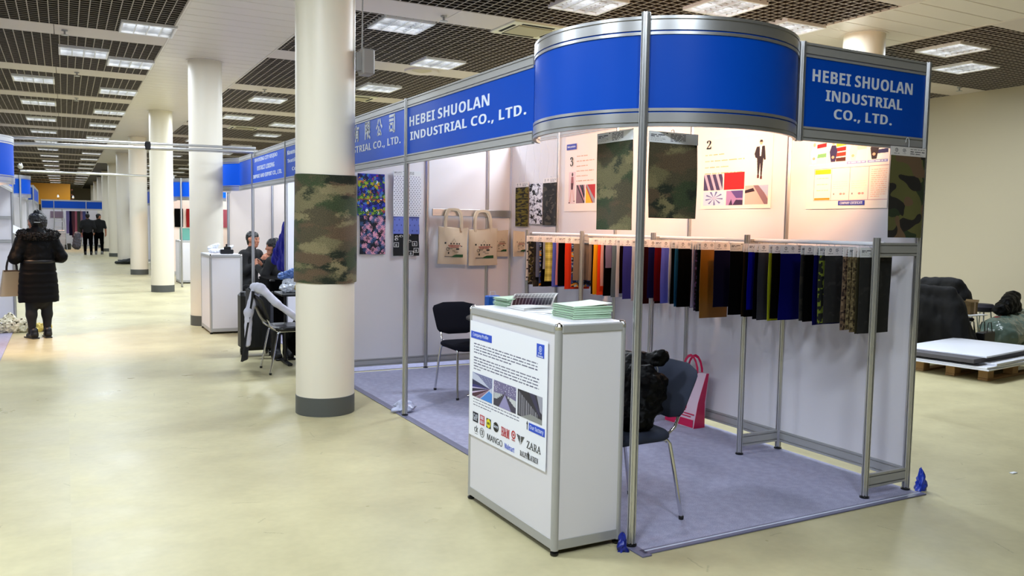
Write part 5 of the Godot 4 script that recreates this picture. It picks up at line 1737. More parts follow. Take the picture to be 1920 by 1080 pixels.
# ------------------------------------------------------------------ on and around the nearest column
func column_things() -> void:
	var c := Vector3(1.835, 0, -6.55)
	var rows := []
	for i in 12:
		var f := i / 11.0
		var r := PackedVector3Array()
		for j in 41:
			var u := j / 40.0
			var a := deg_to_rad(208.0 - 200.0 * u) # anticlockwise seen from outside is left to right
			var flare := 0.010 * pow(u, 8.0) + 0.006 * pow(1.0 - u, 10.0)
			var rad := 0.237 + flare + 0.0025 * sin(u * 19.0 + f * 4.0) + 0.004 * (1.0 - f) * sin(u * 9.0)
			r.append(Vector3(cos(a) * rad, 1.05 + 0.845 * f + 0.004 * sin(u * 8.0), sin(a) * rad))
		rows.append(r)
	var o := obj("camouflage_wrap", MB.new().sheet(rows, 0.002, 0.98, 0.9), printed(T.camo_forest, 0.9, true), null, c)
	tag(o, "woodland camouflage cloth wrapped round the nearest column", "fabric sample")
	var s := thing("junction_box", "small grey box mounted high on the right of the nearest column", "box", c + Vector3(0.232, 2.79, 0.13))
	obj("casing", MB.new().box(Vector3(0.06, 0, 0), Vector3(0.10, 0.20, 0.13), 0.012), M.grey_plastic, s)
	obj("bracket", MB.new().box(Vector3(0.0, 0.0, 0), Vector3(0.05, 0.14, 0.05), 0.004), M.grey_plastic, s)
	obj("cable", MB.new().tube([Vector3(0.03, 0.10, -0.02), Vector3(0.034, 0.5, -0.02), Vector3(0.034, 1.02, -0.02)], 0.006, 6), M.grey_plastic, s)

# ------------------------------------------------------------------ other booths
func right_row() -> void:
	var z2 := Z0 - 5.0
	var z3 := Z0 - 7.0
	var b := thing("exhibition_booth", "second booth on the right, behind the wrapped column, with a white lettered blue fascia", "booth")
	post(b, XF, z3)
	for z in [z3, z2 - 1.0]: post(b, XB, z)
	post(b, XF + 1, z3)
	wall(b, Vector3(XB, 0, z2), Vector3(XB, 0, z3), 2, M.white_panel)
	wall(b, Vector3(XF, 0, z3), Vector3(XB, 0, z3), 2, M.white_panel)
	var f := fascia(b, Vector3(XF, 0, z2), Vector3(XF, 0, z3), M.blue)
	put_letters(f, "Kowma", 0.44, 0.05, Vector3(XF - 0.004, 2.345, -9.80), FRONT)
	put_letters(f, "Textile Co.,", 0.80, 0.05, Vector3(XF - 0.004, 2.245, -9.62), FRONT)
	put_letters(f, "Co., Ltd.", 0.60, 0.05, Vector3(XF - 0.004, 2.145, -9.49), FRONT)
	var z5 := Z0 - 11.0
	b = thing("exhibition_booth", "third booth on the right, cream walled, three lines of small lettering on its fascia", "booth")
	post(b, XF, Z0 - 9.0)
	for x in [XF, 3.06, XB]: post(b, x, z5)
	for i in [8, 9, 10]: post(b, XB, Z0 - i)
	wall(b, Vector3(XB, 0, z3), Vector3(XB, 0, z5), 4, M.cream_panel)
	wall(b, Vector3(XF, 0, z5), Vector3(3.06, 0, z5), 1, M.cream_panel)
	wall(b, Vector3(3.06, 0, z5), Vector3(XB, 0, z5), 1, M.cream_panel)
	f = fascia(b, Vector3(XF, 0, z3), Vector3(XF, 0, Z0 - 9.0), M.blue_light)
	fascia(b, Vector3(XF, 0, Z0 - 9.0), Vector3(XF, 0, Z0 - 10.0), M.blue_light)
	curved_fascia(b, XF + 0.5, Z0 - 10.5, 0.685, 135.0, 315.0, M.blue_light)
	put_letters(f, "SHAOXING CITY KEQIAO", 1.40, 0.058, Vector3(XF - 0.004, 2.365, -11.25), FRONT)
	put_letters(f, "DISTRICT LIXIONG", 1.06, 0.058, Vector3(XF - 0.004, 2.255, -11.25), FRONT)
	put_letters(f, "IMPORT AND EXPORT CO., LTD.", 1.74, 0.058, Vector3(XF - 0.004, 2.145, -11.18), FRONT)
	var c2 := thing("carpet", "grey carpet on the floor of the second and third booths", "carpet")
	obj("felt", MB.new().box(Vector3(3.36, 0.003, -11.13), Vector3(1.98, 0.006, 5.9)), M.carpet, c2)
	# far white counter with crumpled paper and a desk device
	counter("far white counter standing before the third booth, papers on top", 1.70, 2.13, -12.49, -11.68, 1.08)
	tag(obj("crumpled_paper", blob([[Vector3(1.80, 1.11, -12.15), Vector3(2.05, 1.11, -12.2), 0.045, 0.04, Vector3(1, 0.6, 1)], [Vector3(1.84, 1.14, -12.3), Vector3(1.90, 1.20, -12.25), 0.06, 0.02, Vector3(1.2, 0.8, 1)], [Vector3(1.98, 1.12, -12.2), Vector3(2.10, 1.17, -12.3), 0.03, 0.02]], 0.009, 0.02, 0.006, 300.0, 3), M.paper, null), "crumpled white paper lying on the far white counter", "paper")
	var dv := thing("desk_device", "small black desk device on the near edge of the far white counter", "device", Vector3(1.95, 1.08, -11.85))
	obj("base", MB.new().box(Vector3(0, 0.03, 0), Vector3(0.17, 0.06, 0.10), 0.01), M.black_plastic, dv)
	obj("head", MB.new().box(Vector3(0.01, 0.075, 0), Vector3(0.09, 0.05, 0.05), 0.012), M.black_plastic, dv)
	obj("knob", MB.new().lathe([Vector2(0.012, 0.09), Vector2(0.012, 0.13), Vector2(0.0, 0.135)], 14), M.black_plastic, dv)
	# blue coat on the post
	tag(obj("coat", blob([[Vector3(2.42, 1.60, -10.22), Vector3(2.42, 1.45, -10.30), 0.035, 0.07], [Vector3(2.43, 1.45, -10.30), Vector3(2.44, 1.0, -10.42), 0.08, 0.10, Vector3(0.6, 1, 1.5)], [Vector3(2.42, 1.42, -10.36), Vector3(2.42, 1.05, -10.95), 0.07, 0.085, Vector3(0.7, 1, 1)], [Vector3(2.42, 1.3, -10.4), Vector3(2.42, 1.0, -10.62), 0.07, 0.09, Vector3(0.7, 1, 1)], [Vector3(2.44, 1.42, -10.25), Vector3(2.44, 1.0, -10.24), 0.06, 0.07]], 0.014, 0.05, 0.012, 120.0, 7, Vector3(1, 0.3, 1)), sm(Color(0.0, 0.01, 0.50), 0.95), null), "royal blue coat hanging on the post between the second and third booths", "coat")
	# table with black cloth, before the seated pair
	var t := thing("cloth_table", "table under a black cloth in front of the seated woman", "table", Vector3(2.78, 0.006, -11.65))
	obj("table_top", MB.new().box(Vector3(0, 0.735, 0), Vector3(0.74, 0.025, 0.78), 0.006), M.black_plastic, t)
	var rows := []
	for i in 6:
		var r := PackedVector3Array()
		for j in 64:
			var a := -TAU * j / 64
			var x := signf(cos(a)) * pow(absf(cos(a)), 0.3) * (0.385 + 0.012 * sin(a * 18) * (1.0 - i / 5.0))
			var z := signf(sin(a)) * pow(absf(sin(a)), 0.3) * (0.405 + 0.012 * cos(a * 15) * (1.0 - i / 5.0))
			r.append(Vector3(x, 0.02 + 0.73 * i / 5.0, z))
		rows.append(r)
	obj("cloth", MB.new().loft(rows, false, true), M.black_cloth, t)
	# suitcase
	var s := thing("suitcase", "upright black suitcase behind the chair with the white sweater", "suitcase", Vector3(1.90, 0.0, -9.66))
	obj("shell", MB.new().box(Vector3(0, 0.40, 0), Vector3(0.36, 0.66, 0.26), 0.04), sm(Color(0.015, 0.02, 0.035), 0.5), s)
	for k in 4: obj("rib", MB.new().box(Vector3(-0.12 + k * 0.08, 0.40, 0.13), Vector3(0.012, 0.56, 0.008), 0.003), sm(Color(0.03, 0.035, 0.05), 0.4), s)
	obj("carry_handle", MB.new().tube([Vector3(-0.09, 0.73, 0), Vector3(-0.08, 0.765, 0), Vector3(0.08, 0.765, 0), Vector3(0.09, 0.73, 0)], 0.011, 8), M.black_plastic, s)
	obj("zip", MB.new().box(Vector3(0, 0.40, 0.085), Vector3(0.364, 0.664, 0.008), 0.002), sm(Color(0.10, 0.10, 0.11), 0.4), s)
	for x in [-0.14, 0.14]:
		for z in [-0.09, 0.09]:
			var w := MB.new()
			w.xf = Transform3D(Basis(Vector3(0, 0, 1), PI / 2), Vector3(x + 0.012, 0.03, z))
			w.lathe([Vector2(0.03, 0.0), Vector2(0.03, 0.024)], 16)
			obj("wheel", w, M.black_plastic, s)
			obj("fork", MB.new().box(Vector3(x, 0.05, z), Vector3(0.034, 0.05, 0.03), 0.005), M.black_plastic, s)
	# the chair in the aisle, with a jacket and a sweater over its back
	var ch := chair("black chair in the aisle left of the wrapped column, a white sweater over its back", Vector3(2.04, 0.0, -8.555), PI / 2, "", sm(Color(0.02, 0.02, 0.025), 0.3), M.chrome)
	var q := Vector3(1.72, 0.0, -8.555)
	var jr := []
	for i in 8:
		var r := PackedVector3Array()
		for j in 8:
			var u := j / 7.0
			var k := i / 7.0
			r.append(Vector3(q.x - 0.075 - 0.02 * sin(u * 8.0) * (1.0 - k) - 0.10 * (1.0 - k) * u, 0.13 + 0.70 * k, q.z - 0.26 + 0.36 * u))
		jr.append(r)
	tag(obj("jacket", MB.new().sheet(jr, 0.02), sm(Color(0.07, 0.065, 0.075), 0.8), null), "dark grey jacket hanging down behind the chair with the white sweater", "jacket")
	var wool := sm(Color(0.80, 0.80, 0.86), 0.9)
	var fl := Vector3(0.8, 1, 1.0)
	tag(obj("sweater", blob([[q + Vector3(-0.02, 0.855, -0.16), q + Vector3(-0.02, 0.865, 0.12), 0.042, 0.05], [q + Vector3(-0.03, 0.85, 0.02), q + Vector3(-0.115, 0.62, 0.06), 0.05, 0.042], [q + Vector3(-0.115, 0.62, 0.06), q + Vector3(-0.13, 0.30, 0.07), 0.042, 0.03], [q + Vector3(0.0, 0.85, 0.15), q + Vector3(0.12, 0.72, 0.235), 0.042, 0.035], [q + Vector3(0.12, 0.72, 0.235), q + Vector3(0.36, 0.535, 0.235), 0.034, 0.036], [q + Vector3(0.36, 0.535, 0.235), q + Vector3(0.50, 0.50, 0.235), 0.042, 0.042], [q + Vector3(0.50, 0.50, 0.245), q + Vector3(0.545, 0.30, 0.27), 0.045, 0.036]], 0.010, 0.03, 0.003, 110.0, 12), wool, null), "pale grey knitted sweater thrown over the chair left of the wrapped column", "sweater")
	# boots and the table with plastic bags beside the column
	for k in 2:
		var bt := thing("boot", ["dark grey ankle boot under the chair with the sweater, left one", "dark grey ankle boot under the chair with the sweater, right one"][k], "boot", Vector3(2.06 + k * 0.13, 0, -9.30), 0.0, "pair of dark boots")
		obj("upper", blob([[Vector3(0, 0.05, -0.05), Vector3(0, 0.045, 0.10), 0.045, 0.038], [Vector3(0, 0.06, -0.06), Vector3(0, 0.30, -0.06), 0.05, 0.058]], 0.010, 0.04), sm(Color(0.07, 0.07, 0.08), 0.6), bt)
		obj("sole", MB.new().box(Vector3(0, 0.011, 0.02), Vector3(0.085, 0.022, 0.27), 0.008), M.black_plastic, bt)
	t = thing("folding_table", "dark table beside the wrapped column, heaped with plastic bags", "table", Vector3(2.36, 0, -8.98))
	obj("table_top", MB.new().box(Vector3(0, 0.755, 0), Vector3(0.72, 0.03, 0.40), 0.008), sm(Color(0.05, 0.045, 0.045), 0.5), t)
	for x in [-0.28, 0.28]:
		obj("leg", MB.new().tube([Vector3(x, 0.03, 0), Vector3(x, 0.74, 0)], 0.016, 10), M.black_plastic, t)
		obj("foot_bar", MB.new().box(Vector3(x, 0.015, 0.0), Vector3(0.05, 0.03, 0.44), 0.008), M.black_plastic, t)
	tag(obj("backpack", blob([[Vector3(2.30, 0.24, -9.0), Vector3(2.34, 0.46, -9.02), 0.20, 0.15], [Vector3(2.50, 0.20, -9.0), Vector3(2.52, 0.40, -9.02), 0.16, 0.13]], 0.02, 0.08, 0.01, 90.0, 25), M.black_cloth, null), "black backpack on the floor under the table heaped with plastic bags", "backpack")
	var wrap := sm(Color(0.80, 0.82, 0.86), 0.25)
	tag(obj("plastic_bag", blob([[Vector3(2.06, 0.82, -8.95), Vector3(2.28, 0.82, -8.95), 0.05, 0.06], [Vector3(2.10, 0.88, -9.0), Vector3(2.26, 0.88, -8.95), 0.045, 0.05]], 0.010, 0.03, 0.012, 260.0, 21), wrap, null), "white plastic bag on the table left of the wrapped column", "plastic bag", "plastic bags on the table")
	tag(obj("plastic_bag", blob([[Vector3(2.18, 0.83, -8.86), Vector3(2.26, 0.84, -8.86), 0.03, 0.035]], 0.008, 0.03, 0.008, 260.0, 22), sm(Color(0.70, 0.58, 0.06), 0.35), null), "yellow plastic bag tucked under the blue one on the table", "plastic bag", "plastic bags on the table")
	tag(obj("plastic_bag", blob([[Vector3(2.04, 0.945, -9.0), Vector3(2.16, 0.965, -9.0), 0.035, 0.05], [Vector3(2.16, 0.97, -9.0), Vector3(2.32, 0.98, -8.98), 0.05, 0.06]], 0.010, 0.03, 0.012, 260.0, 23), sm(Color(0.30, 0.42, 0.66), 0.25), null), "blue and clear plastic bag on top of the heap beside the column", "plastic bag", "plastic bags on the table")
	# fourth booth, lit warm inside
	var zb := -20.3
	b = thing("exhibition_booth", "fourth booth on the right, seen between two columns, blue fascia over a lit interior", "booth")
	for z in [zb, zb - 4.0]:
		post(b, XF, z); post(b, XB, z)
	for i in [1, 2, 3]: post(b, XB, zb - i)
	wall(b, Vector3(XB, 0, zb), Vector3(XB, 0, zb - 4.0), 4, M.cream_panel)
	wall(b, Vector3(XF, 0, zb - 4.0), Vector3(XB, 0, zb - 4.0), 2, M.cream_panel)
	fascia(b, Vector3(XF, 0, zb - 1.0), Vector3(XF, 0, zb - 4.0), M.blue)
	fascia(b, Vector3(XF + 1, 0, zb), Vector3(XB, 0, zb), M.blue)
	curved_fascia(b, XF + 0.5, zb - 0.5, 0.685, 225.0, 45.0, M.blue_light)
	counter("small white counter in the fourth booth, seen between two columns", 2.44, 2.86, -22.3, -21.5, 1.05)
	var cr := thing("crate", "pale teal box standing on the counter of the fourth booth", "box", Vector3(2.60, 1.05, -21.75))
	obj("body", MB.new().box(Vector3(0, 0.14, 0), Vector3(0.22, 0.28, 0.2), 0.01), sm(Color(0.35, 0.58, 0.52), 0.6), cr)
	obj("lid", MB.new().box(Vector3(0, 0.287, 0), Vector3(0.23, 0.014, 0.21), 0.004), sm(Color(0.42, 0.64, 0.58), 0.6), cr)
	for k in 5:
		var w := sample("hanging_garment", ["black garment on the back wall of the fourth booth", "red garment on the back wall of the fourth booth", "dark brown garment on the back wall of the fourth booth", "white garment on the back wall of the fourth booth", "rose garment on the back wall of the fourth booth"][k], "garment", "garments on the wall of the fourth booth", Vector3(2.75 + 0.30 * k, 1.85, zb - 3.95), 0.0, 0.22, 0.0, 0.5, fabric([Color(0.03, 0.03, 0.03), Color(0.5, 0.08, 0.08), Color(0.15, 0.07, 0.05), Color(0.8, 0.78, 0.76), Color(0.6, 0.3, 0.35)][k]), M.paper, 0.01, 0.0)
	spotlight("warm spotlight inside the fourth booth", Vector3(3.0, 2.35, -21.6), Vector3(3.3, 1.6, -24.2), 2.2, 55.0, Vector3(2.45, 2.42, -21.6), "far booth spotlights")
	# fifth booth and the run of blue beyond
	b = thing("exhibition_booth", "fifth booth on the right, a blue fascia glimpsed between distant columns", "booth")
	for z in [-28.0, -32.0]:
		post(b, XF, z); post(b, XB, z)
	wall(b, Vector3(XB, 0, -28.0), Vector3(XB, 0, -32.0), 4, M.white_panel)
	wall(b, Vector3(XF, 0, -32.0), Vector3(XB, 0, -32.0), 2, M.white_panel)
	fascia(b, Vector3(XF, 0, -28.0), Vector3(XF, 0, -32.0), M.blue)
	fascia(b, Vector3(XF, 0, -28.0), Vector3(XB, 0, -28.0), M.blue)
	# pipes across the aisle
	for q2 in [[-11.9, 2.49, -0.66, "near pair of aluminium tubes spanning the aisle between booths"], [-21.8, 2.58, -0.86, "far aluminium tube spanning the aisle between booths"]]:
		var z: float = q2[0]
		var y: float = q2[1]
		var o := thing("cross_tube", q2[3], "pipe")
		obj("tube", MB.new().tube([Vector3(q2[2], y - (0.07 if z > -15.0 else 0.0), z), Vector3(0.8, y - (0.035 if z > -15.0 else 0.0), z), Vector3(XF, y, z)], 0.026, 14), M.alu, o)
		if z > -15.0:
			obj("tube", MB.new().tube([Vector3(q2[2], y + 0.005, z), Vector3(0.3, y + 0.02, z), Vector3(1.2, y + 0.032, z), Vector3(XF, y + 0.05, z)], 0.018, 12), M.alu, o)
			obj("coupler", MB.new().box(Vector3(0.98, y + 0.0, z), Vector3(0.07, 0.11, 0.07), 0.012), M.black_plastic, o)
		obj("clamp", MB.new().box(Vector3(XF, y - 0.02, z), Vector3(0.06, 0.09, 0.06), 0.01), M.alu_soft, o)

func left_row() -> void:
	var x := -0.66
	var zc := -10.1
	var b := thing("exhibition_booth", "nearest booth on the left, its curved blue fascia cut by the picture edge", "booth", Vector3(0, -0.10, 0))
	post(b, x, zc, 0.115)
	for q in [[x, zc - 4.0], [x - 2.0, zc - 4.0], [x - 2.0, zc], [x - 1.0, zc - 4.0]]: post(b, q[0], q[1], 0.115)
	curved_fascia(b, x - 0.5, zc - 0.5, 0.685, -45.0, 135.0, M.blue_light)
	fascia(b, Vector3(x, 0, zc - 1.0), Vector3(x, 0, zc - 4.0), M.blue_light)
	wall(b, Vector3(x - 2.0, 0, zc), Vector3(x - 2.0, 0, zc - 4.0), 4, M.white_panel)
	wall(b, Vector3(x, 0, zc - 4.0), Vector3(x - 2.0, 0, zc - 4.0), 2, M.white_panel)
	for y in [1.28, 1.62]: rail(b, Vector3(x, y, zc - 3.96), Vector3(x - 1.0, y, zc - 3.96), 0.05)
	var c := thing("carpet", "lilac carpet of the nearest booth on the left", "carpet")
	obj("felt", MB.new().box(Vector3(x - 1.0, 0.003, zc - 2.0), Vector3(2.06, 0.006, 4.1)), M.carpet, c)
	var bags := sm(Color(0.88, 0.85, 0.74), 0.35)
	tag(obj("plastic_bag", blob([[Vector3(-0.80, 0.08, -12.75), Vector3(-0.50, 0.08, -12.80), 0.09, 0.10], [Vector3(-0.72, 0.14, -12.85), Vector3(-0.66, 0.20, -12.85), 0.07, 0.05]], 0.012, 0.05, 0.016, 200.0, 31), bags, null), "white plastic bags heaped on the floor at the left edge, behind the woman's feet", "plastic bag", "bags on the floor at left")
	tag(obj("plastic_bag", blob([[Vector3(-0.36, 0.055, -12.75), Vector3(-0.24, 0.06, -12.78), 0.055, 0.06]], 0.010, 0.05, 0.012, 200.0, 32), sm(Color(0.86, 0.76, 0.40), 0.35), null), "small yellowish plastic bag on the floor between the woman's legs", "plastic bag", "bags on the floor at left")
	spotlight("warm spotlight of the left booth, lighting the floor in the aisle", Vector3(-1.2, 2.15, -11.0), Vector3(0.3, 0.0, -11.4), 5.0, 40.0, Vector3(-1.2, 2.3, -10.9), "left booth spotlights")
	# second left booth
	x = -0.86
	zc = -21.8
	b = thing("exhibition_booth", "second booth on the left of the aisle, blue corner fascia with a post in front", "booth")
	for q in [[x, zc], [x, zc - 4.0], [x - 2.0, zc - 4.0], [x - 2.0, zc]]: post(b, q[0], q[1])
	curved_fascia(b, x - 0.5, zc - 0.5, 0.685, -45.0, 135.0, M.blue)
	fascia(b, Vector3(x, 0, zc - 1.0), Vector3(x, 0, zc - 4.0), M.blue_light)
	fascia(b, Vector3(x - 1.0, 0, zc), Vector3(x - 2.0, 0, zc), M.blue)
	wall(b, Vector3(x - 2.0, 0, zc), Vector3(x - 2.0, 0, zc - 4.0), 4, M.white_panel)
	wall(b, Vector3(x, 0, zc - 4.0), Vector3(x - 2.0, 0, zc - 4.0), 2, M.white_panel)
	counter("low white counter in the second booth on the left", x - 1.2, x - 0.1, zc - 1.4, zc - 0.9, 1.0)
	spotlight("white arm spotlight sticking out over the second left fascia", Vector3(-0.80, 2.62, -20.6), Vector3(-0.9, 2.0, -22.0), 0.0, 40.0, Vector3(-0.86, 2.5, -21.7), "left booth spotlights")
	# third left booth
	x = -0.78
	zc = -28.0
	b = thing("exhibition_booth", "third booth on the left, smallest blue fascia before the yellow panel", "booth")
	for q in [[x, zc], [x, zc - 5.0], [x - 2.0, zc - 5.0], [x - 2.0, zc]]: post(b, q[0], q[1])
	fascia(b, Vector3(x, 0, zc), Vector3(x, 0, zc - 5.0), M.blue_light)
	fascia(b, Vector3(x, 0, zc), Vector3(x - 2.0, 0, zc), M.blue)
	wall(b, Vector3(x - 2.0, 0, zc), Vector3(x - 2.0, 0, zc - 5.0), 5, M.white_panel)
	wall(b, Vector3(x, 0, zc - 5.0), Vector3(x - 2.0, 0, zc - 5.0), 2, M.white_panel)
	wall(b, Vector3(x, 0, zc - 2.0), Vector3(x - 2.0, 0, zc - 2.0), 2, M.white_panel)

func far_end() -> void:
	var z := -48.0
	var b := thing("exhibition_booth", "farthest booth, facing down the aisle, with a long blue fascia", "booth")
	for x in [-1.0, -0.45, 1.0, 2.6]: post(b, x, z)
	for x in [-1.0, 2.6]: post(b, x, z - 3.0)
	fascia(b, Vector3(-1.0, 0, z), Vector3(-0.45, 0, z), M.blue)
	fascia(b, Vector3(-0.45, 0, z), Vector3(1.0, 0, z), M.blue)
	fascia(b, Vector3(1.0, 0, z), Vector3(2.6, 0, z), M.blue)
	wall(b, Vector3(-1.0, 0, z - 3.0), Vector3(2.6, 0, z - 3.0), 4, M.white_panel)
	wall(b, Vector3(-1.0, 0, z), Vector3(-1.0, 0, z - 3.0), 3, M.white_panel)
	wall(b, Vector3(2.6, 0, z), Vector3(2.6, 0, z - 3.0), 3, M.white_panel)
	counter("white counter of the farthest booth, behind the step stool", -0.42, 0.06, z + 0.1, z + 0.7, 0.95)
	var cols := [Color(0.42, 0.40, 0.60), Color(0.06, 0.06, 0.14), Color(0.30, 0.18, 0.22), Color(0.62, 0.35, 0.42), Color(0.20, 0.22, 0.20), Color(0.60, 0.45, 0.50), Color(0.28, 0.30, 0.50), Color(0.08, 0.10, 0.14)]
	for k in 8:
		var s := sample("hanging_garment", "%s garment on the rail of the farthest booth" % ["lavender", "black", "plum", "pink", "dark green", "dusty rose", "slate blue", "charcoal"][k], "garment", "garments in the farthest booth", Vector3(0.16 + 0.125 * k, 1.93, z - 0.3 - 0.02 * (k % 2)), 0.0, 0.15, 0.0, 1.15 + 0.2 * (k % 3) * 0.5, fabric(cols[k]), M.paper, 0.02, 0.0)
	var pz := MB.new().box(Vector3(-0.35, 1.75, z - 2.95), Vector3(0.6, 0.35, 0.02), 0.002)
	tag(obj("wall_picture", pz, sm(Color(0.5, 0.42, 0.48), 0.6), null), "mauve picture on the back wall of the farthest booth", "picture")
	# step stool
	var o := thing("step_stool", "silver step ladder standing before the farthest booth", "ladder", Vector3(-0.20, 0, z + 1.3))
	for sx in [-1.0, 1.0]:
		obj("rail", MB.new().tube([Vector3(sx * 0.30, 0, 0.3), Vector3(sx * 0.2, 1.55, 0.02)], 0.02, 6), M.alu, o)
		obj("rail", MB.new().tube([Vector3(sx * 0.30, 0, -0.3), Vector3(sx * 0.2, 1.5, -0.02)], 0.016, 6), M.alu, o)
	for k in 5: obj("step", MB.new().box(Vector3(0, 0.28 + k * 0.28, 0.25 - k * 0.053), Vector3(0.54 - k * 0.035, 0.03, 0.09), 0.006), M.alu, o)
	tag(obj("sack", blob([[Vector3(0.52, 0.2, z + 0.9), Vector3(0.56, 0.75, z + 0.9), 0.2, 0.15]], 0.03, 0.08, 0.02, 90.0, 41), sm(Color(0.33, 0.33, 0.38), 0.7), null), "grey sack standing on the floor beside the far garments", "sack")
	tag(obj("carton", MB.new().box(Vector3(0.14, 0.15, z + 0.9), Vector3(0.26, 0.3, 0.3), 0.01), sm(Color(0.16, 0.17, 0.15), 0.7), null), "dark carton on the floor beside the grey sack", "box")
	# yellow panel and the far wall parts
	var y := thing("yellow_panel", "large yellow board high above the farthest booth", "board", Vector3(-1.0, 2.35, -56.0))
	obj("board", MB.new().box(Vector3(0, 0.62, 0), Vector3(2.7, 1.24, 0.12), 0.01), sm(Color(0.90, 0.60, 0.02), 0.5), y)
	for k in 3: obj("bracket", MB.new().box(Vector3(1.42, 0.3 + 0.3 * k, 0), Vector3(0.12, 0.1, 0.14), 0.01), sm(Color(0.4, 0.2, 0.08), 0.6), y)
	for x in [-1.2, 1.2]: obj("leg", MB.new().box(Vector3(x, -1.17, 0), Vector3(0.1, 2.36, 0.1), 0.01), sm(Color(0.4, 0.38, 0.34), 0.6), y)
	spotlight("bright arm spotlight on the farthest fascia, left one", Vector3(-0.25, 2.62, z + 0.35), Vector3(-0.2, 0.8, z + 1.0), 3.0, 50.0, Vector3(-0.25, 2.49, z), "far booth spotlights")
	spotlight("bright arm spotlight on the farthest fascia, right one", Vector3(0.42, 2.60, z + 0.35), Vector3(0.5, 0.8, z + 1.0), 3.0, 50.0, Vector3(0.42, 2.49, z), "far booth spotlights")
	# dark bag at the foot of a column
	tag(obj("bag", blob([[Vector3(1.55, 0.06, -31.4), Vector3(2.0, 0.10, -31.35), 0.06, 0.09, Vector3(1, 0.8, 1)], [Vector3(1.75, 0.1, -31.4), Vector3(2.0, 0.14, -31.4), 0.08, 0.1, Vector3(1, 0.7, 1)]], 0.02, 0.06, 0.01, 90.0, 43), sm(Color(0.10, 0.12, 0.11), 0.6), null), "dark green bag lying against the foot of the fifth column", "bag")

# ------------------------------------------------------------------ people
# a head: face towards +z, chin at y = -0.11, crown at y = 0.12
func head(parent: Node3D, pos: Vector3, turn: float, hair: Array, cell := 0.007) -> void:
	var hd := Node3D.new()
	hd.name = "head"
	parent.add_child(hd, true)
	hd.position = pos
	hd.rotation.y = turn
	var bones := [[Vector3(0, 0.035, -0.012), Vector3(0, 0.03, 0.0), 0.088, 0.086, Vector3(0.88, 1, 1.05)], [Vector3(0, -0.02, 0.02), Vector3(0, -0.075, 0.045), 0.066, 0.042, Vector3(0.9, 1, 1)],
		[Vector3(0, 0.012, 0.083), Vector3(0, -0.022, 0.103), 0.010, 0.014], [Vector3(-0.075, -0.005, -0.005), Vector3(-0.079, 0.012, -0.008), 0.012, 0.015, Vector3(0.5, 1, 0.9)], [Vector3(0.075, -0.005, -0.005), Vector3(0.079, 0.012, -0.008), 0.012, 0.015, Vector3(0.5, 1, 0.9)],
		[Vector3(-0.032, 0.036, 0.076), Vector3(0.032, 0.036, 0.076), 0.013, 0.013], [Vector3(-0.02, -0.052, 0.078), Vector3(0.02, -0.052, 0.078), 0.011, 0.011], [Vector3(-0.038, -0.012, 0.062), Vector3(0.038, -0.012, 0.062), 0.022, 0.022], [Vector3(0, -0.06, -0.02), Vector3(0, -0.16, -0.035), 0.052, 0.055]]
	obj("face", blob(bones, cell, 0.022), M.skin, hd)
	var eyes := MB.new()
	for s in [-1.0, 1.0]:
		eyes.box(Vector3(s * 0.030, 0.017, 0.089), Vector3(0.024, 0.008, 0.006), 0.002)
		eyes.box(Vector3(s * 0.031, 0.038, 0.090), Vector3(0.032, 0.006, 0.006), 0.002)
	obj("eyes", eyes, M.hair, hd)
	obj("mouth", MB.new().box(Vector3(0, -0.052, 0.089), Vector3(0.040, 0.008, 0.006), 0.003), sm(Color(0.42, 0.16, 0.14), 0.5), hd)
	obj("hair", blob(hair, cell, 0.02, 0.004, 300.0, 6), M.hair, hd)

const SHORT := [[Vector3(0, 0.055, -0.025), Vector3(0, 0.06, 0.015), 0.090, 0.078, Vector3(0.93, 1, 1)], [Vector3(0, 0.0, -0.05), Vector3(0, -0.04, -0.055), 0.066, 0.05, Vector3(1.05, 1, 0.8)]]

func hand(bones: Array, wrist: Vector3, along: Vector3, palm: Vector3, side: float, curl := 0.5) -> void:
	# bones of a hand: palm, four unequal curled fingers, and a thumb from the side
	along = along.normalized()
	var across := along.cross(palm).normalized() * side
	bones.append([wrist, wrist + along * 0.05, 0.026, 0.032])
	bones.append([wrist + along * 0.045 - across * 0.02, wrist + along * 0.075 - across * 0.024, 0.018, 0.013])
	for f in 4:
		var base := wrist + along * 0.085 + across * (0.027 - f * 0.018)
		var l: float = [0.040, 0.045, 0.042, 0.033][f]
		var mid := base + (along + palm * curl).normalized() * l
		var tip := mid + (along * (1.0 - curl) + palm * curl * 1.4).normalized() * l * 0.8
		bones.append([wrist + along * 0.05 + across * (0.02 - f * 0.013), base, 0.015, 0.010])
		bones.append([base, mid, 0.0095, 0.0085])
		bones.append([mid, tip, 0.0085, 0.0075])
	var tb := wrist + along * 0.03 + across * 0.03
	bones.append([tb, tb + along * 0.03 + across * 0.016 + palm * 0.01, 0.014, 0.011])
	bones.append([tb + along * 0.03 + across * 0.016 + palm * 0.01, tb + along * 0.06 + across * 0.012 + palm * 0.022, 0.010, 0.008])

func shoe(parent: Node3D, at: Vector3, turn: float, m: Material, l := 0.26) -> void:
	var mb := blob([[Vector3(0, 0.035, -l * 0.30), Vector3(0, 0.03, l * 0.26), 0.040, 0.036], [Vector3(0, 0.06, -l * 0.30), Vector3(0, 0.10, -l * 0.28), 0.042, 0.044]], 0.010, 0.03)
	var o := obj("shoe", mb, m, parent, at)
	o.rotation.y = turn
	obj("sole", MB.new().box(Vector3(0, 0.008, -0.003), Vector3(0.082, 0.016, l), 0.006), M.black_plastic, o)

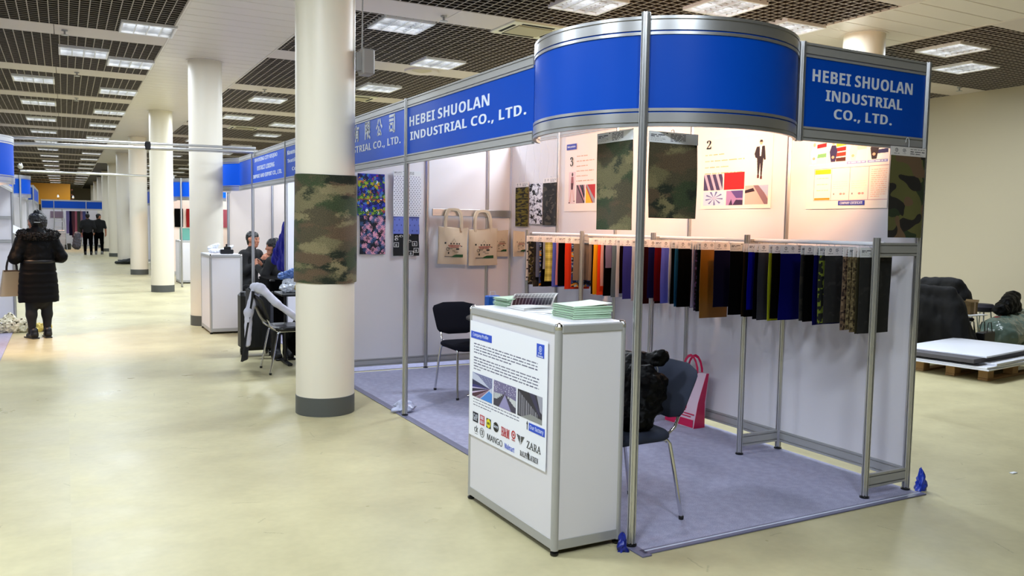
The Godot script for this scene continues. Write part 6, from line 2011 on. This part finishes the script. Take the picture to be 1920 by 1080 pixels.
func people() -> void:
	# woman in a long quilted coat, her back to us
	var p := thing("person", "woman in a long black quilted coat with a fur-edged hood, standing in the aisle", "person", Vector3(-0.305, 0, -12.1), PI + 0.32)
	var body := []
	for s in [-1.0, 1.0]: # legs
		body.append([Vector3(s * 0.085, 0.52, 0.0), Vector3(s * 0.090, 0.30, -0.005), 0.075, 0.062])
		body.append([Vector3(s * 0.090, 0.30, -0.005), Vector3(s * 0.088, 0.09, -0.01), 0.060, 0.040])
		body.append([Vector3(s * 0.088, 0.09, -0.01), Vector3(s * 0.09, 0.05, 0.03), 0.038, 0.034])
	body.append([Vector3(0, 0.50, 0), Vector3(0, 1.20, 0), 0.13, 0.10])
	body.append([Vector3(0, 1.2, 0), Vector3(0, 1.34, 0.01), 0.06, 0.05])
	obj("body", blob(body, 0.013, 0.03), sm(Color(0.012, 0.012, 0.014), 0.8), p)
	# the coat, quilted in rolls
	var coat := []
	coat.append([Vector3(0, 0.97, 0), Vector3(0, 1.18, 0), 0.155, 0.15, Vector3(1.2, 1, 0.85)])
	coat.append([Vector3(-0.15, 1.25, 0), Vector3(0.15, 1.25, 0), 0.085, 0.085])
	# her left arm bent forwards, the right one with the elbow out
	coat.append([Vector3(0.175, 1.24, 0), Vector3(0.265, 1.02, -0.02), 0.080, 0.072]); coat.append([Vector3(0.265, 1.02, -0.02), Vector3(0.19, 1.06, 0.20), 0.070, 0.055])
	coat.append([Vector3(-0.175, 1.24, 0), Vector3(-0.265, 1.03, -0.02), 0.080, 0.072]); coat.append([Vector3(-0.265, 1.03, -0.02), Vector3(-0.13, 1.00, 0.18), 0.070, 0.055])
	coat.append([Vector3(0, 1.30, -0.03), Vector3(0, 1.36, -0.01), 0.10, 0.085])
	var cm := blob(coat, 0.012, 0.035, 0.003, 130.0, 9)
	var skirt := []
	for i in 29:
		var f := i / 28.0
		var y := 0.462 + 0.54 * f
		var dip := 0.0
		for sy in [0.55, 0.70, 0.845, 0.975]: dip += 0.014 * exp(-pow((y - sy) / 0.010, 2.0)) - 0.006 * exp(-pow((y - sy) / 0.05, 2.0))
		var r := PackedVector3Array()
		for j in 40:
			var a := -TAU * j / 40
			r.append(Vector3(cos(a) * (0.232 - 0.045 * f * f - dip), y + 0.004 * sin(a * 9.0), sin(a) * (0.165 - 0.03 * f - dip)))
		skirt.append(r)
	cm.loft(skirt)
	obj("coat", cm, M.puffer, p)
	obj("belt", MB.new().lathe([Vector2(0.180, 0.955), Vector2(0.186, 0.965), Vector2(0.186, 0.985), Vector2(0.180, 0.995)], 28, false, false), M.black_plastic, p).scale = Vector3(1.04, 1, 0.80)
	var fur := []
	for i in 14:
		var a0 := PI * 0.02 + TAU * i / 14
		var a1 := PI * 0.02 + TAU * (i + 1) / 14
		fur.append([Vector3(cos(a0) * 0.20, 1.315 - 0.05 * sin(a0) * -1.0 * 0.5, sin(a0) * 0.12 - 0.04), Vector3(cos(a1) * 0.20, 1.315 + 0.025 * sin(a1), sin(a1) * 0.12 - 0.04), 0.042, 0.042])
	obj("fur_trim", blob(fur, 0.010, 0.02, 0.022, 700.0, 14), sm(Color(0.055, 0.045, 0.042), 0.95), p)
	head(p, Vector3(0, 1.455, 0.02), 0.6, [[Vector3(0, 0.045, -0.03), Vector3(0, 0.055, 0.01), 0.097, 0.082], [Vector3(0, 0.0, -0.055), Vector3(0, -0.06, -0.06), 0.075, 0.06], [Vector3(0.0, 0.128, -0.035), Vector3(0.012, 0.14, -0.02), 0.042, 0.036], [Vector3(-0.06, 0.03, 0.0), Vector3(-0.065, -0.02, 0.0), 0.03, 0.02], [Vector3(0.06, 0.03, 0.0), Vector3(0.065, -0.02, 0.0), 0.03, 0.02]])
	obj("hair_clip", MB.new().box(Vector3(0.03, 1.47, -0.105), Vector3(0.07, 0.008, 0.008), 0.003), M.alu_soft, p)
	var hb := []
	hand(hb, Vector3(0.185, 1.06, 0.22), Vector3(-0.25, 0.25, 1), Vector3(-1, 0.2, 0), -1.0, 0.7)
	hand(hb, Vector3(-0.12, 1.0, 0.20), Vector3(0.5, 0.1, 1), Vector3(1, 0, 0), 1.0, 0.7)
	obj("hands", blob(hb, 0.005, 0.010), M.skin, p)
	for s in [-1.0, 1.0]: shoe(p, Vector3(s * 0.09, 0, 0.01), s * 0.15, M.black_plastic, 0.25)
	# handbag on her left forearm (left in the picture)
	var hbag := thing("handbag", "cream handbag with dark handles hanging from the woman's arm", "bag", Vector3(-0.60, 0.53, -12.24), 0.35)
	var rows := []
	for i in 9:
		var f := i / 8.0
		var r := PackedVector3Array()
		for j in 28:
			var a := -TAU * j / 28
			r.append(Vector3(signf(cos(a)) * pow(absf(cos(a)), 0.4) * (0.145 - 0.045 * f), 0.33 * f, signf(sin(a)) * pow(absf(sin(a)), 0.5) * (0.065 - 0.04 * f)))
		rows.append(r)
	obj("bag_body", MB.new().loft(rows), sm(Color(0.62, 0.60, 0.52), 0.5), hbag)
	for s in [-1.0, 1.0]:
		var hp := []
		for k in 11: hp.append(Vector3(-cos(PI * k / 10) * 0.06, 0.31 + sin(PI * k / 10) * 0.19, s * 0.02))
		obj("handle", MB.new().tube(hp, 0.007, 7), sm(Color(0.09, 0.06, 0.05), 0.5), hbag)
	obj("trim", MB.new().box(Vector3(0, 0.32, 0), Vector3(0.19, 0.02, 0.056), 0.006), sm(Color(0.30, 0.22, 0.16), 0.5), hbag)
	var lf := []
	for i in 4:
		var r := PackedVector3Array()
		for j in 4: r.append(Vector3(-0.47 - 0.11 * j / 3.0, 1.27 + 0.10 * i / 3.0 + 0.06 * j / 3.0, -12.40 - 0.03 * i + 0.02 * j))
		lf.append(r)
	tag(obj("leaflet", MB.new().sheet(lf, 0.002), M.paper, null), "white leaflet held in front of the woman in the long coat", "leaflet")
	# two men walking away
	for k in 2:
		var q := thing("person", ["man in a dark grey pullover and black trousers walking away, left of the pair", "man in a black T-shirt and black trousers walking away, right of the pair"][k], "person", Vector3([0.88, 1.32][k], 0, [-40.0, -40.6][k]), PI + [0.0, -0.12][k])
		var bo := []
		for s in [-1.0, 1.0]:
			var st: float = s * (1.0 if k == 0 else -1.0)
			bo.append([Vector3(s * 0.10, 0.90, 0), Vector3(s * 0.11, 0.50, 0.03 + 0.04 * st), 0.105, 0.075]); bo.append([Vector3(s * 0.11, 0.50, 0.03 + 0.04 * st), Vector3(s * 0.115, 0.08, -0.02 + 0.09 * st), 0.072, 0.052])
		bo.append([Vector3(0, 0.86, 0), Vector3(0, 0.98, 0), 0.15, 0.14, Vector3(1.1, 1, 0.8)])
		obj("trousers", blob(bo, 0.02, 0.04), M.black_cloth, q)
		var to := [[Vector3(0, 0.95, 0), Vector3(0, 1.25, 0), 0.16, 0.18, Vector3(1.1, 1, 0.72)], [Vector3(-0.15, 1.42, 0), Vector3(0.15, 1.42, 0), 0.075, 0.075], [Vector3(0, 1.25, 0), Vector3(0, 1.42, 0), 0.17, 0.12, Vector3(1.2, 1, 0.7)], [Vector3(0, 1.45, 0), Vector3(0, 1.52, 0.0), 0.065, 0.06]]
		for s in [-1.0, 1.0]:
			to.append([Vector3(s * 0.20, 1.42, 0), Vector3(s * 0.27, 1.16, -0.03), 0.068, 0.055])
			if k == 0: to.append([Vector3(s * 0.27, 1.16, -0.03), Vector3(s * 0.24, 0.98, 0.12), 0.052, 0.042])
		obj("top", blob(to, 0.02, 0.04), sm([Color(0.045, 0.045, 0.06), Color(0.012, 0.012, 0.014)][k], 0.9), q)
		var sk := []
		for s in [-1.0, 1.0]:
			if k == 1: sk.append([Vector3(s * 0.27, 1.17, -0.03), Vector3(s * 0.27, 0.93, 0.05), 0.045, 0.032])
			hand(sk, Vector3(s * (0.24 if k == 0 else 0.27), [0.96, 0.91][k], [0.14, 0.055][k]), Vector3(0, -1, 0.2), Vector3(-s, 0, 0.3), s, 0.4)
		obj("arms", blob(sk, 0.008, 0.012), M.skin, q)
		head(q, Vector3(0, 1.635, 0.02), [0.0, -0.9][k], SHORT, 0.012)
		for s in [-1.0, 1.0]:
			var st: float = s * (1.0 if k == 0 else -1.0)
			shoe(q, Vector3(s * 0.115, 0, -0.01 + 0.09 * st), s * 0.1, M.black_plastic if k == 0 else sm(Color(0.5, 0.5, 0.5), 0.6), 0.28)
	# the seated pair in the third booth
	seated("man with short black hair in a dark jacket, seated in the third booth, speaking", Vector3(2.56, 0, -13.35), 0.75, SHORT, false)
	seated("woman with black hair in a dark coat, seated facing the man", Vector3(2.74, 0, -12.42), -2.2, [[Vector3(0, 0.05, -0.03), Vector3(0, 0.055, 0.015), 0.098, 0.082], [Vector3(-0.055, 0.01, -0.03), Vector3(-0.06, -0.10, -0.03), 0.045, 0.04], [Vector3(0.055, 0.01, -0.03), Vector3(0.06, -0.10, -0.03), 0.045, 0.04], [Vector3(0, -0.02, -0.06), Vector3(0, -0.13, -0.06), 0.075, 0.06]], true)

func seated(label: String, pos: Vector3, turn: float, hair: Array, woman: bool) -> void:
	var p := thing("person", label, "person", pos, turn)
	var k := 0.93 if woman else 1.0
	var b := []
	b.append([Vector3(0, 0.56, -0.05), Vector3(0, 0.80, -0.04), 0.17, 0.15, Vector3(1.05, 1, 0.8)])
	b.append([Vector3(0, 0.80, -0.04), Vector3(0, 0.98 * k, 0.0), 0.16, 0.13, Vector3(1.15, 1, 0.8)])
	b.append([Vector3(-0.16, 1.02 * k, 0), Vector3(0.16, 1.02 * k, 0), 0.075, 0.075])
	b.append([Vector3(0, 1.04 * k, 0), Vector3(0, 1.12 * k, 0.02), 0.07, 0.06])
	for s in [-1.0, 1.0]:
		b.append([Vector3(s * 0.09, 0.53, 0), Vector3(s * 0.12, 0.53, 0.40), 0.095, 0.07])
		b.append([Vector3(s * 0.12, 0.53, 0.40), Vector3(s * 0.12, 0.09, 0.38), 0.066, 0.048])
		b.append([Vector3(s * 0.20, 1.01 * k, 0), Vector3(s * 0.25, 0.76, 0.06), 0.07, 0.058])
		b.append([Vector3(s * 0.25, 0.76, 0.06), Vector3(s * 0.10, 0.93 * k, 0.24), 0.055, 0.042])
	obj("body", blob(b, 0.016, 0.035), sm(Color(0.014, 0.014, 0.018), 0.8), p)
	var h := []
	for s in [-1.0, 1.0]: hand(h, Vector3(s * 0.085, 0.95 * k, 0.26), Vector3(-s * 0.5, 0.6, 0.5), Vector3(-s, 0, 0), s, 0.6)
	obj("hands", blob(h, 0.006, 0.010), M.skin, p)
	head(p, Vector3(0, 1.235 * k, 0.04), 0.0 if not woman else 0.35, hair, 0.007)
	for s in [-1.0, 1.0]: shoe(p, Vector3(s * 0.12, 0, 0.42), 0.0, M.black_plastic)
	var st := thing("stool", "dark stool under the seated %s in the third booth" % ("woman" if woman else "man"), "stool", pos + Vector3(0, 0.0, 0), turn)
	obj("seat", MB.new().lathe([Vector2(0.15, 0.40), Vector2(0.17, 0.41), Vector2(0.17, 0.435), Vector2(0.14, 0.445)], 24), M.black_plastic, st)
	for i in 4:
		var d := Vector3(cos(TAU * i / 4 + 0.8), 0, sin(TAU * i / 4 + 0.8))
		obj("leg", MB.new().tube([d * 0.19, d * 0.12 + Vector3(0, 0.40, 0)], 0.012, 8), M.chrome, st)

# ------------------------------------------------------------------ stored things on the right
func storage_corner() -> void:
	var pal := thing("pallet", "wooden pallet under the stacked white boards on the right", "pallet", Vector3(8.98, 0, -5.60), 0.12)
	for x in [-0.55, 0.0, 0.55]:
		for z in [-0.34, 0.0, 0.34]: obj("block", MB.new().box(Vector3(x, 0.063, z), Vector3(0.13, 0.08, 0.10), 0.004), M.pine, pal)
	for z in [-0.34, 0.0, 0.34]: obj("bottom_board", MB.new().box(Vector3(0, 0.011, z), Vector3(1.24, 0.022, 0.10), 0.003), M.pine, pal)
	for x in [-0.55, -0.275, 0.0, 0.275, 0.55]: obj("deck_board", MB.new().box(Vector3(x, 0.114, 0), Vector3(0.12, 0.02, 0.82), 0.003), M.pine, pal)
	var w := sm(Color(0.86, 0.87, 0.91), 0.4)
	var ed := ["lowest of the stacked white boards on the pallet", "second of the stacked white boards on the pallet", "third of the stacked white boards on the pallet", "white board with a dark edge, on the stacked boards", "uppermost white board of the stack on the pallet"]
	var q := [[8.95, -5.62, 0.125, 0.14, 1.5, 0.95, 0.016], [8.90, -5.60, 0.142, 0.12, 1.38, 0.92, 0.02], [9.08, -5.66, 0.163, 0.16, 1.40, 0.95, 0.024], [8.88, -5.72, 0.188, 0.13, 1.42, 0.90, 0.045], [9.02, -5.74, 0.234, 0.17, 1.35, 0.92, 0.018]]
	for k in 5:
		var b := thing("white_board", ed[k], "board", Vector3(q[k][0], q[k][2], q[k][1]), q[k][3], "white boards stacked on the pallet")
		obj("sheet", MB.new().box(Vector3(0, q[k][6] / 2, 0), Vector3(q[k][4], q[k][6], q[k][5]), 0.003), w if k != 3 else sm(Color(0.26, 0.25, 0.27), 0.6), b)
	chair("black chair near the stacked boards, a long dark coat over its back", Vector3(9.97, 0, -6.62), PI / 2 + 0.1, "chairs beside the wrapped bundle", M.upholstery, M.chrome)
	chair("black chair behind the first one, a dark coat over its back", Vector3(10.78, 0, -7.1), PI / 2 + 0.1, "chairs beside the wrapped bundle", M.upholstery, M.chrome)
	var navy := sm(Color(0.008, 0.01, 0.024), 0.85)
	tag(obj("coat", blob([[Vector3(9.55, 0.80, -6.84), Vector3(9.66, 0.80, -6.42), 0.075, 0.065], [Vector3(9.50, 0.62, -6.86), Vector3(9.66, 0.60, -6.40), 0.13, 0.13], [Vector3(9.44, 0.42, -6.86), Vector3(9.66, 0.40, -6.38), 0.15, 0.15], [Vector3(9.40, 0.20, -6.86), Vector3(9.72, 0.20, -6.34), 0.15, 0.16], [Vector3(9.72, 0.66, -6.40), Vector3(9.86, 0.20, -6.32), 0.09, 0.11]], 0.020, 0.10, 0.010, 60.0, 17, Vector3(1, 0.3, 1)), navy, null), "long dark navy coat hanging from the chair nearest the stacked boards", "coat")
	tag(obj("coat", blob([[Vector3(10.42, 0.85, -7.30), Vector3(10.50, 0.86, -6.90), 0.075, 0.075], [Vector3(10.42, 0.70, -7.28), Vector3(10.58, 0.70, -6.88), 0.12, 0.12], [Vector3(10.50, 0.60, -7.24), Vector3(10.66, 0.58, -6.88), 0.10, 0.11]], 0.020, 0.09, 0.010, 60.0, 18), navy, null), "dark coat with a light edge over the chair behind", "coat")
	tag(obj("cardboard_sheet", MB.new().box(Vector3(0, 0.008, 0), Vector3(0.50, 0.012, 0.34), 0.002), M.paper, null, Vector3(10.20, 0.478, -6.60)), "white sheet lying on the seat of the nearest dark chair", "paper")
	var bx := thing("carton", "small brown carton with open flaps on the white sheet", "box", Vector3(10.30, 0.492, -6.62), 0.2)
	var card := sm(Color(0.42, 0.33, 0.18), 0.8)
	for s in [-1.0, 1.0]:
		obj("side", MB.new().box(Vector3(s * 0.11, 0.075, 0), Vector3(0.005, 0.15, 0.17)), card, bx)
		obj("side", MB.new().box(Vector3(0, 0.075, s * 0.085), Vector3(0.22, 0.15, 0.005)), card, bx)
		var fl := obj("flap", MB.new().box(Vector3(s * 0.03, 0.03, 0), Vector3(0.005, 0.07, 0.16)), card, bx, Vector3(s * 0.11, 0.14, 0))
		fl.rotation.z = -s * 0.6
	obj("bottom", MB.new().box(Vector3(0, 0.003, 0), Vector3(0.21, 0.005, 0.165)), card, bx)
	obj("tape", MB.new().box(Vector3(0.02, 0.076, 0.0885), Vector3(0.05, 0.15, 0.002)), sm(Color(0.62, 0.5, 0.36), 0.3), bx)
	var sl := thing("stool", "dark padded stool behind the carton, only its pad in view", "stool", Vector3(11.55, 0, -7.2))
	obj("seat", MB.new().lathe([Vector2(0.12, 0.42), Vector2(0.17, 0.44), Vector2(0.18, 0.49), Vector2(0.14, 0.53), Vector2(0.0, 0.54)], 24), sm(Color(0.10, 0.085, 0.13), 0.8), sl)
	for i in 4:
		var d := Vector3(cos(TAU * i / 4 + 0.8), 0, sin(TAU * i / 4 + 0.8))
		obj("leg", MB.new().tube([d * 0.17, d * 0.11 + Vector3(0, 0.43, 0)], 0.012, 8), M.chrome, sl)
	var foil := sm(Color(0.36, 0.43, 0.40), 0.22)
	var bd := thing("wrapped_bundle", "large bundle wrapped in greenish clear film on the floor at the right edge", "bundle")
	obj("wrap", blob([[Vector3(10.95, 0.18, -6.55), Vector3(12.5, 0.19, -7.1), 0.19, 0.21, Vector3(1, 1, 1.3)], [Vector3(10.95, 0.30, -6.65), Vector3(12.5, 0.32, -7.2), 0.10, 0.12, Vector3(1, 0.8, 1.4)]], 0.028, 0.10, 0.012, 70.0, 19), foil, bd)
	for k in 3: obj("red_tape", MB.new().box(Vector3(11.2 + k * 0.3, 0.402 + 0.004 * k, -6.74 - k * 0.11), Vector3(0.12, 0.01, 0.05), 0.002), sm(Color(0.6, 0.06, 0.08), 0.4), bd)
	tag(obj("wrapped_bundle", blob([[Vector3(9.98, 0.16, -6.55), Vector3(10.25, 0.18, -6.62), 0.14, 0.15, Vector3(1, 1.1, 1)]], 0.022, 0.05, 0.018, 80.0, 20), foil, null), "smaller film-wrapped bundle under the nearest dark chair", "bundle")
	tag(obj("jacket", blob([[Vector3(11.42, 0.49, -6.85), Vector3(12.0, 0.50, -7.05), 0.10, 0.14, Vector3(1, 0.8, 1)], [Vector3(11.62, 0.56, -6.9), Vector3(12.0, 0.62, -7.05), 0.09, 0.11]], 0.022, 0.06, 0.014, 80.0, 24), M.puffer, null), "black jacket thrown on the wrapped bundle at the right edge", "jacket")
	var tb := thing("paper_carrier", "navy carrier bag with cord handles in front of the wrapped bundle", "bag", Vector3(10.18, 0.0, -6.28), 0.15)
	obj("bag_body", MB.new().box(Vector3(0, 0.15, 0), Vector3(0.30, 0.30, 0.11), 0.01), sm(Color(0.012, 0.018, 0.06), 0.5), tb)
	for s in [-1.0, 1.0]: obj("handle", MB.new().tube([Vector3(-0.07, 0.29, s * 0.045), Vector3(-0.03, 0.42, s * 0.04), Vector3(0.05, 0.42, s * 0.04), Vector3(0.08, 0.29, s * 0.045)], 0.006, 6), M.black_plastic, tb)
	tag(obj("litter", MB.new().box(Vector3(0, 0.003, 0), Vector3(0.05, 0.005, 0.025), 0.001), M.paper, null, Vector3(5.31, 0, -3.04)), "tiny scrap of litter on the open floor at the lower right", "litter")
